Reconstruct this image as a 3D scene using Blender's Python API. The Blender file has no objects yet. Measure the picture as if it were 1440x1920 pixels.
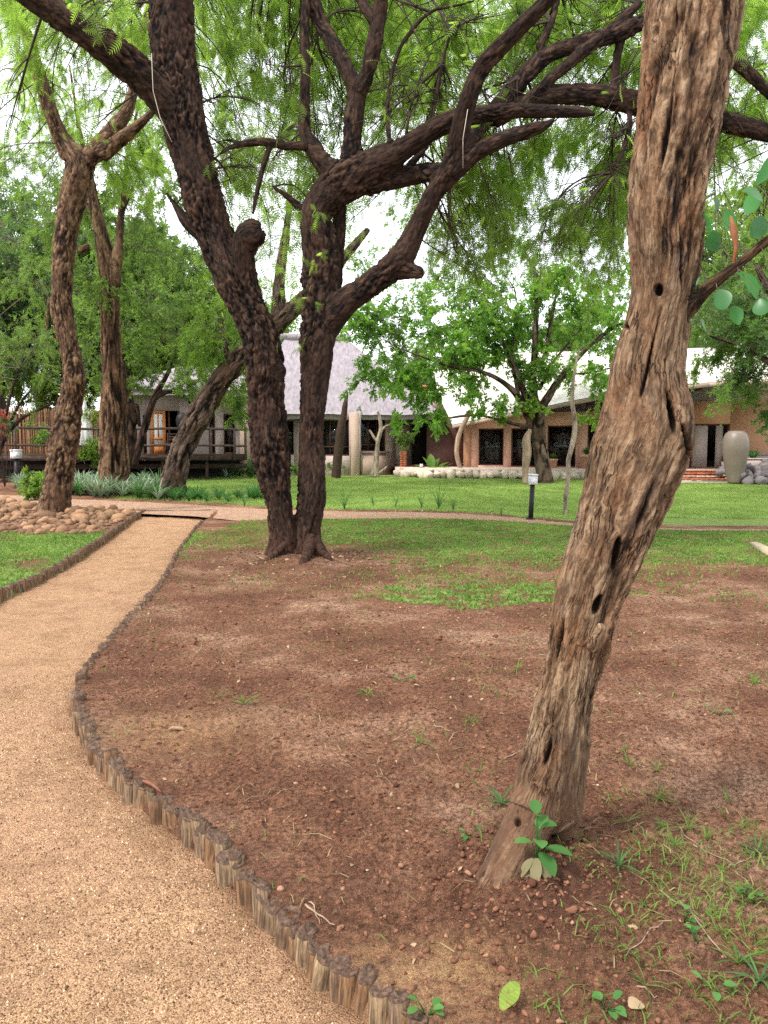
import bpy, math, random
import numpy as np
from mathutils import Vector, Matrix

random.seed(7)
RNG = np.random.default_rng(11)
SC = bpy.context.scene
COL = SC.collection
R = math.radians

# ------------------------------------------------------------------ camera
EYE = 1.55
F = 1442.0                       # focal length in pixels of the 1440 x 1920 photograph
PITCH = math.atan(115.0 / F)
cam_d = bpy.data.cameras.new('camera')
cam_d.sensor_fit = 'VERTICAL'
cam_d.sensor_height = 24.0
cam_d.lens = 24.0 * F / 1920.0
cam_d.clip_start = 0.05
cam_d.clip_end = 1000.0
cam = bpy.data.objects.new('camera', cam_d)
COL.objects.link(cam)
cam.location = (0, 0, EYE)
cam.rotation_euler = (R(90) - PITCH, 0, 0)
SC.camera = cam

# ------------------------------------------------------------------ sky, sun, exposure
SUN_DIR = Vector((-0.50, -0.42, 0.86)).normalized()
SUN_EL = math.asin(SUN_DIR.z)
SUN_ROT = math.atan2(SUN_DIR.x, SUN_DIR.y)
world = bpy.data.worlds.new('World')
SC.world = world
world.use_nodes = True
nt = world.node_tree
nt.nodes.clear()
w_out = nt.nodes.new('ShaderNodeOutputWorld')
w_bg = nt.nodes.new('ShaderNodeBackground')
w_sky = nt.nodes.new('ShaderNodeTexSky')
w_sky.sky_type = 'NISHITA'
w_sky.sun_disc = False
w_sky.sun_elevation = SUN_EL
w_sky.sun_rotation = SUN_ROT
w_mix = nt.nodes.new('ShaderNodeMix')
w_mix.data_type = 'RGBA'
w_mix.inputs[0].default_value = 0.86          # bright overcast: cloud hides most of the blue
w_mix.inputs[7].default_value = (9.3, 9.5, 9.9, 1)
w_bg.inputs['Strength'].default_value = 0.078
nt.links.new(w_sky.outputs[0], w_mix.inputs[6])
nt.links.new(w_mix.outputs[2], w_bg.inputs[0])
nt.links.new(w_bg.outputs[0], w_out.inputs[0])

sun_d = bpy.data.lights.new('sun', 'SUN')
sun_d.energy = 1.5
sun_d.angle = R(12)
sun_d.color = (1.0, 0.95, 0.87)
sun = bpy.data.objects.new('sun', sun_d)
COL.objects.link(sun)
sun.rotation_euler = (-SUN_DIR).to_track_quat('-Z', 'Y').to_euler()
sun.location = (-10, -10, 30)

vs = SC.view_settings
vs.view_transform = 'Standard'
vs.look = 'None'
vs.gamma = 1.0
vs.use_curve_mapping = False
vs.exposure = 1.75
cy = SC.cycles
cy.max_bounces = 7
cy.diffuse_bounces = 3
cy.glossy_bounces = 2
cy.transmission_bounces = 4
cy.transparent_max_bounces = 6
cy.caustics_reflective = False
cy.caustics_refractive = False
cy.use_denoising = False
cy.use_adaptive_sampling = False

# ------------------------------------------------------------------ noise
def _h(ix, iy, iz, k):
    n = (ix * np.uint32(73856093)) ^ (iy * np.uint32(19349663)) ^ (iz * np.uint32(83492791)) ^ np.uint32(k * 2654435 + 12345)
    n ^= n >> np.uint32(13)
    n *= np.uint32(1274126177)
    n ^= n >> np.uint32(16)
    n *= np.uint32(2246822519)
    n ^= n >> np.uint32(13)
    return n.astype(np.float32) * np.float32(2.0 / 4294967295.0) - np.float32(1.0)

def noise3(p, seed=0):
    p = np.asarray(p, dtype=np.float64)
    i = np.floor(p).astype(np.int64)
    f = (p - i).astype(np.float32)
    iu = (i + 100000).astype(np.uint32)
    u = f * f * f * (f * (f * 6 - 15) + 10)
    out = np.zeros(len(p), np.float32)
    with np.errstate(over='ignore'):
        for dx in (0, 1):
            wx = u[:, 0] if dx else 1 - u[:, 0]
            for dy in (0, 1):
                wy = u[:, 1] if dy else 1 - u[:, 1]
                for dz in (0, 1):
                    wz = u[:, 2] if dz else 1 - u[:, 2]
                    a, b, c = iu[:, 0] + np.uint32(dx), iu[:, 1] + np.uint32(dy), iu[:, 2] + np.uint32(dz)
                    g = (_h(a, b, c, seed) * (f[:, 0] - dx) + _h(a, b, c, seed + 1) * (f[:, 1] - dy)
                         + _h(a, b, c, seed + 2) * (f[:, 2] - dz))
                    out += wx * wy * wz * g
    return out * 1.6

def fbm(p, oct=3, seed=0, gain=0.5):
    p = np.asarray(p, dtype=np.float64)
    a, s, t = 1.0, 0.0, 0.0
    for k in range(oct):
        s = s + a * noise3(p * (2.03 ** k) + 17.3 * k, seed + 5 * k)
        t += a
        a *= gain
    return s / t

def n2(x, y, f, seed=0, oct=2):
    x = np.atleast_1d(np.asarray(x, float)); y = np.atleast_1d(np.asarray(y, float))
    return fbm(np.stack([x * f, y * f, np.full(x.shape, 3.7)], -1), oct, seed)

def sstep(a, b, x):
    t = np.clip((np.asarray(x, float) - a) / (b - a), 0, 1)
    return t * t * (3 - 2 * t)

# ------------------------------------------------------------------ places: a pixel of the photograph and a distance give a point
CP, SP = math.cos(PITCH), math.sin(PITCH)

def ray(px, py):
    u, v = (px - 720.0) / F, (960.0 - py) / F
    return np.array([u, CP + v * SP, -SP + v * CP])

def at(px, py, y):
    """(point at distance y from the lens plane's foot, metres per pixel there)"""
    d = ray(px, py)
    t = y / d[1]
    return np.array([0, 0, EYE]) + d * t, t / F

def base_z(y):
    return 0.33 * sstep(19, 38, y)

def on_ground(px, py, off=0.0):
    d = ray(px, py)
    z = off
    for _ in range(40):
        t = (z - EYE) / min(d[2], -1e-4)
        t = min(t, 200)
        z = off + float(base_z(d[1] * t))
    return np.array([d[0] * t, d[1] * t, z])

# ------------------------------------------------------------------ mesh helpers
def build(name, V, Fs, mat=None, parent=None, smooth=False, attrs=None, midx=None):
    """Fs: list of int arrays, each (n, k) of faces with k corners."""
    me = bpy.data.meshes.new(name)
    V = np.ascontiguousarray(V, dtype=np.float32)
    Fs = [np.asarray(f, dtype=np.int32) for f in Fs if len(f)]
    nl = sum(f.size for f in Fs)
    nf = sum(len(f) for f in Fs)
    me.vertices.add(len(V))
    me.vertices.foreach_set('co', V.ravel())
    me.loops.add(nl)
    me.polygons.add(nf)
    me.loops.foreach_set('vertex_index', np.concatenate([f.ravel() for f in Fs]).astype(np.int32))
    tot = np.concatenate([np.full(len(f), f.shape[1], np.int32) for f in Fs])
    st = np.concatenate([[0], np.cumsum(tot)[:-1]]).astype(np.int32)
    me.polygons.foreach_set('loop_start', st)
    me.polygons.foreach_set('loop_total', tot)
    if smooth:
        me.polygons.foreach_set('use_smooth', np.ones(nf, bool))
    if midx is not None:
        me.polygons.foreach_set('material_index', np.asarray(midx, np.int32))
    for k, a in (attrs or {}).items():
        a = np.ascontiguousarray(a, dtype=np.float32)
        at_ = me.attributes.new(k, 'FLOAT_VECTOR' if a.ndim == 2 else 'FLOAT', 'POINT')
        at_.data.foreach_set('vector' if a.ndim == 2 else 'value', a.ravel())
    me.update()
    me.validate()
    for m in (mat if isinstance(mat, (list, tuple)) else [mat]):
        if m:
            me.materials.append(m)
    return link(name, me, parent)

def link(name, data, parent=None):
    o = bpy.data.objects.new(name, data)
    COL.objects.link(o)
    if parent is not None:
        o.parent = parent
    return o

def tag(o, label=None, cat=None, group=None, kind=None):
    if label: o['label'] = label
    if cat: o['category'] = cat
    if group: o['group'] = group
    if kind: o['kind'] = kind
    return o

def thing(name, loc, label, cat, group=None, rz=0.0):
    o = link(name, None)
    o.location = Vector([float(c) for c in loc])
    o.rotation_euler = (0, 0, rz)
    o.empty_display_size = 0.2
    return tag(o, label, cat, group)

def child(name, data, parent, loc=(0, 0, 0), rot=(0, 0, 0), sc=(1, 1, 1)):
    o = link(name, data, parent)
    o.location = loc; o.rotation_euler = rot; o.scale = sc
    return o

def copy_thing(o, loc, rz=0.0, sc=1.0, label=None, group=None):
    c = o.copy()
    COL.objects.link(c)
    c.location = Vector([float(v) for v in loc]); c.rotation_euler = (0, 0, rz); c.scale = (sc, sc, sc)
    if label: c['label'] = label
    if group: c['group'] = group
    for ch in o.children:
        d = ch.copy(); COL.objects.link(d); d.parent = c
        for g in ch.children:
            e = g.copy(); COL.objects.link(e); e.parent = d
    return c

class Bag:
    """collects shapes, then links them as one mesh object"""
    def __init__(s):
        s.v, s.f, s.n, s.m = [], {}, 0, {}
    def add(s, V, faces, m=0):
        V = np.asarray(V, float).reshape(-1, 3)
        for f in faces:
            s.f.setdefault(len(f), []).append([i + s.n for i in f])
            s.m.setdefault(len(f), []).append(m)
        s.v.append(V); s.n += len(V)
    def arr(s, V, Fa, m=0):
        V = np.asarray(V, float).reshape(-1, 3); Fa = np.asarray(Fa)
        s.f.setdefault(Fa.shape[1], []).extend((Fa + s.n).tolist())
        s.m.setdefault(Fa.shape[1], []).extend([m] * len(Fa))
        s.v.append(V); s.n += len(V)
    def box(s, a, b, m=0, bev=0.0):
        (x0, y0, z0), (x1, y1, z1) = a, b
        if x0 > x1: x0, x1 = x1, x0
        if y0 > y1: y0, y1 = y1, y0
        if z0 > z1: z0, z1 = z1, z0
        bev = min(bev, (x1 - x0) * .4, (y1 - y0) * .4, (z1 - z0) * .4)
        if bev <= 0:
            V = [(x, y, z) for z in (z0, z1) for (x, y) in ((x0, y0), (x1, y0), (x1, y1), (x0, y1))]
            s.add(V, [(3, 2, 1, 0), (4, 5, 6, 7), (0, 1, 5, 4), (1, 2, 6, 5), (2, 3, 7, 6), (3, 0, 4, 7)], m)
        else:
            def ring(i, z):
                return [(x0 + i, y0 + i, z), (x1 - i, y0 + i, z), (x1 - i, y1 - i, z), (x0 + i, y1 - i, z)]
            V = ring(bev, z0) + ring(0, z0 + bev) + ring(0, z1 - bev) + ring(bev, z1)
            fs = [(3, 2, 1, 0), (12, 13, 14, 15)]
            for r in range(3):
                for k in range(4):
                    a_, b_ = r * 4 + k, r * 4 + (k + 1) % 4
                    fs.append((a_, b_, b_ + 4, a_ + 4))
            s.add(V, fs, m)
    def quad(s, a, b, c, d, m=0):
        s.add([a, b, c, d], [(0, 1, 2, 3)], m)
    def tube(s, pts, rad, n=8, m=0, cap=True):
        V, Fq, caps = tube_arrays(pts, rad, n)
        s.arr(V, Fq, m)
        if cap:
            base = s.n - len(V)
            for c in caps:
                s.f.setdefault(n, []).append([i + base for i in c]); s.m.setdefault(n, []).append(m)
    def build(s, name, mat, parent=None, smooth=False, loc=None):
        if not s.n: return None
        ks = sorted(s.f)
        V = np.concatenate(s.v)
        o = build(name, V, [np.array(s.f[k]) for k in ks], mat, parent, smooth, None,
                  np.concatenate([np.array(s.m[k]) for k in ks]))
        if loc is not None: o.location = loc
        return o

def frames(P):
    P = np.asarray(P, float)
    T = np.gradient(P, axis=0)
    T /= np.linalg.norm(T, axis=1)[:, None] + 1e-12
    N = np.zeros_like(P)
    ref = np.array([0, 1.0, 0]) if abs(T[0, 1]) < 0.9 else np.array([1.0, 0, 0])
    n = ref - T[0] * ref.dot(T[0]); n /= np.linalg.norm(n)
    for i in range(len(P)):
        n = n - T[i] * n.dot(T[i]); n /= np.linalg.norm(n) + 1e-12
        N[i] = n
    return T, N, np.cross(T, N)

def tube_arrays(pts, rad, n=8):
    P = np.asarray(pts, float)
    r = np.broadcast_to(np.asarray(rad, float), (len(P),))
    T, N, B = frames(P)
    a = np.arange(n) * 2 * math.pi / n
    V = P[:, None] + r[:, None, None] * (np.cos(a)[None, :, None] * N[:, None] + np.sin(a)[None, :, None] * B[:, None])
    i = np.arange(len(P) - 1)[:, None] * n
    k = np.arange(n)[None]; k2 = (k + 1) % n
    Fq = np.stack([i + k, i + k2, i + n + k2, i + n + k], -1).reshape(-1, 4)
    caps = [list(range(n))[::-1], [(len(P) - 1) * n + q for q in range(n)]]
    return V.reshape(-1, 3), Fq, caps

def smooth_path(P, step):
    """Catmull-Rom through rows of (x, y, z, r, ...)"""
    P = np.asarray(P, float)
    Q = np.vstack([2 * P[0] - P[1], P, 2 * P[-1] - P[-2]])
    out = []
    for i in range(1, len(Q) - 2):
        n = max(1, int(np.linalg.norm(Q[i + 1][:3] - Q[i][:3]) / step))
        t = (np.arange(n) / n)[:, None]
        a, b, c, d = Q[i - 1], Q[i], Q[i + 1], Q[i + 2]
        out.append(0.5 * (2 * b + (c - a) * t + (2 * a - 5 * b + 4 * c - d) * t * t + (3 * b - a - 3 * c + d) * t ** 3))
    out.append(P[-1:])
    return np.vstack(out)

# ------------------------------------------------------------------ materials
def mat(name):
    m = bpy.data.materials.new(name)
    m.use_nodes = True
    b = m.node_tree.nodes['Principled BSDF']
    b.inputs['Roughness'].default_value = 0.85
    b.inputs['Specular IOR Level'].default_value = 0.25
    return m, m.node_tree, b

class NT:
    def __init__(s, t): s.t = t
    def n(s, typ, **k):
        o = s.t.nodes.new(typ)
        for a, v in k.items(): setattr(o, a, v)
        return o
    def l(s, a, b): s.t.links.new(a, b)
    def coord(s, which='Object'):
        return s.n('ShaderNodeTexCoord').outputs[which]
    def pos(s): return s.n('ShaderNodeNewGeometry').outputs['Position']
    def noise(s, vec, scale, detail=3, rough=0.55, out=0):
        o = s.n('ShaderNodeTexNoise')
        o.inputs['Scale'].default_value = scale; o.inputs['Detail'].default_value = detail; o.inputs['Roughness'].default_value = rough
        if vec is not None: s.l(vec, o.inputs['Vector'])
        return o.outputs[out]
    def voro(s, vec, scale, out=0, feature='F1', rnd=1.0):
        o = s.n('ShaderNodeTexVoronoi', feature=feature)
        o.inputs['Scale'].default_value = scale; o.inputs['Randomness'].default_value = rnd
        s.l(vec, o.inputs['Vector'])
        return o.outputs[out]
    def ramp(s, fac, stops, interp='LINEAR'):
        o = s.n('ShaderNodeValToRGB')
        r = o.color_ramp; r.interpolation = interp
        while len(r.elements) < len(stops): r.elements.new(0.5)
        for e, (p, c) in zip(r.elements, stops):
            e.position = p; e.color = tuple(c) + (1,) if not isinstance(c, (int, float)) else (c, c, c, 1)
        s.l(fac, o.inputs[0])
        return o.outputs[0]
    def mix(s, fac, a, b, mode='MIX'):
        o = s.n('ShaderNodeMix', data_type='RGBA', blend_type=mode)
        for sock, v in ((o.inputs[0], fac), (o.inputs[6], a), (o.inputs[7], b)):
            if isinstance(v, (int, float)): sock.default_value = v
            elif isinstance(v, tuple): sock.default_value = v + (1,)
            else: s.l(v, sock)
        return o.outputs[2]
    def math(s, op, a, b=0.0):
        o = s.n('ShaderNodeMath', operation=op)
        for sock, v in zip(o.inputs, (a, b)):
            if isinstance(v, (int, float)): sock.default_value = v
            else: s.l(v, sock)
        return o.outputs[0]
    def attr(s, name):
        return s.n('ShaderNodeAttribute', attribute_name=name).outputs['Fac']
    def mapv(s, vec, scale):
        o = s.n('ShaderNodeMapping'); o.inputs['Scale'].default_value = scale
        s.l(vec, o.inputs['Vector'])
        return o.outputs[0]
    def bump(s, h, strength, dist, bsdf, prev=None):
        o = s.n('ShaderNodeBump'); o.inputs['Strength'].default_value = strength; o.inputs['Distance'].default_value = dist
        s.l(h, o.inputs['Height'])
        if prev is not None: s.l(prev, o.inputs['Normal'])
        if bsdf is not None: s.l(o.outputs[0], bsdf.inputs['Normal'])
        return o.outputs[0]
    def rnd(s): return s.n('ShaderNodeObjectInfo').outputs['Random']

def plain(name, c, rough=0.8, var=0.25, scale=6.0, bump=0.0, spec=0.25, rnd=0.0, mapping=None, bscale=None):
    m, t, b = mat(name); q = NT(t)
    co = q.coord()
    if mapping: co = q.mapv(co, mapping)
    f = q.noise(co, scale, 5, 0.6)
    lo = tuple(x * (1 - var) for x in c); hi = tuple(min(1, x * (1 + var)) for x in c)
    col = q.ramp(f, [(0.3, lo), (0.7, hi)])
    if rnd:
        k = q.math('ADD', q.math('MULTIPLY', q.rnd(), 2 * rnd), 1 - rnd)
        o = q.n('ShaderNodeVectorMath', operation='SCALE'); q.l(col, o.inputs[0]); q.l(k, o.inputs['Scale']); col = o.outputs[0]
    q.l(col, b.inputs['Base Color'])
    b.inputs['Roughness'].default_value = rough
    b.inputs['Specular IOR Level'].default_value = spec
    if bump: q.bump(q.noise(co, bscale or scale * 4, 4, 0.65), 0.6, bump, b)
    return m

def leaf_mat(name, dark, light, trans, tfac=0.45, rough=0.5, spec=0.3):
    m, t, b = mat(name); q = NT(t)
    col = q.ramp(q.attr('tint'), [(0.0, dark), (1.0, light)])
    q.l(col, b.inputs['Base Color'])
    b.inputs['Roughness'].default_value = rough
    b.inputs['Specular IOR Level'].default_value = spec
    tr = q.n('ShaderNodeBsdfTranslucent')
    tc = q.ramp(q.attr('tint'), [(0.0, tuple(x * 0.75 for x in trans)), (1.0, tuple(min(1, x * 1.25) for x in trans))])
    q.l(tc, tr.inputs['Color'])
    mx = q.n('ShaderNodeMixShader'); mx.inputs[0].default_value = tfac
    q.l(b.outputs[0], mx.inputs[1]); q.l(tr.outputs[0], mx.inputs[2])
    q.l(mx.outputs[0], t.nodes['Material Output'].inputs['Surface'])
    return m
# ------------------------------------------------------------------ layout of the ground
PATH_Z = -0.085
_re = [(402, 956), (388, 972), (372, 986), (352, 1012), (335, 1035), (318, 1068), (300, 1098), (276, 1128), (250, 1152), (220, 1188),
       (196, 1212), (178, 1234), (163, 1258), (152, 1288), (148, 1320), (156, 1352), (172, 1386), (200, 1416), (226, 1442),
       (252, 1468), (285, 1490), (318, 1512), (356, 1540), (403, 1582), (438, 1618), (480, 1666), (540, 1724), (612, 1788),
       (690, 1848), (760, 1898), (850, 1960), (980, 2050)]
RIGHT_EDGE = np.array([on_ground(*p)[:2] for p in _re] + [(1.6, 0.9), (3.2, -0.4), (6.0, -2.0)])
_le = [(270, 958), (250, 970), (228, 985), (200, 1004), (170, 1024), (138, 1044), (100, 1066), (52, 1088), (0, 1110), (-60, 1138)]
LEFT_EDGE = np.array([on_ground(*p)[:2] for p in _le] + [(-4.9, 6.4), (-5.3, 4.0), (-5.6, 1.5), (-5.8, -2.0)])
RIGHT_EDGE = smooth_path(np.c_[RIGHT_EDGE, np.zeros(len(RIGHT_EDGE))], 0.12)[:, :2]
LEFT_EDGE = smooth_path(np.c_[LEFT_EDGE, np.zeros(len(LEFT_EDGE))], 0.12)[:, :2]
PATH_POLY = np.vstack([RIGHT_EDGE, LEFT_EDGE[::-1]])

_cu = [(-420, 918), (-100, 924), (60, 930), (150, 936), (270, 941), (360, 946), (440, 951), (530, 955), (620, 958), (760, 960), (860, 962), (960, 969), (1060, 979), (1160, 987), (1290, 991), (1440, 992), (1700, 988)]
_cl = [(-420, 934), (-100, 936), (60, 942), (150, 950), (270, 963), (360, 967), (440, 975), (530, 975), (620, 973), (760, 972), (860, 973), (960, 978), (1060, 985), (1160, 991), (1290, 994), (1440, 995), (1700, 991)]
CROSS_U = np.array([on_ground(*p)[:2] for p in _cu])
CROSS_L = np.array([on_ground(*p)[:2] for p in _cl])

def cross_mid(x): return np.interp(x, (CROSS_U[:, 0] + CROSS_L[:, 0]) / 2, (CROSS_U[:, 1] + CROSS_L[:, 1]) / 2)
def cross_half(x): return np.interp(x, (CROSS_U[:, 0] + CROSS_L[:, 0]) / 2, (CROSS_U[:, 1] - CROSS_L[:, 1]) / 2)

def seg_dist(x, y, P, closed=False):
    d = np.full(x.shape, 1e9)
    Q = np.vstack([P, P[:1]]) if closed else P
    for a, b in zip(Q[:-1], Q[1:]):
        e = b - a
        t = np.clip(((x - a[0]) * e[0] + (y - a[1]) * e[1]) / (e @ e + 1e-12), 0, 1)
        d = np.minimum(d, (x - a[0] - t * e[0]) ** 2 + (y - a[1] - t * e[1]) ** 2)
    return np.sqrt(d)

def inside(x, y, P):
    c = np.zeros(x.shape, bool)
    Q = np.vstack([P, P[:1]])
    for a, b in zip(Q[:-1], Q[1:]):
        if a[1] == b[1]: continue
        k = ((a[1] > y) != (b[1] > y)) & (x < (b[0] - a[0]) * (y - a[1]) / (b[1] - a[1]) + a[0])
        c ^= k
    return c

P2 = PATH_POLY[::2]
FRONT_TREE = on_ground(985, 1640)[:2]
MID_TREE = on_ground(558, 1050)[:2]
LEFT_TREE = on_ground(105, 962)[:2]
MOUND = on_ground(1010, 1700)[:2]

def path_in(x, y):
    """negative inside the sunken path, in metres"""
    d = np.full(x.shape, 5.0)
    near = (y < 22) & (y > -6) & (x < 6.5) & (x > -11)
    if near.any():
        xx, yy = x[near], y[near]
        s = np.where(inside(xx, yy, P2), -1.0, 1.0)
        d[near] = s * np.minimum(seg_dist(xx, yy, RIGHT_EDGE[::2]), seg_dist(xx, yy, LEFT_EDGE[::2]))
    return d

GPATCH = on_ground(930, 1110)[:2]
CORNER = on_ground(1440, 1760)[:2]

def grass_density(x, y):
    x = np.asarray(x, float); y = np.asarray(y, float)
    big = n2(x, y, 0.55, 40, 3); fine = n2(x, y, 2.3, 50, 3)
    cm, ch = cross_mid(x), cross_half(x)
    clump = sstep(-0.30, 0.28, n2(x, y, 5.0, 57, 2) + 0.10)
    lawn = sstep(0.25, 0.8, y - cm - ch + 0.3 * fine) * sstep(41, 37, y) * sstep(-9.2, -8.0, x - 0.0 * y)
    edge = 9.8 - 0.16 * x + 1.5 * sstep(-0.5, -3, x)
    near = sstep(-1.6, 2.4, y - edge + 3.4 * big + 1.9 * fine) * (y < cm - ch - 0.05)
    near *= np.where(x < -1.6, 0.62, 1.0) * (0.30 + 0.70 * clump)
    near *= sstep(0.9, 2.2, np.hypot(x - MID_TREE[0], (y - MID_TREE[1]) * 0.8) + 0.5 * fine)
    e = np.hypot((x - GPATCH[0]) / 1.35, (y - GPATCH[1]) / 0.75)
    near = np.maximum(near, sstep(1.15, 0.55, e + 0.9 * fine + 0.3 * big) * (0.35 + 0.65 * clump))
    left = (x < -3.2) & (y > 4)
    lp = sstep(15.2, 13.6, y + 0.8 * fine) * sstep(-0.35, 0.25, big + fine * 0.8 + 0.32)
    cor = sstep(1.3, 0.0, np.hypot((x - CORNER[0] - .25) / 0.8, (y - CORNER[1] + .15) / 0.9) + 1.2 * fine) * 0.70 * clump
    return np.clip(np.where(left & (y < cm - ch), lp, np.maximum(np.maximum(lawn, near), cor)), 0, 1)

def soil_relief(x, y):
    w = sstep(16, 5, y)
    z = 0.035 * n2(x, y, 1.1, 3, 3)
    z = z + w * (0.018 * n2(x, y, 6.0, 9, 3) + 0.016 * np.abs(n2(x, y, 15.0, 13, 2)) + 0.012 * n2(x, y, 30.0, 21, 2))
    v = sstep(6.5, 3, y)
    z = z + v * (0.009 * np.abs(n2(x, y, 55.0, 25, 1)) + 0.012 * sstep(.1, .6, n2(x, y, 24.0, 27, 1)))
    return z

def ground_z(x, y):
    x = np.atleast_1d(np.asarray(x, float)); y = np.atleast_1d(np.asarray(y, float))
    z = base_z(y)
    cm, ch = cross_mid(x), cross_half(x)
    flat = sstep(-0.1, 0.5, np.abs(y - cm) - ch)
    rel = soil_relief(x, y)
    z = z + rel * (0.15 + 0.85 * flat) - 0.03 * (1 - sstep(-0.12, 0.1, np.abs(y - cm) - ch))
    df = np.hypot(x - FRONT_TREE[0], y - FRONT_TREE[1]); dm = np.hypot(x - MOUND[0], y - MOUND[1])
    z = z + 0.05 * np.exp(-(df / 0.42) ** 2) + 0.03 * np.exp(-(dm / 0.35) ** 2) * (1 + n2(x, y, 8, 31, 3))
    z = z + 0.10 * np.exp(-(np.hypot(x - MID_TREE[0], y - MID_TREE[1]) / 0.9) ** 2)
    d = path_in(x, y)
    rim = sstep(0.35, 0.0, d)
    z = np.where(y < 21, z * (1 - 0.7 * rim) + 0.012 * rim, z)
    k = sstep(0.005, -0.045, d)
    return z * (1 - k) + (PATH_Z - 0.07) * k

# ------------------------------------------------------------------ materials of the ground
def make_ground_mat():
    m, t, b = mat('soil_and_grass'); q = NT(t)
    p = q.pos()
    big = q.noise(p, 0.9, 4, 0.6)
    fine = q.noise(p, 42, 5, 0.7)
    grit = q.noise(p, 160, 3, 0.7)
    soil = q.ramp(big, [(0.36, (0.200, 0.088, 0.050)), (0.50, (0.325, 0.158, 0.092)), (0.64, (0.52, 0.305, 0.195))])
    soil = q.mix(q.ramp(fine, [(0.38, 0.0), (0.60, 1.0)]), q.mix(0.80, soil, (0.034, 0.015, 0.010)), soil)  # shade in the pits between crumbs, mixed into the soil colour
    soil = q.mix(q.ramp(q.noise(p, 3.2, 5, 0.7), [(0.40, 0.50), (0.54, 0.0)]), soil, (0.105, 0.046, 0.030))
    soil = q.mix(q.ramp(grit, [(0.58, 0.0), (0.68, 0.65)]), soil, (0.50, 0.31, 0.19))
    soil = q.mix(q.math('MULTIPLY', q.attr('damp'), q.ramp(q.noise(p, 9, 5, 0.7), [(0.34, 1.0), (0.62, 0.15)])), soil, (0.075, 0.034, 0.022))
    # patches where yellow sand was spilled over the soil
    sand = q.math('MULTIPLY', q.attr('sand'), q.ramp(q.noise(p, 14, 4, 0.7), [(0.40, 0.15), (0.62, 1.0)]))
    soil = q.mix(sand, soil, q.ramp(grit, [(0.3, (0.26, 0.14, 0.06)), (0.6, (0.55, 0.34, 0.17))]))
    gn = q.noise(p, 7, 4, 0.65)
    turf = q.ramp(gn, [(0.32, (0.145, 0.215, 0.050)), (0.55, (0.23, 0.32, 0.085)), (0.75, (0.31, 0.40, 0.13))])
    turf = q.mix(q.ramp(q.noise(p, 30, 3, 0.7), [(0.52, 0.0), (0.72, 0.30)]), turf, (0.20, 0.17, 0.06))
    g = q.math('MULTIPLY', q.attr('grass'), q.math('ADD', q.attr('grass'), 0.0))
    col = q.mix(q.ramp(q.math('ADD', g, q.math('MULTIPLY', q.math('SUBTRACT', fine, 0.5), 0.8)), [(0.35, 0.0), (0.75, 1.0)]), soil, turf)
    q.l(col, b.inputs['Base Color'])
    b.inputs['Roughness'].default_value = 0.95
    b.inputs['Specular IOR Level'].default_value = 0.1
    n1 = q.bump(fine, 1.0, 0.035, None)
    q.bump(q.noise(p, 110, 4, 0.75), 1.0, 0.014, b, n1)
    return m

def make_sand_mat(name, c_lo, c_mid, c_hi, pink):
    m, t, b = mat(name); q = NT(t)
    p = q.pos()
    grain = q.voro(p, 165)
    gcol = q.voro(p, 165, 1)
    sep = q.n('ShaderNodeSeparateColor'); q.l(gcol, sep.inputs[0])
    col = q.ramp(sep.outputs[0], [(0.0, c_lo), (0.16, c_mid), (0.8, c_hi), (1.0, tuple(min(1, x * 1.15) for x in c_hi))])  # darkest cells stand in for the tiny shadows between grains
    big = q.noise(p, 0.8, 4, 0.6)
    col = q.mix(q.ramp(big, [(0.35, 0.0), (0.7, 0.6)]), col, pink)
    mid = q.noise(p, 11, 5, 0.7)
    col = q.mix(q.ramp(mid, [(0.30, 0.55), (0.50, 0.0)]), col, tuple(x * 0.55 for x in c_mid))
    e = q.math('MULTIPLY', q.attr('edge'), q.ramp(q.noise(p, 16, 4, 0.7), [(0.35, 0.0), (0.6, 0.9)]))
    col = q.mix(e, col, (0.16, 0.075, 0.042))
    col = q.mix(q.ramp(q.noise(p, 2.6, 5, 0.65), [(0.36, 0.42), (0.52, 0.0)]), col, tuple(x * 0.62 for x in c_mid))
    q.l(col, b.inputs['Base Color'])
    b.inputs['Roughness'].default_value = 0.95
    b.inputs['Specular IOR Level'].default_value = 0.1
    n1 = q.bump(q.noise(p, 9, 5, 0.65), 0.5, 0.03, None)
    n2_ = q.bump(q.noise(p, 62, 4, 0.75), 1.0, 0.022, None, n1)
    q.bump(grain, 1.0, -0.008, b, n2_)
    return m

M = {}
M['ground'] = make_ground_mat()
M['sand'] = make_sand_mat('path_sand', (0.060, 0.030, 0.016), (0.38, 0.215, 0.112), (0.57, 0.365, 0.210), (0.52, 0.295, 0.185))
M['sand_far'] = make_sand_mat('cross_path_sand', (0.22, 0.12, 0.075), (0.42, 0.25, 0.165), (0.54, 0.35, 0.24), (0.48, 0.30, 0.21))

# ------------------------------------------------------------------ ground sheet: fine near the camera, coarser away from it
ys = [-6.0, -3.0, -1.0, 0.0, 0.5, 0.9]
y = 1.2
while y < 44:
    ys.append(y); y *= 1.0050 if y < 7 else (1.0068 if y < 12 else 1.012)
ys += [46, 52, 60, 75, 100, 150, 260, 420]
ys = np.array(ys)
us = np.concatenate([[-40, -12, -5, -2.6, -1.8, -1.4], np.linspace(-0.95, 0.95, 560), [1.4, 1.8, 2.6, 5, 12, 40]])
wid = np.maximum(ys, 2.2)
wid = np.where(ys > 44, 44 + (ys - 44) * 0.6, wid)
gx = us[None, :] * wid[:, None]
gy = np.repeat(ys[:, None], len(us), 1)
x_, y_ = gx.ravel(), gy.ravel()
z_ = ground_z(x_, y_)
far = (np.abs(x_) > 60) | (y_ > 60)
z_[far] = base_z(y_[far])
gd = grass_density(x_, y_)
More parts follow.
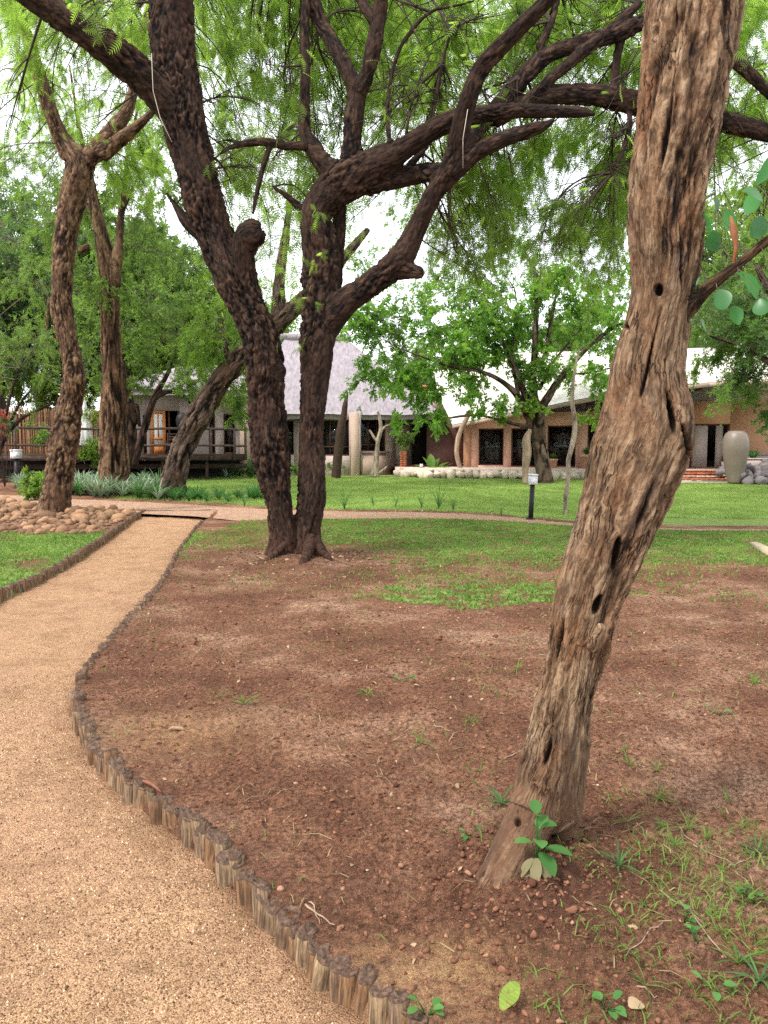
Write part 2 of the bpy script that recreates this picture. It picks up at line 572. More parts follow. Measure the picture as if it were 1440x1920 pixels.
sp = on_ground(820, 1845)[:2]; sp2 = on_ground(330, 1375)[:2]
sand_a = np.exp(-(np.hypot((x_ - sp[0]) / 0.30, (y_ - sp[1]) / 0.17)) ** 2 * 1.2) + 0.55 * np.exp(-(np.hypot((x_ - sp2[0]) / 0.6, (y_ - sp2[1]) / 0.35)) ** 2)
dark_soil_a = np.clip(0.95 * np.exp(-(np.hypot((x_ - MOUND[0] - .12) / .50, (y_ - MOUND[1]) / .42)) ** 2) + 0.8 * np.exp(-(np.hypot((x_ - MID_TREE[0] - .1) / 1.5, (y_ - MID_TREE[1] + .2) / 1.1)) ** 2) + 0.45 * np.exp(-seg_dist(np.where(y_ < 12, x_, 99), y_, RIGHT_EDGE[::4]) / .16), 0, 1)  # darker soil around the mound, the forked tree's foot and the log border
i = np.arange(len(ys) - 1)[:, None] * len(us); k = np.arange(len(us) - 1)[None]
Fq = np.stack([i + k, i + k + 1, i + k + 1 + len(us), i + k + len(us)], -1).reshape(-1, 4)
tag(build('ground', np.c_[x_, y_, z_], [Fq], M['ground'], None, True, {'grass': gd, 'damp': dark_soil_a, 'sand': np.clip(sand_a, 0, 1)}), kind='structure')

# sunken path of yellow sand
def resample(P, n):
    s = np.r_[0, np.cumsum(np.linalg.norm(np.diff(P, axis=0), axis=1))]
    t = np.linspace(0, s[-1], n)
    return np.c_[np.interp(t, s, P[:, 0]), np.interp(t, s, P[:, 1])]
A, B = resample(RIGHT_EDGE, 420), resample(LEFT_EDGE, 420)
w = np.linspace(0.0, 1.0, 120)[None, :, None]
PV = (A[:, None] * (1 - w) + B[:, None] * w).reshape(-1, 2)
def path_relief(x, y): return PATH_Z + 0.016 * n2(x, y, 1.3, 60, 2) + 0.016 * n2(x, y, 4.5, 63, 3) + 0.006 * n2(x, y, 14, 66, 2)
pz = path_relief(PV[:, 0], PV[:, 1])
i = np.arange(419)[:, None] * 120; k = np.arange(119)[None]
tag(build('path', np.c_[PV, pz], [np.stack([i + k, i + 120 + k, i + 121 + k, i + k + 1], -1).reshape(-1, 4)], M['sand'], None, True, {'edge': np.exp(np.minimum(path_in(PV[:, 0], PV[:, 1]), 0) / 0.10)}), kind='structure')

# cross path behind it
cu, cl = resample(CROSS_U, 260), resample(CROSS_L, 260)
jit = lambda s: 0.10 * n2(cu[:, 0] * 1.0, np.full(260, s), 1.6, 70 + s, 3)
cu = cu + np.c_[np.zeros(260), jit(1)]; cl = cl + np.c_[np.zeros(260), jit(2)]
w = np.linspace(0, 1, 9)[None, :, None]
CV = (cl[:, None] * (1 - w) + cu[:, None] * w).reshape(-1, 2)
cz = base_z(CV[:, 1]) - 0.006 + 0.008 * n2(CV[:, 0], CV[:, 1], 1.2, 75, 2)
i = np.arange(259)[:, None] * 9; k = np.arange(8)[None]
tag(build('cross_path', np.c_[CV, cz], [np.stack([i + k, i + 9 + k, i + 10 + k, i + k + 1], -1).reshape(-1, 4)], M['sand_far'], None, True), kind='structure')

# ------------------------------------------------------------------ log edging
def make_stake_mat():
    m, t, b = mat('weathered_log'); q = NT(t)
    co = q.coord()
    r = q.rnd()
    f = q.noise(q.mapv(co, (1, 1, 0.12)), 60, 4, 0.65)
    wood = q.ramp(r, [(0.0, (0.16, 0.085, 0.042)), (0.35, (0.30, 0.165, 0.075)), (0.6, (0.25, 0.17, 0.105)), (0.85, (0.34, 0.235, 0.13)), (1.0, (0.12, 0.06, 0.035))])
    col = q.mix(q.ramp(f, [(0.38, 0.85), (0.58, 0.0)]), wood, (0.045, 0.026, 0.017))
    col = q.mix(q.ramp(q.noise(co, 14, 3, 0.6), [(0.5, 0.0), (0.7, 0.5)]), col, (0.06, 0.032, 0.02))
    q.l(col, b.inputs['Base Color'])
    q.bump(f, 0.8, 0.01, b)
    return m

def make_stake_top_mat():
    m, t, b = mat('decayed_log_end'); q = NT(t)
    f = q.noise(q.coord(), 55, 5, 0.7)
    q.l(q.ramp(f, [(0.3, (0.035, 0.021, 0.015)), (0.5, (0.105, 0.063, 0.042)), (0.72, (0.23, 0.145, 0.095))]), b.inputs['Base Color'])
    q.bump(f, 0.9, 0.02, b)
    return m
M['stake'] = make_stake_mat(); M['stake_top'] = make_stake_top_mat()

def stake_mesh(seed):
    rg = np.random.default_rng(seed)
    n = 12
    zs = np.array([-0.22, -0.10, -0.04, -0.012, 0.0])
    rr = np.array([1.0, 1.0, 1.0, 0.97, 0.84])
    a = np.arange(n) * 2 * math.pi / n
    rad = 0.0365 * (1 + 0.10 * np.sin(2 * a + rg.uniform(0, 6)) + 0.07 * np.sin(3 * a + rg.uniform(0, 6)) + rg.uniform(-0.07, 0.07, n))
    V = []
    for z, q in zip(zs, rr):
        tilt = (0.010 * np.cos(a + rg.uniform(0, 0.1) + seed)) if z > -0.02 else 0
        wob = rg.uniform(-0.002, 0.002, n)
        V.append(np.c_[np.cos(a) * (rad * q + wob), np.sin(a) * (rad * q + wob), z + tilt * np.ones(n)])
    V.append(np.c_[np.cos(a) * rad * 0.45, np.sin(a) * rad * 0.45, rg.uniform(-0.014, 0.004, n)])
    V = np.vstack(V); V = np.vstack([V, [[0, 0, rg.uniform(-0.016, 0.0)]]])
    Fq = []
    for r in range(5):
        for k in range(n): Fq.append((r * n + k, r * n + (k + 1) % n, (r + 1) * n + (k + 1) % n, (r + 1) * n + k))
    Ft = [(5 * n + k, 5 * n + (k + 1) % n, 6 * n) for k in range(n)]
    me_o = build('log_stake', V, [np.array(Ft), np.array(Fq)], [M['stake'], M['stake_top']], None, False, None,
                 [1] * n + [0] * (3 * n) + [1] * (2 * n))
    me = me_o.data
    bpy.data.objects.remove(me_o)
    return me
STAKES = [stake_mesh(s) for s in range(14)]

def lay_edging(name, P, label, maxn, y_min):
    t = thing(name, (P[0][0], P[0][1], 0), label, 'log edging', None)
    s = np.r_[0, np.cumsum(np.linalg.norm(np.diff(P, axis=0), axis=1))]
    pos, n = 0.02, 0
    rest = Bag()
    while pos < s[-1]:
        x, y = np.interp(pos, s, P[:, 0]), np.interp(pos, s, P[:, 1])
        if y < y_min: break
        sc = random.choice([0.55, 0.7, 0.85, 0.9, 1.0, 1.05, 1.15, 1.3])
        if n < maxn:
            o = child('log_stake', random.choice(STAKES), t,
                      (x - P[0][0] + random.uniform(-.008, .008), y - P[0][1] + random.uniform(-.008, .008), max(0.006, 0.024 + random.gauss(0, 0.016))),
                      (random.gauss(0, .07), random.gauss(0, .07), random.uniform(0, 6.28)), (sc, sc, 1))
        pos += 0.061 * sc; n += 1
    return t
RE = RIGHT_EDGE[(np.arange(len(RIGHT_EDGE)))]
# the near stakes first: walk the right edge from the camera's end
near_first = RIGHT_EDGE[::-1]
near_first = near_first[(near_first[:, 1] > 1.1) & (near_first[:, 0] < 1.6)]
lay_edging('log_edging', near_first, 'long curving border of short upright logs on the right side of the sandy path', 300, 1.0)
le = LEFT_EDGE[LEFT_EDGE[:, 1] > 5.6]
lay_edging('log_edging', le[::-1], 'border of short upright logs between sandy path and left grass patch', 290, 1.0)

# log step where the path meets the cross path
def make_wood(name, lo, mid, hi, stretch=(1, 1, 1), scale=30, bump=0.01, rough=0.85):
    m, t, b = mat(name); q = NT(t)
    f = q.noise(q.mapv(q.coord(), stretch), scale, 5, 0.65)
    q.l(q.ramp(f, [(0.3, lo), (0.52, mid), (0.75, hi)]), b.inputs['Base Color'])
    b.inputs['Roughness'].default_value = rough
    q.bump(f, 0.8, bump, b)
    return m
M['dark_log'] = make_wood('dark_log', (0.02, 0.012, 0.009), (0.05, 0.028, 0.018), (0.11, 0.065, 0.04), (0.2, 1, 1))
a, b_ = LEFT_EDGE[0], RIGHT_EDGE[0]
lg = Bag()
px = np.linspace(0.03, 0.97, 14)
lg.tube(np.c_[a[0] + (b_[0] - a[0]) * px, a[1] + (b_[1] - a[1]) * px, -0.045 + 0.006 * np.sin(px * 9)], 0.055 + 0.004 * np.sin(px * 23), 10)
tag(lg.build('step_log', M['dark_log'], None, True), 'dark log laid across the end of the sandy path as a step', 'log')
# ------------------------------------------------------------------ trees: wood
def skel(L, Y, dy=0.0):
    """rows (px, py, distance offset, width px) -> rows (x, y, z, radius)"""
    out = []
    for px, py, d, w in L:
        p, s = at(px, py, Y + d + dy)
        out.append([p[0], p[1], p[2], 0.5 * w * s])
    return np.array(out)

def voxel_union(tubes, voxel):
    bag = Bag()
    for S in tubes:
        n = 20
        T = smooth_path(S, max(0.05, float(S[:, 3].mean()) * 0.5))
        # round the ends
        e0 = T[0].copy(); d0 = T[0, :3] - T[1, :3]; d0 /= np.linalg.norm(d0) + 1e-9
        e1 = T[-1].copy(); d1 = T[-1, :3] - T[-2, :3]; d1 /= np.linalg.norm(d1) + 1e-9
        e0[:3] += d0 * e0[3] * 0.4; e0[3] *= 0.55; e1[:3] += d1 * e1[3] * 0.4; e1[3] *= 0.55
        T = np.vstack([e0, T, e1])
        bag.tube(T[:, :3], np.maximum(T[:, 3], voxel * 0.8), n)
    tmp = bag.build('tmp', None)
    md = tmp.modifiers.new('r', 'REMESH')
    md.mode = 'VOXEL'; md.voxel_size = voxel
    dg = bpy.context.evaluated_depsgraph_get()
    ev = tmp.evaluated_get(dg)
    me = ev.to_mesh()
    nv = len(me.vertices)
    V = np.empty(nv * 3, np.float32); me.vertices.foreach_get('co', V); V = V.reshape(-1, 3).astype(float)
    lt = np.empty(len(me.polygons), np.int32); me.polygons.foreach_get('loop_total', lt)
    ls = np.empty(len(me.polygons), np.int32); me.polygons.foreach_get('loop_start', ls)
    li = np.empty(len(me.loops), np.int32); me.loops.foreach_get('vertex_index', li)
    Fs = []
    for k in (3, 4):
        s = ls[lt == k]
        if len(s): Fs.append(li[s[:, None] + np.arange(k)[None]])
    ed = np.empty(len(me.edges) * 2, np.int32); me.edges.foreach_get('vertices', ed); ed = ed.reshape(-1, 2)
    ev.to_mesh_clear()
    md_ = tmp.data; bpy.data.objects.remove(tmp); bpy.data.meshes.remove(md_)
    return V, Fs, ed

def relax(V, ed, it, f=0.5):
    n = len(V)
    deg = np.bincount(ed.ravel(), minlength=n).astype(float)[:, None]
    for _ in range(it):
        S = np.stack([np.bincount(ed[:, 0], V[ed[:, 1], c], n) + np.bincount(ed[:, 1], V[ed[:, 0], c], n) for c in range(3)], 1)
        V = V * (1 - f) + f * S / np.maximum(deg, 1)
    return V

def normals(V, Fs):
    N = np.zeros_like(V)
    for f in Fs:
        a = V[f[:, 2]] - V[f[:, 0]]; b = V[f[:, -1]] - V[f[:, 1]]
        n = np.cross(a, b)
        for k in range(f.shape[1]):
            for c in range(3): N[:, c] += np.bincount(f[:, k], n[:, c], len(V))
    return N / (np.linalg.norm(N, axis=1)[:, None] + 1e-12)

def bark_coords(V, tubes, step):
    C, NN, BB, SS, RR = [], [], [], [], []
    rloc = np.empty(len(V))
    off = 0.0
    for S in tubes:
        T = smooth_path(S, step)
        t, n, b = frames(T[:, :3])
        s = np.r_[0, np.cumsum(np.linalg.norm(np.diff(T[:, :3], axis=0), axis=1))] + off
        off += 37.7
        C.append(T); NN.append(n); BB.append(b); SS.append(s); RR.append(np.full(len(T), np.median(T[:, 3])))
    C = np.vstack(C); NN = np.vstack(NN); BB = np.vstack(BB); SS = np.concatenate(SS); RR = np.concatenate(RR)
    q = np.empty_like(V)
    for s in range(0, len(V), 20000):
        v = V[s:s + 20000]
        d = np.linalg.norm(v[:, None] - C[None, :, :3], axis=2) / (C[None, :, 3] + 0.02)
        j = d.argmin(1)
        r = v - C[j, :3]
        tt = np.cross(NN[j], BB[j])
        ds = (r * tt).sum(1)
        a = np.arctan2((r * BB[j]).sum(1), (r * NN[j]).sum(1))
        rloc[s:s + 20000] = C[j, 3]
        q[s:s + 20000] = np.c_[np.cos(a) * RR[j], np.sin(a) * RR[j], SS[j] + ds]
    bark_coords.r = rloc
    return q

def bark(V, Fs, tubes, step, layers, lump=None, rref=None):
    """layers: (frequency round the stem, stretch along it, amplitude in m, kind) ; returns moved V and height 0..1"""
    q = bark_coords(V, tubes, step)
    N = normals(V, Fs)
    # twist the grain a little
    wob = noise3(q * [1.2, 1.2, 0.8], 301)[:, None]
    qq = q + np.c_[0.05 * wob, -0.05 * wob, 0 * wob]
    D = np.zeros(len(V)); H = np.zeros(len(V)); tot = 0
    mod = 0.35 + 0.95 * sstep(-0.35, 0.45, noise3(q * [3.1, 3.1, 1.6], 350))
    for k, (f, st, amp, kind) in enumerate(layers):
        p = qq * np.array([f, f, f * st])
        n = noise3(p, 310 + 7 * k)
        n = n + 0.35 * noise3(p * 2.1, 311 + 7 * k)
        if kind == 'furrow':
            h = sstep(0.0, 0.42, np.abs(n))
        elif kind == 'plate':
            h = sstep(-0.25, 0.1, n)
        else:
            h = 0.5 + 0.5 * np.clip(n, -1, 1)
        D += amp * mod * (h - 0.62); H += abs(amp) * (h * mod + (1 - mod) * 0.62); tot += abs(amp)
    if lump is not None:
        D += lump[1] * noise3(q * [lump[0], lump[0], lump[0] * 0.45], 400)
    bark.q = qq
    if rref: D = D * np.clip(bark_coords.r / rref, 0.22, 1.0)
    return V + N * D[:, None], H / tot, N

def bark_mat(name, crack, mid, ridge, warm, grey=None, warm_amt=0.5, noise_s=9, dirt=None, stretch=0.3, bump=0.012, fine=60, plate=0.45):
    m, t, b = mat(name); q = NT(t)
    co = q.coord()
    bc = q.n('ShaderNodeAttribute', attribute_name='bc').outputs['Vector']
    wv_ = q.n('ShaderNodeVectorMath', operation='SCALE'); wn = q.n('ShaderNodeTexNoise'); wn.inputs['Scale'].default_value = fine * .12; wn.inputs['Detail'].default_value = 3
    q.l(bc, wn.inputs['Vector']); q.l(wn.outputs['Color'], wv_.inputs[0]); wv_.inputs['Scale'].default_value = 3.2 / fine
    wa = q.n('ShaderNodeVectorMath', operation='ADD'); q.l(bc, wa.inputs[0]); q.l(wv_.outputs[0], wa.inputs[1]); bc = wa.outputs[0]
    bs = q.mapv(bc, (1, 1, stretch))
    fs = q.math('ABSOLUTE', q.math('SUBTRACT', q.noise(q.mapv(bc, (1, 1, stretch * .45)), fine * .42, 3, .5), 0.5))
    fis = q.math('MULTIPLY', q.ramp(fs, [(0.0, 1.0), (0.035, 0.0)]), q.ramp(q.noise(bc, fine * .05, 3, .6), [(0.44, 0.15), (0.58, 1.0)]))
    f = q.noise(bs, fine, 5, 0.68)
    cell = q.voro(bs, fine * plate, 1)
    sc = q.n('ShaderNodeSeparateColor'); q.l(cell, sc.inputs[0])
    edge = q.voro(bs, fine * plate, 0, 'DISTANCE_TO_EDGE')
    gap = q.ramp(edge, [(0.0, 0.0), (0.16, 1.0)])
    h = q.math('ADD', q.attr('bark'), q.math('MULTIPLY', q.math('SUBTRACT', f, 0.5), 1.1))
    h = q.math('ADD', h, q.math('MULTIPLY', q.math('SUBTRACT', sc.outputs[0], 0.5), 0.26))
    h = q.math('SUBTRACT', h, q.math('MULTIPLY', q.math('SUBTRACT', 1.0, gap), 0.10))
    h = q.math('SUBTRACT', h, q.math('MULTIPLY', fis, 0.42))
    col = q.ramp(h, [(0.08, crack), (0.40, mid), (0.95, ridge)])
    wv = q.ramp(q.noise(q.mapv(co, (1, 1, 0.45)), noise_s, 4, 0.6), [(0.46, 0.0), (0.66, warm_amt)])
    col = q.mix(wv, col, warm, 'MIX')
    bl = q.ramp(q.noise(q.mapv(bc, (1, 1, .5)), fine * .28, 4, .7), [(.36, .75), (.50, 0.0)])
    col = q.mix(bl, col, tuple(x * .5 for x in mid))
    if grey:
        gv = q.ramp(q.noise(q.mapv(co, (1, 1, 0.4)), noise_s * 1.3, 4, 0.6, 0), [(0.30, 0.55), (0.42, 0.0)])
        col = q.mix(gv, col, grey)
    if dirt:
        col = q.mix(q.math('MULTIPLY', q.attr('dirt'), q.ramp(q.noise(co, 22, 5, 0.75), [(0.34, 0.12), (0.62, 0.85)])), col, dirt)
    # keep cracks visible through the tints
    ck = q.math('MULTIPLY', q.ramp(h, [(0.06, 0.9), (0.26, 0.0)]), q.math('SUBTRACT', 1.0, q.math('MULTIPLY', q.attr('dirt'), 0.25)))
    col = q.mix(ck, col, crack)
    q.l(col, b.inputs['Base Color'])
    b.inputs['Roughness'].default_value = 0.9
    b.inputs['Specular IOR Level'].default_value = 0.18
    q.bump(q.math('ADD', q.math('MULTIPLY', f, 0.7), q.math('SUBTRACT', q.math('MULTIPLY', gap, 0.15), q.math('MULTIPLY', fis, 0.5))), 1.0, bump, b)
    return m

# ------------------------------------------------------------------ trees: leaves and twigs
def scatter(T, Ft, P, D, S, tint, roll=None, up=0.4):
    """copies of a leaf template (x along the leaf, y across, z up) at P, pointing along D, scaled S"""
    n = len(P)
    D = D / (np.linalg.norm(D, axis=1)[:, None] + 1e-9)
    U = RNG.normal(0, 1, (n, 3)) * (1 - up) + np.array([0, 0, 1.0]) * up * 1.6
    Yv = np.cross(U, D); Yv /= np.linalg.norm(Yv, axis=1)[:, None] + 1e-9
    Zv = np.cross(D, Yv)
    V = P[:, None] + S[:, None, None] * (T[None, :, 0:1] * D[:, None] + T[None, :, 1:2] * Yv[:, None] + T[None, :, 2:3] * Zv[:, None])
    Fa = (Ft[None] + (np.arange(n) * len(T))[:, None, None]).reshape(-1, Ft.shape[1])
    return V.reshape(-1, 3), Fa, np.repeat(tint, len(T))

def feather_leaf(pairs=9):
    """twice-cut acacia leaf: narrow pinnae in pairs along a drooping stalk"""
    V, Fc = [], []
    for k in range(pairs):
        x = 0.12 + 0.86 * k / (pairs - 1)
        z = -0.25 * x * x
        L = 0.34 * math.sin(math.pi * (0.18 + 0.74 * x))
        for s in (-1, 1):
            i = len(V)
            V += [(x - 0.040, 0.0, z), (x + 0.055, s * 0.01, z), (x + 0.13, s * L, z - 0.05)]
            Fc.append((i, i + 1, i + 2) if s > 0 else (i + 1, i, i + 2))
    i = len(V)
    V += [(0, 0.004, 0), (0, -0.004, 0), (1.0, 0, -0.25)]
    Fc.append((i, i + 1, i + 2))
    return np.array(V), np.array(Fc)

def spray_leaf(n=8, w=0.10, L=0.30, spread=0.9):
    """a twig end with small oval leaves, each a folded pair of faces"""
    V, Fc = [], []
    rg = np.random.default_rng(5 + n)
    for k in range(n):
        x = 0.05 + 0.85 * k / n
        s = -1 if k % 2 else 1
        a = s * (0.55 + 0.7 * rg.random()) * spread; z = rg.uniform(-0.4, 0.25)
        d = np.array([math.cos(a), math.sin(a), z]); d /= np.linalg.norm(d)
        e = np.cross([0, 0, 1.0], d); e /= np.linalg.norm(e)
        e = e * math.cos(0.5 * s) + np.array([0, 0, 1]) * math.sin(rg.uniform(-.7, .7))
        o = np.array([x, 0, -0.1 * x * x])
        i = len(V)
        V += [tuple(o), tuple(o + d * L * 0.5 + e * w), tuple(o + d * L), tuple(o + d * L * 0.5 - e * w)]
        Fc.append((i, i + 1, i + 2, i + 3))
    return np.array(V), np.array(Fc)

def big_leaf(L, W, seed=0, bend=.5, n=9):
    x = np.linspace(0, 1, n); hw = W * np.sin(math.pi * np.clip(x * .93 + .05, 0, 1)) ** .75
    z = -bend * L * x ** 2 * .5
    c = np.c_[x * L, np.zeros(n), z]; l = np.c_[x * L, hw, z + hw * .30]; r = np.c_[x * L, -hw, z + hw * .30]
    V = np.vstack([l, c, r]); i = np.arange(n - 1)
    Fa = np.vstack([np.c_[i, i + 1, i + 1 + n, i + n], np.c_[i + n, i + n + 1, i + 1 + 2 * n, i + 2 * n]])
    return V, Fa

FEATHER = feather_leaf(7)
FEATHER_S = feather_leaf(6)
SPRAY = spray_leaf(8)
SPRAY_B = spray_leaf(7, 0.15, 0.36)
SPRAY_N = spray_leaf(9, 0.045, 0.30, 0.7)

def many_tubes(P, Rr, n=3):
    """P (K, m, 3) polylines, Rr (K, m) radii -> one set of thin tubes"""
    K, m, _ = P.shape
    T = np.gradient(P, axis=1); T /= np.linalg.norm(T, axis=2)[..., None] + 1e-9
    ref = np.where(np.abs(T[..., 2:3]) > 0.9, np.array([1.0, 0, 0]), np.array([0, 0, 1.0]))
    N = np.cross(T, ref); N /= np.linalg.norm(N, axis=2)[..., None] + 1e-9
    B = np.cross(T, N)
    a = np.arange(n) * 2 * math.pi / n
    V = P[:, :, None] + Rr[:, :, None, None] * (np.cos(a)[None, None, :, None] * N[:, :, None] + np.sin(a)[None, None, :, None] * B[:, :, None])
    k = np.arange(K)[:, None, None] * m * n; i = np.arange(m - 1)[None, :, None] * n; j = np.arange(n)[None, None]; j2 = (j + 1) % n
    Fq = np.stack([k + i + j, k + i + j2, k + i + n + j2, k + i + n + j], -1).reshape(-1, 4)
    return V.reshape(-1, 3), Fq

def bez(a, c, b, m):
    t = np.linspace(0, 1, m)[None, :, None]
    return (1 - t) ** 2 * a[:, None] + 2 * t * (1 - t) * c[:, None] + t * t * b[:, None]

class Crown:
    def __init__(s): s.tw, s.lv = [], []
    def clump(s, C, rad, src, subs, leaves, leaf, size, droop=0.3, r0=0.010, spread=1.0, tint=(0, 1), up=0.4, main=True, hang=0.0):
        """one bough: from the nearest wood to C, with sub-twigs spread over an ellipsoid (rad) and leaves along them"""
        C = np.asarray(C, float); rad = np.broadcast_to(np.asarray(rad, float), (3,))
        if src is not None:
            j = np.argmin(np.linalg.norm(src - C, axis=1) + RNG.random(len(src)) * 0.5 * rad.max())
            A = src[j]
        else:
            A = C - np.array([0, 0, rad[2]])
        L = np.linalg.norm(C - A)
        mid = (A + C) / 2 + RNG.normal(0, 0.12, 3) * L + np.array([0, 0, 0.10 * L])
        main_p = bez(A[None], mid[None], (C + (C - A) / (L + 1e-6) * rad.max() * 0.3)[None], 12)
        if main:
            s.tw.append(many_tubes(main_p, np.linspace(r0, r0 * 0.3, 12)[None], 5))
        t0 = RNG.uniform(0.35, 1.0, subs)
        idx = np.clip((t0 * 11).astype(int), 0, 11)
        a = main_p[0, idx]
        u = RNG.normal(0, 1, (subs, 3)); u /= np.linalg.norm(u, axis=1)[:, None]
        b = C + u * rad * (RNG.random((subs, 1)) ** 0.45) * spread
        ln = np.linalg.norm(b - a, axis=1)[:, None]
        b = b + np.array([0, 0, -1.0]) * hang * RNG.random((subs, 1))
        c = (a + b) / 2 + RNG.normal(0, 0.14, (subs, 3)) * ln + np.array([0, 0, 1.0]) * droop * ln * 0.5
        sp = bez(a, c, b, 8)
        s.tw.append(many_tubes(sp, np.linspace(r0 * 0.42, r0 * 0.14, 8)[None].repeat(subs, 0), 3))
        if leaves:
            k = RNG.integers(0, subs, leaves)
            tt = RNG.uniform(0.25, 1.0, leaves) * 7
            i0 = np.minimum(tt.astype(int), 6); fr = (tt - i0)[:, None]
            P = sp[k, i0] * (1 - fr) + sp[k, i0 + 1] * fr
            D = (sp[k, i0 + 1] - sp[k, i0])
            D = D / (np.linalg.norm(D, axis=1)[:, None] + 1e-9) + RNG.normal(0, 0.75, (leaves, 3)) + np.array([0, 0, -1.0]) * droop
            P = P + RNG.normal(0, 0.03, (leaves, 3)) * rad.max()
            S = RNG.uniform(size[0], size[1], leaves)
            base = RNG.uniform(tint[0], tint[1])
            ti = np.clip(base + RNG.normal(0, 0.22, leaves), 0, 1)
            s.lv.append(scatter(leaf[0], leaf[1], P, D, S, ti, up=up))
    def build(s, parent, leafmat, twigmat, crown_name='crown', origin=(0, 0, 0)):
        o = np.asarray(origin, float)
        def join(parts):
            V, Fa, A, n = [], [], [], 0
            for p in parts:
                V.append(p[0]); Fa.append(p[1] + n); n += len(p[0])
                if len(p) > 2: A.append(p[2])
            return np.vstack(V) - o, np.vstack(Fa), (np.concatenate(A) if A else None)
        if s.tw:
            V, Fa, _ = join(s.tw)
            tag(build('twig_mesh' if False else 'twig_growth', V, [Fa], twigmat, parent), kind='stuff')
        if s.lv:
            V, Fa, A = join(s.lv)
            tag(build(crown_name, V, [Fa], leafmat, parent, False, {'tint': A}), kind='stuff')
        return sum(len(p[1]) for p in s.lv)

def wood_points(tubes, step=0.25, minr=0.0):
    return np.vstack([smooth_path(S, step)[:, :3] for S in tubes])

# ------------------------------------------------------------------ materials of the trees
M['bark_dark'] = bark_mat('dark_fissured_bark', (0.004, 0.003, 0.0025), (0.019, 0.0105, 0.0075), (0.078, 0.044, 0.028), (0.042, 0.018, 0.011), None, 0.45, 3.0, (0.085, 0.038, 0.024), 0.32, 0.03, 34)
M['bark_tan'] = bark_mat('tan_flaking_bark', (0.014, 0.008, 0.005), (0.095, 0.054, 0.029), (0.325, 0.220, 0.135), (0.20, 0.086, 0.038), (0.100, 0.078, 0.063), 0.48, 7.0, (0.105, 0.051, 0.030), 0.17, 0.014, 100)
M['bark_left'] = bark_mat('brown_ridged_bark', (0.016, 0.009, 0.006), (0.062, 0.033, 0.019), (0.235, 0.145, 0.084), (0.090, 0.038, 0.021), None, 0.45, 3.0, None, 0.28, 0.03, 30)
M['bark_grey'] = bark_mat('grey_brown_bark', (0.008, 0.006, 0.005), (0.052, 0.034, 0.024), (0.150, 0.105, 0.078), (0.095, 0.046, 0.026), None, 0.45, 2.0, None, 0.25, 0.04, 22)
M['bark_pale'] = plain('pale_peeled_wood', (0.52, 0.43, 0.33), 0.8, 0.35, 5, 0.01, mapping=(1, 1, .3))
M['twig'] = plain('dark_twig', (0.045, 0.030, 0.022), 0.85, 0.4, 10)
M['twig_grey'] = plain('grey_twig', (0.10, 0.078, 0.058), 0.85, 0.4, 10)
M['leaf_acacia'] = leaf_mat('acacia_leaf', (0.055, 0.098, 0.018), (0.130, 0.205, 0.042), (0.36, 0.56, 0.075), 0.64)
M['leaf_bright'] = leaf_mat('bright_leaf', (0.055, 0.120, 0.018), (0.125, 0.235, 0.036), (0.24, 0.48, 0.05), 0.52)
M['leaf_dark'] = leaf_mat('deep_green_leaf', (0.024, 0.050, 0.015), (0.085, 0.145, 0.042), (0.15, 0.30, 0.05), 0.46, 0.4, 0.5)
M['leaf_mid'] = leaf_mat('mid_green_leaf', (0.040, 0.074, 0.018), (0.125, 0.190, 0.048), (0.25, 0.42, 0.06), 0.52)
M['leaf_yellow'] = leaf_mat('yellow_green_leaf', (0.060, 0.120, 0.018), (0.13, 0.21, 0.030), (0.27, 0.46, 0.045), 0.52)
M['leaf_round'] = leaf_mat('blue_green_round_leaf', (0.040, 0.130, 0.042), (0.085, 0.22, 0.075), (0.10, 0.37, 0.09), 0.45, 0.35, 0.4)
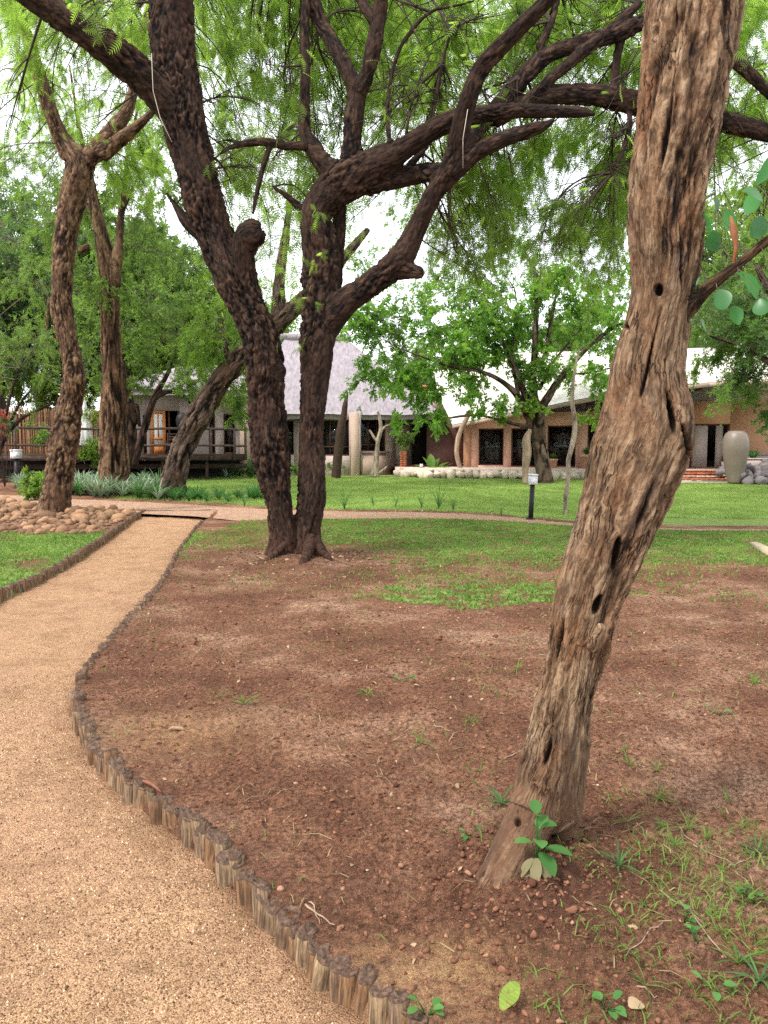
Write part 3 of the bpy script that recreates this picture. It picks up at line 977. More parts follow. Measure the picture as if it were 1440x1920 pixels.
# ------------------------------------------------------------------ tree 1: the tan leaning trunk in front
def make_front_tree():
    Y = float(FRONT_TREE[1]) + 0.06
    main = skel([(1030, 1520, .12, 122), (1028, 1480, .10, 132), (1045, 1400, .06, 116), (1062, 1300, .05, 101), (1085, 1200, .05, 111), (1112, 1100, .05, 134), (1148, 1000, .05, 153),
                 (1176, 900, .05, 166), (1194, 850, .05, 172), (1208, 800, .05, 158), (1212, 740, .05, 140), (1211, 690, .05, 130), (1231, 600, .05, 118), (1247, 500, .05, 126),
                 (1246, 400, .05, 135), (1258, 300, .05, 146), (1270, 200, .05, 152), (1283, 100, .05, 164), (1296, 0, .05, 178), (1306, -90, .06, 186), (1312, -180, .06, 180), (1325, -300, .1, 160), (1340, -430, .15, 140), (1350, -600, .2, 120)], Y)
    left_root = skel([(1044, 1390, .10, 60), (1020, 1470, .08, 88), (988, 1540, .0, 92), (958, 1600, -.09, 90), (932, 1655, -.17, 96), (908, 1720, -.22, 108)], Y)
    right_root = skel([(1052, 1390, .10, 50), (1058, 1440, .12, 68), (1056, 1500, .14, 66), (1053, 1560, .13, 64), (1050, 1620, .13, 78), (1046, 1690, .12, 90)], Y)
    burl = skel([(1258, 742, -.03, 60), (1266, 790, -.05, 62), (1266, 830, -.05, 62), (1254, 872, -.04, 56), (1230, 910, 0, 60)], Y)
    fork = skel([(1330, 90, .02, 90), (1350, 0, .0, 84), (1385, -110, -.03, 80), (1430, -260, -.1, 72), (1500, -460, -.2, 60)], Y)
    side = skel([(1285, 585, .02, 40), (1318, 548, -.02, 30), (1352, 520, -.08, 25), (1392, 490, -.12, 22), (1425, 462, -.16, 22), (1475, 425, -.2, 20), (1560, 370, -.25, 15)], Y)
    stub = skel([(1115, 1215, -.09, 38), (1124, 1188, -.13, 30), (1130, 1172, -.15, 24)], Y)
    tubes = [main, left_root, right_root, burl, fork, side, stub]
    V, Fs, ed = voxel_union(tubes, 0.0052)
    V = relax(V, ed, 10, 0.6)
    N = normals(V, Fs)
    # deep slits and knots, carved into the wood
    carve = np.zeros(len(V))
    def pit(px, py, lx, ly, depth, rot=0.0, dy=-0.17):
        nonlocal carve
        p, s = at(px, py, Y + dy)
        dx, dz = V[:, 0] - p[0], V[:, 2] - p[2]
        c, n = math.cos(rot), math.sin(rot)
        a, b = dx * c + dz * n, -dx * n + dz * c
        wob = 0.45 * noise3(V * [14, 14, 9], 77)
        e = np.sqrt((a / (lx * s)) ** 2 + (b / (ly * s)) ** 2) + wob
        carve = np.maximum(carve, depth * sstep(1.1, 0.45, e) * (N[:, 1] < 0.35))
    pit(1263, 768, 6, 50, 0.055, 0.12, -0.12); pit(1290, 832, 4.5, 36, 0.04, 0.35, -0.10)
    pit(1168, 1045, 7, 34, 0.05, -0.12); pit(1136, 1142, 8, 20, 0.045, -0.3); pit(1258, 528, 9, 13, 0.045, 0.3)
    pit(1238, 665, 3.6, 95, 0.030, -0.22); pit(1066, 1225, 4, 60, 0.030, -0.2); pit(1270, 235, 4.5, 95, 0.026, -0.12); pit(1213, 60, 4, 120, 0.020)
    pit(1043, 1440, 5, 32, 0.03, -0.25); pit(978, 1562, 7, 6, 0.03); pit(1203, 565, 3.5, 60, 0.025, 0.2)
    pit(1120, 880, 4, 70, 0.022, -0.25); pit(1190, 440, 3.5, 110, 0.02, -0.05); pit(1305, 480, 4, 80, .02, .05); pit(1220, 960, 4, 70, .022, -.3); pit(1150, 720, 3.5, 90, .02, -.2)
    axis = np.vstack([main, skel([(985, 1600, .0, 140), (940, 1720, -.1, 150)], Y)])[np.r_[len(main) + 1, len(main), 0:len(main)]]
    axis[:, 3] = np.clip(axis[:, 3], .12, .16); bigR = .10
    V2, H, N = bark(V, Fs, [axis, fork, side], 0.03, [(8, 0.15, 0.013, 'furrow'), (13, 0.35, 0.012, 'lump'), (20, 0.14, 0.007, 'furrow'), (42, 0.17, 0.006, 'furrow'), (60, 0.32, 0.0045, 'plate'), (105, 0.4, 0.0038, 'lump')], (6.0, 0.018), .10)
    BC = bark.q
    # earth and rain have rounded off the bark low on the legs
    lw = (sstep(0.50, 0.36, V2[:, 2]) * sstep(0.16, 0.26, V2[:, 2]))[:, None]
    V2 = V2 * (1 - lw) + relax(V2, ed, 10) * lw
    HS = relax(np.c_[H, H, H], ed, 14)[:, 0]
    H = H * (1 - lw[:, 0]) + HS * lw[:, 0] + 0.10 * lw[:, 0] * noise3(V * [26, 26, 9], 71)
    # the burl and the lower legs are worn smooth
    pb, s = at(1258, 820, Y - .1)
    wb = np.exp(-(((V[:, 0] - pb[0]) / 0.07) ** 2 + ((V[:, 2] - pb[2]) / 0.16) ** 2))
    low = sstep(0.42, 0.10, V[:, 2])
    k = np.clip(0.60 * wb + 0.08 * low, 0, 1)[:, None]
    V2 = V2 * (1 - k) + V * k
    H = H * (1 - k[:, 0]) + 0.62 * k[:, 0]
    V2 = V2 - N * carve[:, None]
    H = np.clip(H - carve * 22, 0, 1)
    g = ground_z(V2[:, 0], V2[:, 1])
    dirt = sstep(0.50, 0.05, V2[:, 2] - g + 0.10 * noise3(V2 * 5, 81))
    loc = np.array([FRONT_TREE[0], FRONT_TREE[1], 0.05])
    t = thing('leaning_tree', loc, 'large tan trunk with flaking bark leaning across the foreground, hollow knots and burl', 'tree')
    build('trunk', V2 - loc, Fs, M['bark_tan'], t, True, {'bark': H, 'dirt': dirt, 'bc': BC})
    # leafy shoots on the side branch: broad rounded leaves close to the camera
    LV, LF = big_leaf(1.0, .40, 0, .45, 12)
    src = smooth_path(side, 0.02)
    spots = [(1345, 545, 44, -70, -.10), (1385, 512, 58, -40, -.13), (1345, 470, 40, 120, -.05), (1330, 440, 46, 105, -.02), (1312, 520, 34, -110, -.02), (1410, 445, 44, 60, -.20), (1440, 500, 66, -20, -.25),
             (1425, 560, 40, -90, -.2), (1398, 400, 40, 70, -.1), (1440, 415, 52, 20, -.3), (1365, 430, 34, 95, -.08), (1418, 345, 46, 60, -.15), (1430, 380, 48, 150, -.22), (1320, 600, 26, -100, 0), (1372, 575, 36, -60, -.1),
             (1340, 395, 30, 80, -.05), (1455, 470, 60, 30, -.2), (1300, 470, 26, 110, .05)]
    tw = Bag()
    for n, (px, py, ln, ang, dy) in enumerate(spots):
        p, s = at(px, py, Y + dy)
        ln *= s
        a = R(ang)
        d = np.array([math.cos(a), RNG.uniform(-.5, .1), math.sin(a)]); d /= np.linalg.norm(d)
        Vv, Ff, _ = scatter(LV, LF, p[None], d[None], np.array([ln]), np.zeros(1), up=0.15)
        build('leaf', Vv - loc, [Ff], M['leaf_round'], t, True, {'tint': np.full(len(Vv), RNG.uniform(0, 1))})
        j = np.argmin(np.linalg.norm(src[:, :3] - p, axis=1))
        q = src[j, :3]
        m = (p + q) / 2 + np.array([0, 0, 0.02])
        tw.tube(bez(q[None], m[None], p[None], 6)[0] - loc, np.linspace(0.0022, 0.001, 6), 5)
    tw.build('leaf_stalk_growth', M['twig_grey'], t)
    # dry broken shoot
    b = Bag(); b.tube(skel([(1372, 512, -.1, 9), (1380, 465, -.12, 10), (1376, 432, -.12, 15), (1370, 405, -.12, 5)], Y)[:, :3] - loc, [.006, .007, .012, .003], 7)
    b.build('dry_shoot', plain('dry_shoot', (0.26, 0.10, 0.04), 0.8, .4, 20), t, True)
    # upper boughs, above the picture
    cr = Crown()
    up = np.vstack([smooth_path(main, .2)[-8:, :3], smooth_path(fork, .2)[-6:, :3]])
    for c, r in (((1.9, 2.2, 4.9), 0.8), ((2.6, 3.2, 4.7), 0.9), ((1.4, 3.9, 5.4), 0.8), ((2.9, 1.6, 5.2), 0.9)):
        for n in range(5):
            cr.clump(np.array(c) + RNG.normal(0, .4, 3), r * .6, up, 8, 60, SPRAY_B, (.09, .15), .2, .012)
    cr.build(t, M['leaf_mid'], M['twig'], origin=loc)
    return t
make_front_tree()

# ------------------------------------------------------------------ tree 2: the forked dark tree in the middle
def make_mid_tree():
    Y = float(MID_TREE[1])
    L = []
    A = lambda rows: L.append(skel([(a, b, c, w * (.97 if w > 62 else .86)) for a, b, c, w in rows], Y))
    A([(524, 1085, 0, 84), (528, 1040, 0, 68), (531, 1000, 0, 58), (522, 930, 0, 60), (509, 865, 0, 70), (503, 800, 0, 70), (498, 740, 0, 70), (496, 690, 0, 74), (489, 640, 0, 72), (470, 590, 0, 70), (445, 540, 0, 70),
       (420, 480, 0, 74), (392, 410, 0, 74), (372, 330, 0, 74), (353, 260, 0, 78), (339, 190, 0, 80), (327, 120, 0, 82), (320, 50, 0, 82), (318, -40, 0, 80), (310, -200, .3, 66), (296, -420, .5, 40)])
    A([(342, 225, 0, 70), (285, 160, -.2, 66), (220, 105, -.5, 64), (150, 55, -.8, 58), (85, 10, -1.0, 56), (10, -40, -1.3, 50), (-110, -110, -1.8, 40)])
    A([(474, 575, -.02, 56), (460, 515, -.10, 50), (456, 470, -.18, 50), (466, 442, -.22, 62), (482, 434, -.24, 58)])
    A([(385, 440, 0, 46), (350, 415, 0, 30), (328, 385, .05, 14), (312, 362, .05, 8)])
    A([(508, 700, -.05, 60), (528, 690, -.05, 40)])
    A([(584, 1090, 0, 86), (582, 1040, 0, 70), (578, 1000, .05, 58), (584, 940, .05, 62), (584, 880, .05, 60), (583, 820, .05, 54), (586, 760, .05, 56), (591, 700, .05, 62), (595, 650, .05, 64), (601, 600, .05, 72), (603, 560, .05, 76),
       (603, 520, .05, 80), (600, 470, .05, 72), (594, 430, .05, 64), (594, 395, .05, 62), (622, 360, .05, 70), (660, 332, 0, 78), (700, 312, -.05, 70), (760, 278, -.2, 50), (810, 245, -.3, 44), (850, 226, -.4, 42), (900, 215, -.4, 36), (960, 208, -.5, 32),
       (1040, 209, -.6, 28), (1096, 211, -.65, 22), (1116, 214, -.67, 9)])
    A([(607, 610, .05, 66), (648, 566, -.1, 60), (690, 537, -.2, 54), (730, 506, -.3, 58), (756, 478, -.35, 56), (776, 440, -.4, 48), (795, 400, -.5, 44), (815, 360, -.6, 44), (840, 328, -.7, 48), (855, 290, -.8, 50), (866, 230, -1, 42), (884, 170, -1.2, 40),
       (905, 125, -1.3, 40), (955, 72, -1.5, 38), (1015, 12, -1.8, 34), (1070, -45, -2, 28), (1140, -130, -2.2, 22)])
    A([(742, 502, -.3, 50), (775, 508, -.4, 32), (790, 512, -.42, 26)])
    A([(842, 328, -.7, 44), (890, 288, -.9, 36), (940, 262, -1.1, 34), (990, 246, -1.2, 32), (1018, 236, -1.3, 23), (1038, 224, -1.33, 8)])
    A([(690, 345, .05, 50), (740, 335, .05, 44), (790, 325, 0, 42), (838, 322, -.4, 40)])
    A([(850, 320, -.6, 40), (868, 285, -.2, 38), (900, 240, .2, 36), (935, 200, .3, 40), (985, 142, .3, 40), (1025, 105, .3, 36), (1080, 85, .3, 34), (1160, 62, .2, 34), (1240, 30, .2, 34), (1310, 40, .1, 30), (1370, 105, .0, 28), (1440, 172, 0, 24), (1520, 255, 0, 18)])
    A([(930, 225, .2, 32), (1000, 187, .3, 36), (1060, 178, .3, 42), (1130, 180, .3, 46), (1200, 195, .3, 50), (1290, 214, .3, 46), (1360, 228, .3, 42), (1440, 250, .3, 36), (1530, 275, .3, 28), (1640, 300, .3, 18)])
    A([(970, 205, .2, 22), (1030, 150, .2, 24), (1090, 100, .2, 26), (1140, 60, .2, 24), (1200, 5, .2, 18)])
    A([(1150, 185, .3, 22), (1155, 120, .3, 20), (1165, 70, .3, 20)])
    A([(650, 340, 0, 54), (612, 312, 0, 48), (586, 275, 0, 42), (571, 245, 0, 30), (571, 180, 0, 24), (573, 120, .1, 22), (572, 60, .1, 20), (575, -30, .1, 16), (590, -150, .2, 10)])
    A([(585, 272, 0, 24), (540, 274, -.2, 20), (500, 266, -.3, 18), (460, 269, -.4, 16), (430, 277, -.5, 11), (402, 297, -.6, 6)])
    A([(508, 270, -.28, 13), (492, 318, -.3, 13), (480, 370, -.3, 11), (474, 402, -.3, 7)])
    A([(455, 270, -.4, 9), (425, 262, -.45, 7), (395, 272, -.5, 5)])
    A([(660, 335, 0, 54), (660, 262, 0, 44), (665, 205, 0, 44), (668, 172, 0, 42), (652, 135, 0, 34), (628, 88, .1, 34), (602, 45, .2, 34), (585, 0, .2, 36), (568, -70, .3, 34), (540, -200, .5, 24)])
    A([(668, 178, 0, 40), (686, 148, -.1, 34), (700, 90, -.2, 36), (711, 30, -.2, 32), (719, -50, -.3, 28), (730, -180, -.4, 20)])
    A([(702, 42, -.2, 26), (680, 5, -.1, 24), (660, -50, 0, 20)])
    A([(640, 345, .25, 32), (636, 420, .25, 30), (631, 500, .25, 32), (622, 575, .2, 34)])
    A([(730, 262, -.2, 11), (727, 190, -.2, 10), (742, 112, -.2, 11), (768, 62, -.2, 11), (808, 22, -.2, 9), (850, 12, -.2, 8), (890, 2, -.2, 6)])
    A([(578, 405, .05, 20), (545, 374, .05, 15), (512, 350, .05, 8)])
    A([(1010, 90, .3, 16), (1035, 40, .3, 14), (1050, -20, .3, 10)])
    A([(1180, 195, .3, 14), (1180, 240, .2, 13), (1165, 290, .15, 11), (1150, 325, .1, 7)])
    A([(760, 320, 0, 18), (790, 285, .2, 16), (803, 262, .3, 12), (812, 210, .4, 10), (830, 120, .5, 9), (845, 60, .5, 7)])
    tubes = L
    V, Fs, ed = voxel_union(tubes, 0.0175)
    V = relax(V, ed, 5, 0.5)
    V, H, N = bark(V, Fs, tubes, 0.07, [(8, 0.34, 0.026, 'furrow'), (15, 0.40, 0.026, 'furrow'), (27, 0.45, 0.018, 'plate'), (44, .5, .010, 'lump')], (2.0, 0.03), .26)
    BC = bark.q
    g = ground_z(V[:, 0], V[:, 1])
    dirt = sstep(0.6, 0.05, V[:, 2] - g + .2 * noise3(V * 3, 5)) * 0.6
    loc = np.array([MID_TREE[0], MID_TREE[1], 0.0])
    t = thing('forked_tree', loc, 'big dark tree with two joined trunks and wide spreading limbs behind the path edge', 'tree')
    build('trunk', V - loc, Fs, M['bark_dark'], t, True, {'bark': H, 'dirt': dirt, 'bc': BC})
    # roots spreading at the foot
    for k, (px, py, w) in enumerate([(492, 1050, 26), (470, 1062, 14), (620, 1052, 30), (650, 1058, 16), (556, 1066, 24)]):
        c, s = at(540 if px < 550 else 585, 1010, Y - .1); e = on_ground(px, py, 0.02)
        P = bez(c[None], ((c + e) / 2 + [0, -.05, -.18])[None], e[None], 9)[0]
        V2, Fq, caps = tube_arrays(P - loc, np.linspace(w * s * .55, w * s * .12, 9), 10)
        V2 += (0.012 * noise3(V2 * 14, 90))[:, None]
        build('root', V2, [Fq], M['bark_dark'], t, True, {'bark': 0.55 + 0.4 * noise3(V2 * 20, 91), 'dirt': np.full(len(V2), .55), 'bc': V2})
    src = wood_points(tubes, 0.3)
    src = src[src[:, 2] > 4.2]
    cr = Crown()
    def fill(n, px, py, dy, rad, subs, leaves, size=(.13, .23), r0=.010, tint=(0.0, 1.0), droop=.45, hang=.25, lf=FEATHER):
        for _ in range(n):
            p, s = at(RNG.uniform(*px), RNG.uniform(*py), Y + RNG.uniform(*dy))
            cr.clump(p, rad * RNG.uniform(.7, 1.3), src, subs, int(leaves * 2.1), lf, size, droop, r0, 1.0, tint, hang=hang)
    fill(15, (-80, 300), (-60, 120), (0.6, 4), .62, 9, 85, tint=(.2, .9))
    fill(15, (360, 560), (-60, 230), (0.8, 4.5), .62, 10, 75, tint=(.2, .8))
    fill(5, (430, 560), (200, 330), (.6, 3), .5, 9, 38, r0=.007, tint=(0, .5))
    fill(22, (640, 900), (-60, 240), (.9, 5), .62, 9, 75, tint=(.3, 1))
    fill(30, (880, 1220), (-80, 190), (.8, 5), .62, 9, 85, tint=(.3, 1))
    fill(30, (840, 1200), (230, 430), (.6, 4.5), .60, 9, 85, tint=(.35, 1))
    fill(15, (820, 1150), (400, 540), (.3, 4), .50, 11, 34, r0=.012, tint=(.0, .6))
    fill(16, (560, 1200), (-60, 160), (6, 11), 1.0, 9, 70, (.2, .32), tint=(.3, 1), lf=FEATHER_S)
    fill(34, (1300, 1560), (-60, 420), (.8, 5), .62, 9, 90, tint=(.35, 1))
    fill(34, (380, 1200), (-80, 230), (3.5, 8), .85, 9, 85, tint=(.3, 1))
    fill(10, (540, 800), (-60, 200), (2, 7), .7, 9, 70, tint=(.3, 1))
    # bare forked branchlets that show dark against the sky
    fill(26, (660, 1200), (-40, 330), (-.6, 2.5), .95, 13, 7, r0=.024, tint=(.2, .8), droop=.2)
    fill(8, (370, 560), (-40, 330), (-.5, 2), .8, 11, 8, r0=.020, tint=(.2, .8), droop=.5)
    fill(9, (1310, 1480), (-20, 420), (-.4, 2), .8, 11, 8, r0=.020, tint=(.2, .8), droop=.3)
    fill(8, (0, 300), (-20, 250), (.2, 3), .8, 11, 8, r0=.020, tint=(.2, .8), droop=.3)
    fill(7, (820, 1150), (380, 520), (.2, 2), .7, 14, 6, r0=.018, tint=(.2, .8), droop=.3)
    fill(14, (820, 1190), (380, 560), (2, 6), .7, 9, 55, tint=(.3, 1))
    fill(18, (1290, 1560), (-60, 460), (3, 8), .85, 9, 85, tint=(.3, 1))
    fill(7, (440, 760), (230, 420), (3, 8), .6, 9, 26, tint=(.3, 1))
    fill(2, (40, 330), (-90, 10), (-2.5, -1), .35, 7, 22, tint=(.2, .9))
    fill(34, (540, 830), (20, 420), (5, 10), 1.0, 13, 46, (.2, .34), r0=.018, tint=(.3, 1), droop=.3, lf=FEATHER_S)
    fill(24, (430, 600), (230, 560), (5, 9), .9, 13, 26, (.2, .32), r0=.014, tint=(.3, 1), droop=.3, lf=FEATHER_S)
    fill(22, (360, 1200), (-60, 130), (4, 9), 1.0, 10, 60, (.2, .32), tint=(.3, 1), lf=FEATHER_S)
    fill(12, (760, 1190), (420, 580), (4, 9), .9, 12, 34, r0=.014, tint=(.4, 1))
    fill(10, (700, 1000), (100, 300), (0, 3), .5, 12, 14, r0=.012, tint=(.0, .4))
    for px, py in ((590, 480), (600, 400), (578, 560), (1100, 700), (545, 640), (560, 400)):
        p, s = at(px, py, Y - .4)
        cr.clump(p, .22, wood_points(tubes, .3), 4, 12, FEATHER, (.10, .16), .5, .004, tint=(.5, 1))
    # foliage beyond the frame, so that the tree is whole from other sides
    for _ in range(26):
        a = RNG.uniform(0, 6.28); r = RNG.uniform(2, 6.5)
        cr.clump((MID_TREE[0] + 1 + r * math.cos(a), MID_TREE[1] + r * math.sin(a), RNG.uniform(8.6, 10.5)), .9, src, 7, 60, FEATHER_S, (.16, .26), .4, .012, tint=(.2, .9))
    print('mid tree leaves tris', cr.build(t, M['leaf_acacia'], M['twig'], origin=loc))
    # pale cord caught on the limbs
    b = Bag()
    b.tube(skel([(284, 100, -.5, 2), (287, 170, -.45, 2), (300, 220, -.45, 2), (322, 266, -.45, 2)], Y)[:, :3] - loc, .0045, 6)
    b.tube(skel([(877, 205, -1.3, 2), (868, 260, -1.3, 2), (868, 315, -1.2, 2)], Y)[:, :3] - loc, .004, 6)
    b.build('dry_vine', plain('pale_vine', (0.45, 0.40, 0.33), .8, .2), t, True)
make_mid_tree()

# ------------------------------------------------------------------ the other trees whose trunks show
def wood_tree(name, label, Y, rows, voxel, layers, bm, leafsets, lump=None, twig='twig_grey', relaxn=4, crown_name='crown', group=None, loc=None, smooth_step=.12, srcmin=None):
    tubes = [skel(r, Y) for r in (THIN(rows) if name in ('slender_tree', 'straight_tree') else rows)]
    V, Fs, ed = voxel_union(tubes, voxel)
    V = relax(V, ed, relaxn, .5)
    V, H, N = bark(V, Fs, tubes, smooth_step, layers, lump, .35)
    z = V[:, 2].min()
    loc = np.array([tubes[0][0][0], tubes[0][0][1], float(ground_z(tubes[0][0][0], tubes[0][0][1])[0])])
    t = thing(name, loc, label, 'tree', group)
    build('trunk', V - loc, Fs, M[bm], t, True, {'bark': H, 'dirt': np.zeros(len(V)), 'bc': bark.q})
    src = wood_points(tubes, .4)
    if srcmin is not None: src = src[src[:, 2] > srcmin]
    by = {}
    for ls in leafsets:
        (n, px, py, dy, rad, subs, leaves, lf, size, lm) = ls[:10]
        kw = ls[10] if len(ls) > 10 else {}
        cr = by.setdefault(lm, Crown())
        for _ in range(n):
            p, s = at(RNG.uniform(*px), RNG.uniform(*py), Y + RNG.uniform(*dy))
            cr.clump(p, rad * RNG.uniform(.7, 1.3), src, subs, leaves, lf, size, kw.get('droop', .3), kw.get('r0', .016), 1.0, kw.get('tint', (0, 1)), kw.get('up', .4), kw.get('main', True), kw.get('hang', .2))
    for lm, cr in by.items():
        cr.build(t, M[lm], M[twig], crown_name, loc)
    return t

LB = [(6.5, .36, .034, 'furrow'), (12, .42, .03, 'furrow'), (20, .45, .02, 'plate')]
THIN = lambda rows, k=.82: [[(a, b, c, w * k) for a, b, c, w in r] for r in rows]
wood_tree('slender_tree', 'brown forked tree rising out of the river stones left of the path', float(LEFT_TREE[1]), [
    [(98, 985, 0, 104), (102, 955, 0, 78), (108, 925, 0, 66), (115, 880, 0, 62), (122, 820, 0, 58), (130, 760, 0, 54), (138, 712, 0, 50), (132, 660, 0, 44), (119, 600, 0, 46), (116, 540, 0, 46), (122, 470, 0, 48), (130, 410, 0, 50), (140, 350, 0, 56), (147, 308, 0, 60), (120, 270, 0, 40), (96, 215, -.2, 32), (76, 150, -.4, 30), (58, 90, -.6, 27), (40, 30, -.8, 22), (20, -40, -1, 16)],
    [(150, 318, 0, 50), (185, 276, .1, 42), (216, 240, .2, 36), (240, 205, .3, 28), (254, 150, .4, 22), (264, 80, .5, 18), (280, 0, .6, 14)],
    [(190, 290, 0, 36), (238, 252, -.2, 28), (270, 225, -.3, 20), (310, 185, -.4, 14)],
    [(150, 470, -.1, 20), (166, 460, -.15, 12)],
    [(92, 560, 0, 10), (88, 620, 0, 8)]], .032, LB, 'bark_left',
    [(42, (-80, 330), (-40, 340), (1.0, 7), .9, 9, 170, FEATHER, (.18, .30), 'leaf_acacia', {'tint': (.1, .8), 'hang': .5}),
     (14, (-40, 110), (250, 640), (.3, 4), .8, 8, 110, SPRAY_N, (.16, .26), 'leaf_mid', {'hang': 1.0, 'r0': .01})], (1.6, .06), 'twig', srcmin=5)

wood_tree('straight_tree', 'straight stringy-barked tree in the strap-leaf border before the deck', 26.0, [
    [(212, 945, 0, 84), (210, 915, 0, 62), (208, 880, 0, 50), (210, 800, 0, 46), (208, 720, 0, 44), (207, 640, 0, 42), (205, 560, 0, 42), (200, 500, 0, 40), (190, 440, 0, 32), (178, 385, 0, 24), (166, 320, .2, 16), (146, 230, .4, 10), (130, 120, .6, 6)],
    [(212, 540, 0, 30), (222, 460, 0, 20), (230, 380, .2, 15), (240, 290, .4, 10), (262, 190, .7, 6), (290, 90, 1, 3)],
    [(228, 400, .2, 12), (255, 340, .3, 8), (290, 290, .5, 5)], [(186, 420, .0, 14), (160, 380, .1, 9), (120, 330, .3, 5)],
    [(226, 905, .1, 40), (229, 800, .1, 20), (230, 700, .1, 16)]], .045, [(5.5, .10, .09, 'furrow'), (12, .14, .04, 'furrow')], 'bark_left',
    [(24, (100, 350), (220, 500), (-2, 4), 1.1, 10, 115, SPRAY, (.18, .30), 'leaf_mid', {'tint': (0, .7), 'hang': .8}),
     (12, (150, 320), (430, 600), (-1, 2), .8, 8, 120, SPRAY, (.2, .32), 'leaf_mid', {'hang': .9})], (1.2, .08), srcmin=6)

wood_tree('tilted_tree', 'dark tree tilting right from the border, crossing behind the forked trunks', 24.5, [
    [(318, 945, 0, 56), (322, 915, 0, 50), (335, 870, 0, 44), (358, 810, 0, 42), (385, 755, 0, 42), (415, 710, 0, 40), (455, 668, 0, 38), (500, 627, 0, 36), (535, 592, 0, 34), (575, 556, .2, 28), (630, 500, .5, 20), (690, 430, .8, 12)],
    [(522, 610, 0, 30), (522, 550, 0, 24), (528, 490, .2, 20), (538, 420, .4, 14), (545, 340, .6, 10)],
    [(430, 700, 0, 16), (425, 660, 0, 12), (410, 600, 0, 8)]], .042, [(6, .2, .07, 'furrow'), (13, .3, .035, 'furrow')], 'bark_grey',
    [(22, (350, 475), (560, 750), (-1, 5), .9, 9, 130, SPRAY, (.18, .28), 'leaf_yellow', {'tint': (.0, .8), 'hang': .7}),
     (6, (470, 570), (380, 640), (-.5, 2), .7, 9, 26, SPRAY_N, (.22, .34), 'leaf_yellow', {'hang': .5, 'r0': .012}),
     (3, (430, 475), (735, 790), (0, 2), .6, 7, 70, SPRAY, (.2, .32), 'leaf_mid', {'hang': .5})], (1.2, .08), srcmin=3)

wood_tree('crooked_tree', 'small crooked dark tree growing up through the deck by the orange door', 30.0, [
    [(252, 870, 0, 12), (262, 835, 0, 14), (276, 785, 0, 14), (291, 742, 0, 12), (312, 705, 0, 9), (330, 660, 0, 6)],
    [(290, 745, 0, 10), (318, 735, 0, 8), (345, 745, 0, 6), (362, 762, 0, 4)]], .04, [(5, .25, .05, 'furrow')], 'bark_dark',
    [(22, (235, 400), (540, 735), (-1.5, 2), .9, 9, 120, SPRAY, (.2, .34), 'leaf_mid', {'tint': (0, 1), 'hang': .5})], None, 'twig')

wood_tree('deck_tree', 'thick dark tree trunk on the deck behind the straight tree', 31.0, [
    [(246, 872, 0, 30), (245, 820, 0, 24), (243, 775, 0, 20), (240, 735, 0, 15), (232, 690, 0, 11), (215, 620, .4, 8)],
    [(243, 780, 0, 12), (256, 760, 0, 9), (262, 800, 0, 7)]], .045, [(5, .25, .06, 'furrow')], 'bark_dark',
    [(14, (140, 330), (540, 730), (0, 4), 1.0, 9, 105, SPRAY, (.22, .36), 'leaf_mid', {'tint': (0, .9)})], None, 'twig')

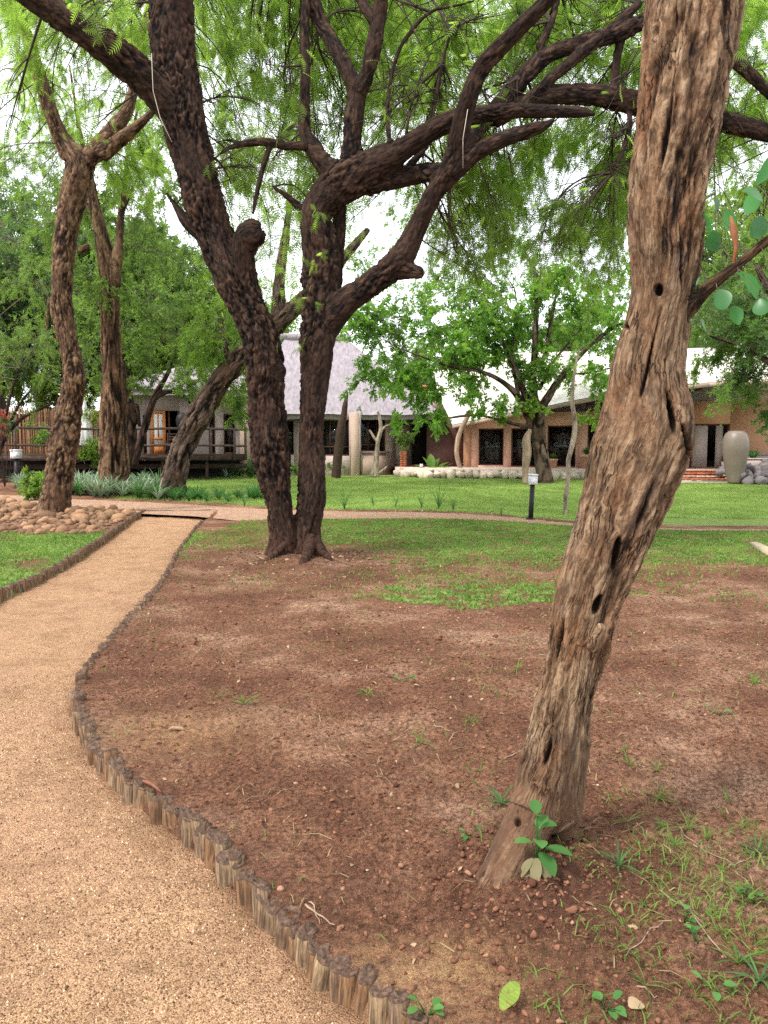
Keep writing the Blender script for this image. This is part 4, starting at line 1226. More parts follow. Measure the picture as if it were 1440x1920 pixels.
LAWN_Y = 31.0
wood_tree('lawn_tree', 'many-limbed tree with bright green leaves standing on the lawn before the shop', LAWN_Y, [
    [(1024, 918, 0, 34), (1021, 895, 0, 29), (1014, 850, 0, 27), (1008, 810, 0, 28), (1003, 786, 0, 33), (1000, 740, 0, 17), (1001, 690, .1, 14), (1003, 640, .2, 12), (1006, 570, .4, 9), (1002, 500, .6, 6)],
    [(1000, 790, 0, 22), (986, 745, 0, 15), (966, 695, -.2, 11), (946, 650, -.4, 8), (930, 590, -.6, 5)],
    [(1006, 782, 0, 20), (1038, 727, 0, 14), (1074, 682, .2, 11), (1110, 645, .4, 9), (1150, 615, .6, 7), (1210, 585, .8, 5)],
    [(998, 795, -.1, 18), (972, 745, -.4, 13), (942, 716, -.7, 10), (902, 697, -1, 8), (850, 688, -1.3, 6.5), (800, 672, -1.6, 5), (740, 650, -2, 4)],
    [(996, 802, -.1, 12), (952, 792, -.5, 7), (900, 779, -.8, 6), (842, 784, -1.2, 5), (790, 800, -1.5, 3.5)],
    [(1012, 730, 0, 8), (1030, 690, -.2, 7), (1060, 650, -.3, 5), (1085, 620, -.4, 4)],
    [(972, 742, -.3, 9), (960, 660, -.1, 7), (972, 600, 0, 5), (965, 540, .2, 4)],
    [(1016, 690, .2, 8), (1030, 620, .4, 7), (1045, 540, .6, 4)],
    [(1060, 700, .1, 6), (1100, 700, -.3, 5), (1145, 690, -.5, 4)]], .036, [(6, .2, .05, 'furrow')], 'bark_grey',
    [(26, (650, 900), (580, 725), (-2.5, 0), .95, 11, 68, SPRAY_B, (.24, .38), 'leaf_bright', {'tint': (.1, .9), 'r0': .012}),
     (12, (720, 900), (715, 810), (-2.5, -.8), .62, 8, 62, SPRAY_B, (.22, .34), 'leaf_bright', {'tint': (.3, 1), 'r0': .010}),
     (30, (790, 1010), (540, 710), (-1, 2), .95, 10, 85, SPRAY_B, (.22, .36), 'leaf_bright', {'tint': (0, .8), 'r0': .012}),
     (26, (1000, 1200), (500, 720), (-1.2, 2), .95, 10, 80, SPRAY_B, (.22, .36), 'leaf_bright', {'tint': (0, .8), 'r0': .012}),
     (6, (930, 1130), (755, 785), (-1.6, -.6), .42, 7, 40, SPRAY_B, (.2, .32), 'leaf_yellow', {'tint': (.2, 1), 'r0': .008}),
     (8, (880, 1180), (660, 745), (-1.5, 1), .6, 8, 55, SPRAY_B, (.2, .32), 'leaf_bright', {'tint': (.2, 1), 'r0': .008}),
     (9, (640, 800), (590, 690), (-2.5, 0), .8, 9, 48, SPRAY_B, (.2, .3), 'leaf_bright', {'tint': (.2, 1), 'r0': .010}),
     (3, (880, 960), (715, 760), (-1.5, -.6), .5, 7, 45, SPRAY_B, (.2, .32), 'leaf_bright', {'tint': (.2, 1), 'r0': .008}),
     (26, (670, 1180), (400, 590), (0, 4), 1.0, 10, 75, SPRAY, (.22, .36), 'leaf_bright', {'tint': (0, .6), 'r0': .012})], (1.2, .04), 'twig', srcmin=2.4)
# ------------------------------------------------------------------ trees whose crowns fill the background
def proto_tree(seed, name, h, rad, lm, bm, nclump, leaves, lf, size, rows=3):
    rg = np.random.default_rng(seed)
    t = thing(name, (0, 0, 0), 'x', 'tree')
    bag_pts = []
    b = Bag()
    def wob(P):
        return smooth_path(P, .35)
    trunk = wob(np.array([[0, 0, -.3, .20], [rg.normal(0, .1), rg.normal(0, .1), h * .2, .16], [rg.normal(0, .3), rg.normal(0, .3), h * .45, .11], [rg.normal(0, .5), rg.normal(0, .5), h * .75, .05]]))
    b.tube(trunk[:, :3], trunk[:, 3], 9); bag_pts.append(trunk[:, :3])
    for k in range(6):
        a = k * 1.05 + rg.uniform(-.4, .4); z0 = h * rg.uniform(.18, .45)
        o = np.array([np.interp(z0, trunk[:, 2], trunk[:, c]) for c in range(2)] + [z0])
        e = o + np.array([math.cos(a) * rad * .6, math.sin(a) * rad * .6, h * rg.uniform(.2, .4)])
        m = (o + e) / 2 + np.array([math.cos(a) * .3, math.sin(a) * .3, -.1])
        P = bez(o[None], m[None], e[None], 10)[0]
        b.tube(P, np.linspace(.085, .03, 10), 7); bag_pts.append(P)
    b.build('trunk', M[bm], t, True)
    src = np.vstack(bag_pts); src = src[src[:, 2] > h * .25]
    cr = Crown()
    for _ in range(nclump):
        u = rg.normal(0, 1, 3); u /= np.linalg.norm(u)
        r = rg.random() ** .5
        C = np.array([u[0] * rad * r, u[1] * rad * r, h * .60 + u[2] * h * .40 * r])
        C[2] = max(C[2], h * .16)
        cr.clump(C, rad * rg.uniform(.22, .38), src, 9, leaves, lf, size, .3, .022, 1.0, (rg.uniform(0, .4), rg.uniform(.5, 1)), hang=.3)
    cr.build(t, M[lm], M['twig_grey'])
    return t
M['bark_plain'] = plain('plain_bark', (0.085, 0.060, 0.045), .9, .5, 7, .03, mapping=(1, 1, .25))
PT = [proto_tree(21, 'broadleaf_tree', 9.5, 3.6, 'leaf_mid', 'bark_plain', 74, 105, SPRAY_B, (.20, .34)),
      proto_tree(22, 'broadleaf_tree', 9.0, 3.4, 'leaf_dark', 'bark_plain', 72, 105, SPRAY, (.20, .34)),
      proto_tree(23, 'broadleaf_tree', 8.5, 3.6, 'leaf_yellow', 'bark_plain', 74, 130, SPRAY, (.22, .36))]
BG = [(0, -150, 44, 1.7, 'mid green tree beyond the pole fence at the far left edge'), (1, 20, 42, 1.75, 'dark green tree directly behind the pole fence and red flowers'),
      (2, 150, 47, 1.7, 'yellow green tree behind the white parasol'), (0, 262, 47, 1.8, 'tall mid green tree rising behind the lodge roof near the orange door'),
      (2, 400, 50, 1.55, 'yellow green tree behind the right end of the lodge'), (1, 330, 58, 2.1, 'tall dark tree far behind the middle of the lodge'),
      (0, -330, 40, 1.4, 'mid green tree outside the frame beyond the left end of the deck'), (1, 90, 60, 2.5, 'tallest dark tree far behind the pole fence'),
      (2, 930, 60, 1.15, 'pale yellow green tree behind the shop roof, nearest the thatched gable'), (0, 1075, 63, 1.5, 'mid green tree behind the middle of the shop roof'),
      (2, 1225, 60, 1.3, 'yellow green tree behind the shop roof beside the leaning trunk'), (1, 1380, 52, 1.4, 'dark tree behind the right wing of the shop'),
      (0, 1560, 48, 1.7, 'mid green tree past the right end of the shop'), (0, 1340, 66, 2.4, 'tall mid green tree far behind the right wing of the shop'),
      (2, 560, 66, 1.35, 'yellow green tree behind the thatched roof peak'), (0, 780, 68, 1.25, 'mid green tree far behind the right slope of the thatched roof'),
      (0, 1480, 74, 3.0, 'very tall mid green tree at the far right behind everything')]
used = set()
for kd, px, Y, s, lab in BG:
    p, _ = at(px, 845, Y)
    p[2] = 0.3
    if kd in used:
        copy_thing(PT[kd], p, RNG.uniform(0, 6.28), s, lab, 'trees growing behind the buildings')
    else:
        used.add(kd); o = PT[kd]
        o.location = Vector(p.tolist()); o.scale = (s, s, s); o['label'] = lab; o['group'] = 'trees growing behind the buildings'

wood_tree('shade_tree', 'dense dark green tree overhanging the urn and rock pile at the right', 25.0, [
    [(1545, 940, 0, 46), (1540, 860, 0, 40), (1530, 760, 0, 34), (1500, 660, 0, 26), (1460, 580, 0, 18), (1420, 500, .4, 12)],
    [(1525, 740, 0, 22), (1460, 690, -.5, 16), (1390, 650, -.8, 10), (1330, 630, -1, 6)],
    [(1510, 690, 0, 18), (1480, 560, .5, 14), (1470, 420, 1, 10)]], .05, [(5, .2, .06, 'furrow')], 'bark_grey',
    [(40, (1350, 1600), (540, 735), (-1.5, 2), .85, 10, 150, SPRAY, (.17, .29), 'leaf_dark', {'tint': (.1, 1), 'hang': .4}),
     (13, (1395, 1600), (700, 800), (-.5, 2), .65, 9, 120, SPRAY, (.17, .29), 'leaf_dark', {'tint': (.1, 1), 'hang': .3}),
     (18, (1300, 1400), (590, 750), (-.5, 2.0), .6, 8, 90, SPRAY, (.18, .3), 'leaf_mid', {'tint': (.3, 1), 'hang': .5}),
     (20, (1310, 1600), (400, 600), (-1, 3), .9, 9, 100, SPRAY, (.2, .34), 'leaf_mid', {'tint': (.1, .9)})], None, srcmin=2.5)

wood_tree('leaning_bush', 'dark bare-stemmed bush arching over the deck rail at the far left', 29.0, [
    [(-10, 870, 0, 10), (10, 820, 0, 9), (40, 785, 0, 8), (80, 765, 0, 6), (110, 752, 0, 4)],
    [(5, 825, 0, 7), (30, 770, 0, 6), (55, 735, .2, 5), (85, 715, .4, 4)],
    [(0, 830, 0, 7), (20, 740, 0, 6), (38, 690, .2, 4)]], .035, [(5, .25, .02, 'furrow')], 'bark_dark',
    [(12, (-80, 95), (600, 745), (-1, 2), .9, 9, 80, SPRAY_N, (.24, .38), 'leaf_mid', {'tint': (0, .8), 'hang': .6})], None)

# ------------------------------------------------------------------ buildings
M['cream'] = plain('cream_plaster', (0.43, 0.315, 0.25), .9, .10, 3, .004, bscale=40)
M['salmon'] = plain('salmon_plaster', (0.58, 0.345, 0.26), .9, .12, 2, .004, bscale=40)
M['mauve'] = plain('mauve_plaster', (0.40, 0.32, 0.29), .9, .12, 2, .004, bscale=40)
M['orange_wall'] = plain('orange_plaster', (0.50, 0.265, 0.165), .9, .15, 2, .004, bscale=40)
M['brick'] = plain('red_brick', (0.36, 0.115, 0.060), .9, .3, 9, .004, rnd=.25)
M['frame'] = plain('dark_red_frame', (0.085, 0.032, 0.022), .6, .3, 20)
M['orange_wood'] = make_wood('orange_varnished_wood', (0.34, 0.11, 0.025), (0.50, 0.17, 0.040), (0.62, 0.25, 0.07), (1, 1, .1), 20, .003, .45)
M['thatch'] = None
def make_thatch(name, lo, mid, hi):
    m, t, b = mat(name); q = NT(t)
    co = q.coord()
    f = q.noise(q.mapv(co, (1, .35, .35)), 7, 6, .72)
    g = q.noise(co, 1.1, 4, .6)
    v = q.voro(q.mapv(co, (1, .6, .6)), 4.2, 0, 'DISTANCE_TO_EDGE')
    col = q.mix(q.ramp(g, [(.35, 0.0), (.7, .6)]), q.ramp(f, [(.28, lo), (.5, mid), (.75, hi)]), tuple(x * .85 for x in mid))
    col = q.mix(q.ramp(v, [(0.0, .45), (.06, 0.0)]), col, lo)
    q.l(col, b.inputs['Base Color']); b.inputs['Roughness'].default_value = .95
    q.bump(f, .9, .06, b)
    return m
M['thatch'] = make_thatch('lilac_grey_thatch', (0.15, 0.12, 0.125), (0.285, 0.25, 0.272), (0.40, 0.36, 0.385))
M['pale_roof'] = make_thatch('pale_sunlit_roofing', (0.42, 0.38, 0.33), (0.66, 0.62, 0.55), (0.78, 0.75, 0.69))
M['white'] = plain('white_paint', (0.78, 0.76, 0.72), .7, .06, 4)
M['painted_dark'] = plain('painted_shade', (0.018, 0.014, 0.012), .9, .3, 3)  # near-black colour stands in for shade inside rooms and under the deck
def make_glass():
    m, t, b = mat('window_glass'); q = NT(t)
    b.inputs['Base Color'].default_value = (.012, .012, .012, 1); b.inputs['Roughness'].default_value = .06
    b.inputs['Specular IOR Level'].default_value = .5
    tr = q.n('ShaderNodeBsdfTransparent')
    mx = q.n('ShaderNodeMixShader'); mx.inputs[0].default_value = .5
    q.l(tr.outputs[0], mx.inputs[1]); q.l(b.outputs[0], mx.inputs[2]); q.l(mx.outputs[0], t.nodes['Material Output'].inputs['Surface'])
    return m
M['glass'] = make_glass()

class Facade:
    """a straight wall from ground point a to b (x, y), with openings given along it"""
    def __init__(s, a, b, org):
        s.a, s.b = np.array(a[:2], float), np.array(b[:2], float)
        s.L = np.linalg.norm(s.b - s.a); s.u = (s.b - s.a) / s.L
        s.n = np.array([s.u[1], -s.u[0]])            # towards the viewer
        if s.n[1] > 0: s.n = -s.n
        s.o = np.asarray(org, float)
    def pt(s, u, d, z):
        p = s.a + s.u * u + s.n * d
        return np.array([p[0], p[1], z]) - s.o
    def px(s, px):
        """distance along the wall at which a pixel column meets it"""
        k = (px - 720.0) / F
        # x = k * depth, depth about y
        return float((k * s.a[1] * .997 - s.a[0]) / (s.u[0] - k * .997 * s.u[1]))
    def slab(s, bag, u0, u1, z0, z1, d0, d1, m=0):
        V = [s.pt(u, d, z) for z in (z0, z1) for (u, d) in ((u0, d0), (u1, d0), (u1, d1), (u0, d1))]
        bag.add(V, [(0, 1, 2, 3), (7, 6, 5, 4), (4, 5, 1, 0), (5, 6, 2, 1), (6, 7, 3, 2), (7, 4, 0, 3)], m)
    def wall(s, bag, z0, z1, ops, thick=.25, m=0, u0=0.0, u1=None):
        u1 = s.L if u1 is None else u1
        us = sorted({u0, u1} | {q for o in ops for q in o[:2]})
        for a, b in zip(us[:-1], us[1:]):
            c = (a + b) / 2
            op = [o for o in ops if o[0] <= c <= o[1]]
            if op:
                o = op[0]
                if o[2] > z0 + .01: s.slab(bag, a, b, z0, o[2], -thick, 0, m)
                if o[3] < z1 - .01: s.slab(bag, a, b, o[3], z1, -thick, 0, m)
            else: s.slab(bag, a, b, z0, z1, -thick, 0, m)
    def window(s, parent, o, cols=2, rows=(0.78,), fm='frame', fw=.06, name='window', pane=True):
        b = Bag()
        u0, u1, z0, z1 = o
        s.slab(b, u0, u0 + fw, z0, z1, -.18, -.06); s.slab(b, u1 - fw, u1, z0, z1, -.18, -.06)
        s.slab(b, u0 + fw, u1 - fw, z0, z0 + fw, -.18, -.06); s.slab(b, u0 + fw, u1 - fw, z1 - fw, z1, -.18, -.06)
        for c in range(1, cols):
            u = u0 + (u1 - u0) * c / cols
            s.slab(b, u - .02, u + .02, z0 + fw, z1 - fw, -.16, -.08)
        w = b.build(name, M[fm], parent)
        for r in rows:
            z = z0 + (z1 - z0) * (1 - r)
            bb = Bag(); s.slab(bb, u0 + fw, u1 - fw, z - .02, z + .02, -.155, -.085); bb.build('glazing_bar', M[fm], w)
        if pane:
            g = Bag(); s.slab(g, u0 + fw, u1 - fw, z0 + fw, z1 - fw, -.125, -.115); g.build('pane', M['glass'], w)
        return w

def roof_sheet(name, P, mat_, parent, org, nu=50, nv=24, thick=.25, amp=.05):
    """a roof slope through four corners (eave left, eave right, ridge right, ridge left), with thickness and a ragged eave"""
    P = [np.asarray(p, float) for p in P]
    u = np.linspace(0, 1, nu)[None, :, None]; v = np.linspace(0, 1, nv)[:, None, None]
    G = (P[0] * (1 - u) + P[1] * u) * (1 - v) + (P[3] * (1 - u) + P[2] * u) * v
    n = np.cross(P[1] - P[0], P[3] - P[0]); n /= np.linalg.norm(n)
    if n[2] < 0: n = -n
    V = G.reshape(-1, 3)
    V = V + n * (amp * fbm(V * .9, 3, 120))[:, None]
    B = V - n * thick
    N = len(V)
    i = np.arange(nv - 1)[:, None] * nu; k = np.arange(nu - 1)[None]
    Q = np.stack([i + k, i + k + 1, i + nu + k + 1, i + nu + k], -1).reshape(-1, 4)
    edge = []
    for r in (0, nv - 1):
        for c in range(nu - 1): edge.append((r * nu + c, r * nu + c + 1, N + r * nu + c + 1, N + r * nu + c))
    for c in (0, nu - 1):
        for r in range(nv - 1): edge.append((r * nu + c, (r + 1) * nu + c, N + (r + 1) * nu + c, N + r * nu + c))
    return build(name, np.vstack([V, B]) - np.asarray(org, float), [np.vstack([Q, Q[:, ::-1] + N, np.array(edge)])], mat_, parent, True)

def house_thatched():
    c = at(667, 845, 37.5)[0]
    org = np.array([c[0], c[1], .3])
    t = thing('thatched_house', org, 'cream house with steep lilac-grey thatched roof behind the forked tree', 'house')
    zb, ze = .15, 3.38
    l = at(500, 845, 38.4)[0]; r = at(742, 845, 40.0)[0]
    cw = .40
    # walls
    b = Bag()
    fl = Facade(l, (c[0] - cw * .6, c[1] + .05), org)
    opsl = [(fl.px(527), fl.px(551), 1.35, 3.05), (fl.px(600), fl.px(655), 1.30, 3.05)]
    fl.wall(b, zb, ze, opsl)
    fr = Facade((c[0] + cw * .4, c[1] + .05), r, org)
    opsr = [(fr.px(677), fr.px(724), 1.52, 3.15)]
    fr.wall(b, zb, ze, opsr)
    # entry recess, back and far side walls
    e0 = at(742, 845, 40.0)[0]; e1 = at(830, 845, 41.5)[0]
    fe = Facade((e0[0], e0[1]), (e1[0], e1[1]), org)
    opse = [(fe.px(772), fe.px(792), .8, 2.9)]
    fe.wall(b, zb, ze, opse)
    for p, q in (((l[0], l[1]), (l[0], 47.0)), ((e1[0], e1[1]), (e1[0], 47.0)), ((l[0], 47.0), (e1[0], 47.0))):
        Facade(p, q, org).wall(b, zb, ze, [])
    b.build('wall', M['mauve'], t)
    b = Bag(); b.box(np.array([c[0] - cw * .58, c[1] - .22, zb]) - org, np.array([c[0] + cw * .42, c[1] + .2, ze - .002]) - org, 0, .02)
    b.build('corner_column', M['cream'], t)
    b = Bag()
    fr.slab(b, .1, fr.px(737), zb, 1.30, .003, .16)
    b.build('plinth', M['cream'], t)
    b = Bag(); fr.slab(b, fr.px(675) + .05, fr.px(727), 1.44, 1.518, .002, .10); b.build('window_sill', M['cream'], t)
    fl.window(t, opsl[0], 2, ()); fl.window(t, opsl[1], 3, (.75,)); fr.window(t, opsr[0], 3, (.80,))
    fe.window(t, opse[0], 1, (), name='door')
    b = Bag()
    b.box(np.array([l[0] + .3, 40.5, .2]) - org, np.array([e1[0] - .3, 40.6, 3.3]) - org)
    b.build('inner_wall', M['painted_dark'], t)
    # brick pillar and steps of the entry, brick by brick
    pil = at(756, 845, 38.6)[0]
    for row in range(14):
        for k in range(2):
            w = .17
            x0 = pil[0] - .17 + k * w + (0.0 if row % 2 else .02)
            bb = Bag(); bb.box((0, 0, 0), (w - .012, .33, .078), 0, .006)
            o = bb.build('brick', M['brick'], t); o.location = Vector((np.array([x0, pil[1], .28 + row * .09]) - org).tolist())
    for k in range(4):
        for j in range(5):
            bb = Bag(); bb.box((0, 0, 0), (.24, .34, .125), 0, .008)
            o = bb.build('brick', M['brick'], t)
            o.location = Vector((np.array([pil[0] + .22 + j * .25, pil[1] + .1 + k * .35, .30 + k * .135]) - org).tolist())
    # roof
    E0 = at(455, 778, 36.9)[0]; E1 = at(832, 772, 38.2)[0]; E0[2] = E1[2] = 3.30
    R0 = at(535, 634, 42.5)[0]; R1 = at(648, 636, 42.5)[0]
    rf = roof_sheet('roof', [E0, E1, R1, R0], M['thatch'], t, org, 70, 34, .30, .07)
    E2 = np.array([E1[0] + .3, 48.2, 3.3]); E3 = np.array([E0[0], 48.2, 3.3])
    roof_sheet('roof', [E1, E2, R1 + [0, .02, 0], R1], M['thatch'], t, org, 30, 30, .30, .07)
    roof_sheet('roof', [E2, E3, R0, R1], M['thatch'], t, org, 30, 20, .30, .07)
    roof_sheet('roof', [E3, E0, R0, R0 + [0, .02, 0]], M['thatch'], t, org, 30, 30, .30, .07)
    b = Bag(); rp = np.linspace(R0 - [.3, 0, -.05], R1 + [.3, 0, .05], 12); b.tube(rp - org, .22, 10); b.build('ridge_capping', M['thatch'], t, True)
house_thatched()

def house_shop():
    a = at(884, 845, 37.6)[0]; m_ = at(1165, 845, 35.2)[0]; e = at(1560, 845, 34.0)[0]
    org = np.array([m_[0], m_[1], .3]); zf = .76
    t = thing('shop_building', org, 'long salmon shop building with pale roof and dark display windows across the lawn', 'building')
    b = Bag()
    f1 = Facade(a, m_, org); f2 = Facade(m_, e, org)
    ops = [(f1.px(897), f1.px(944), zf + .08, 2.62), (f1.px(958), f1.px(1004), zf + .02, 2.62), (f1.px(1026), f1.px(1079), zf + .04, 2.72), (f1.px(1101), f1.px(1146), zf + .04, 2.74)]
    f1.wall(b, .2, 3.35, ops)
    b.build('wall', M['salmon'], t)
    b = Bag()
    ops2 = [(f2.px(1206), f2.px(1252), zf + .04, 2.7), (f2.px(1293), f2.px(1367), zf + .02, 2.75), (f2.px(1470), f2.px(1520), zf + .9, 2.6)]
    f2.wall(b, .2, 3.75, ops2)
    for p, q in (((a[0], a[1]), (a[0], 46.0)), ((e[0], e[1]), (e[0], 46.0)), ((a[0], 46.0), (e[0], 46.0))):
        Facade(p, q, org).wall(b, .2, 3.6, [])
    b.build('side_wall', M['orange_wall'], t)
    for o in ops: f1.window(t, o, 1, ())
    f2.window(t, ops2[0], 1, ()); f2.window(t, ops2[2], 2, ())
    # sliding doors: pale panels with open gap
    b = Bag(); u0, u1 = ops2[1][:2]; w = u1 - u0
    f2.slab(b, u0 + .10, u0 + w * .46, zf + .05, 2.68, -.16, -.10); b.build('door', M['mauve'], t)
    b = Bag(); f2.slab(b, u0 + w * .68, u0 + w * .86, zf + .05, 2.68, -.24, -.18); b.build('door', M['mauve'], t)
    b = Bag(); f2.slab(b, u0, u0 + .09, zf, 2.75, -.2, -.03); f2.slab(b, u1 - .09, u1, zf, 2.75, -.2, -.03); f2.slab(b, u0 + .092, u1 - .092, 2.69, 2.75, -.2, -.03); b.build('door_frame', M['frame'], t)
    b = Bag(); b.box(np.array([a[0] + .3, 40.0, zf]) - org, np.array([e[0] - .3, 40.1, 3.3]) - org); b.build('inner_wall', M['painted_dark'], t)
    b = Bag(); b.box(np.array([a[0] + .27, max(a[1], 35) + .02, zf - .1]) - org, np.array([e[0] - .27, 39.99, zf]) - org); b.build('floor_slab', M['mauve'], t)
    # recess left of the first pillar, its shade painted into the wall colour
    b = Bag(); r0 = at(800, 845, 39.0)[0]; b.box(np.array([r0[0], 39.0, .3]) - org, np.array([a[0] - .02, 39.2, 3.1]) - org); b.build('recess_wall', plain('recess_shade_plaster', (.10, .05, .045), .9, .2), t)
    b = Bag()
    for px in (1092,):
        q0 = f1.px(px - 8); f1.slab(b, q0, q0 + .36, zf, 3.0, .003, .10)
    b.build('pilaster', M['salmon'], t)
    # roof
    E0 = at(848, 796, 37.0)[0]; E1 = at(1125, 741, 33.0)[0]; E2 = at(1330, 716, 31.6)[0]; E3 = at(1640, 700, 30.5)[0]
    R0 = at(796, 688, 43.5)[0]; R1 = at(960, 662, 41.0)[0]; R2 = at(1330, 652, 39.0)[0]; R3 = at(1640, 640, 38.5)[0]
    roof_sheet('roof', [E0, E1, R1, R0], M['pale_roof'], t, org, 60, 24, .10, .03)
    roof_sheet('roof', [E1, E2, R2, R1], M['pale_roof'], t, org, 40, 24, .10, .03)
    roof_sheet('roof', [E2, E3, R3, R2], M['pale_roof'], t, org, 30, 24, .10, .03)
    Rb = [R0 + [2, 6, -3], R1 + [0, 7, -3.5], R2 + [0, 8, -3.5], R3 + [0, 8, -3.5]]
    for i in range(3): roof_sheet('roof', [Rb[i + 1], Rb[i], [R0, R1, R2, R3][i], [R0, R1, R2, R3][i + 1]], M['pale_roof'], t, org, 12, 8, .10, .03)
    # gable end wall under the roof at the left, and fascia boards
    b = Bag()
    g = at(812, 845, 40.0)[0]
    b.box(np.array([g[0], 40.6, 2.4]) - org, np.array([a[0] + .1, 40.8, 4.3]) - org)
    b.build('gable_wall', M['cream'], t)
    for p, q in ((E0, E1), (E1, E2), (E2, E3)):
        b = Bag(); d = np.array([0, -.03, -.19]); n = np.array([0, .06, 0]); h = np.array([0, 0, .16])
        p, q = p - org + d, q - org + d
        b.add([p, q, q + n, p + n, p + h, q + h, q + n + h, p + n + h], [(0, 3, 2, 1), (4, 5, 6, 7), (0, 1, 5, 4), (1, 2, 6, 5), (2, 3, 7, 6), (3, 0, 4, 7)])
        b.build('fascia', M['cream'], t)
    b = Bag()
    for k in range(9):
        p = E1 + (E2 - E1) * (k + .5) / 9 - org; b.box(p + [-.04, .05, -.30], p + [.04, 3.0, -.2])
    b.build('rafter_panel', M['frame'], t)
    # chimney block with white gutter
    c = at(797, 722, 41.0)[0] - org
    b = Bag(); b.box(c + [-.16, 0, -.45], c + [.16, .35, .0], 0, .02); b.build('chimney', M['brick'], t)
    c = at(814, 742, 40.0)[0] - org
    b = Bag(); b.box(c + [-.45, 0, -.06], c + [.40, .35, .10], 0, .02); b.build('gutter', M['white'], t)
    # paved platform
    return t, f1, f2, ops, zf
SHOP, SF1, SF2, SOPS, ZF = house_shop()

# raised terrace edged with stones
M['stone_cream'] = plain('cream_stone', (.50, .42, .33), .9, .3, 6, .02, rnd=.25)
M['stone_tan'] = plain('tan_river_stone', (.23, .130, .072), .85, .4, 9, .006, rnd=.45)
M['stone_grey'] = plain('grey_rock', (.155, .135, .135), .85, .4, 9, .012, rnd=.35)
M['paving'] = plain('pale_paving', (.50, .40, .34), .9, .2, 4, .004)
def rock_mesh(seed, sub, flat, rough, m):
    rg = np.random.default_rng(seed)
    import bmesh
    bm = bmesh.new(); bmesh.ops.create_icosphere(bm, subdivisions=sub, radius=1.0)
    V = np.array([v.co[:] for v in bm.verts]); Fc = np.array([[v.index for v in f.verts] for f in bm.faces]); bm.free()
    V = V * (1 + rough * noise3(V * 1.1 + seed * 9.1, seed)[:, None] + rough * .5 * noise3(V * 2.3 + seed, seed + 3)[:, None])
    V *= np.array([1, rg.uniform(.65, .95), flat * rg.uniform(.8, 1.2)])
    o = build('stone', V, [Fc], m, None, True); me = o.data; bpy.data.objects.remove(o)
    return me
terr = tag(link('terrace', None), kind='structure')
a0 = at(742, 845, 36.8)[0]; a1 = at(800, 845, 34.6)[0]; a2 = at(1268, 845, 33.6)[0]; a3 = at(1560, 845, 33.2)[0]
b = Bag()
poly = np.array([[a0[0], a0[1]], [a1[0], a1[1]], [a2[0], a2[1]], [a3[0], a3[1]], [a3[0], 39.5], [a0[0], 39.5]])
n = len(poly)
b.add(np.vstack([np.c_[poly, np.full(n, .05)], np.c_[poly, np.full(n, ZF - .015)]]), [tuple(range(n, 2 * n))] + [(i, (i + 1) % n, n + (i + 1) % n, n + i) for i in range(n)])
b.build('paving', M['paving'], terr)
RC = [rock_mesh(s, 2, .75, .45, M['stone_cream']) for s in range(60, 66)]
k = 0
for p, q in ((a0, a1), (a1, a2)):
    L = np.linalg.norm((q - p)[:2]); d = .1
    while d < L:
        w = random.uniform(.16, .30)
        c = p + (q - p) * d / L
        o = child('stone', random.choice(RC), terr, (c[0], c[1] - .10, base_z(c[1]) + .16 + random.uniform(-.05, .05)), (random.uniform(-.3, .3), random.uniform(-.3, .3), random.uniform(0, 6)), (w, w, w))
        if random.random() < .6:
            child('stone', random.choice(RC), terr, (c[0] + .1, c[1] + .04, base_z(c[1]) + .36), (random.uniform(-.3, .3), 0, random.uniform(0, 6)), (w * .6, w * .6, w * .45))
        d += w * 1.5

# steps of brick and stone up to the terrace
def make_steps():
    p = at(1310, 845, 31.2)[0]
    gz = float(base_z(31.2))
    t = thing('garden_steps', (p[0], p[1], gz), 'low brick and stone steps leading up beside the grey urn', 'steps')
    W = 1.55
    M['step_edge'] = plain('pale_step_edge', (.46, .37, .32), .9, .25, 5, .004)
    for k in range(5):
        b = Bag(); b.box((-W, k * .45, 0 if k else -.05), (W - .02 * k, k * .45 + .47 if k < 4 else 2.3, .045 + k * .10), 0, .012)
        b.build('step', M['step_edge'] if k < 2 else M['brick'], t)
        if k >= 1:
            for j in range(15):
                bb = Bag(); bb.box((0, 0, 0), (.185, .20, .06), 0, .014)
                o = bb.build('brick' if k != 2 else 'stone', M['brick'] if k != 2 else M['stone_cream'], t)
                o.location = (-W + .03 + j * .205, k * .45 - .02, .045 + k * .10 - .03 + random.uniform(-.008, .008)); o.rotation_euler = (0, 0, random.gauss(0, .04))
make_steps()

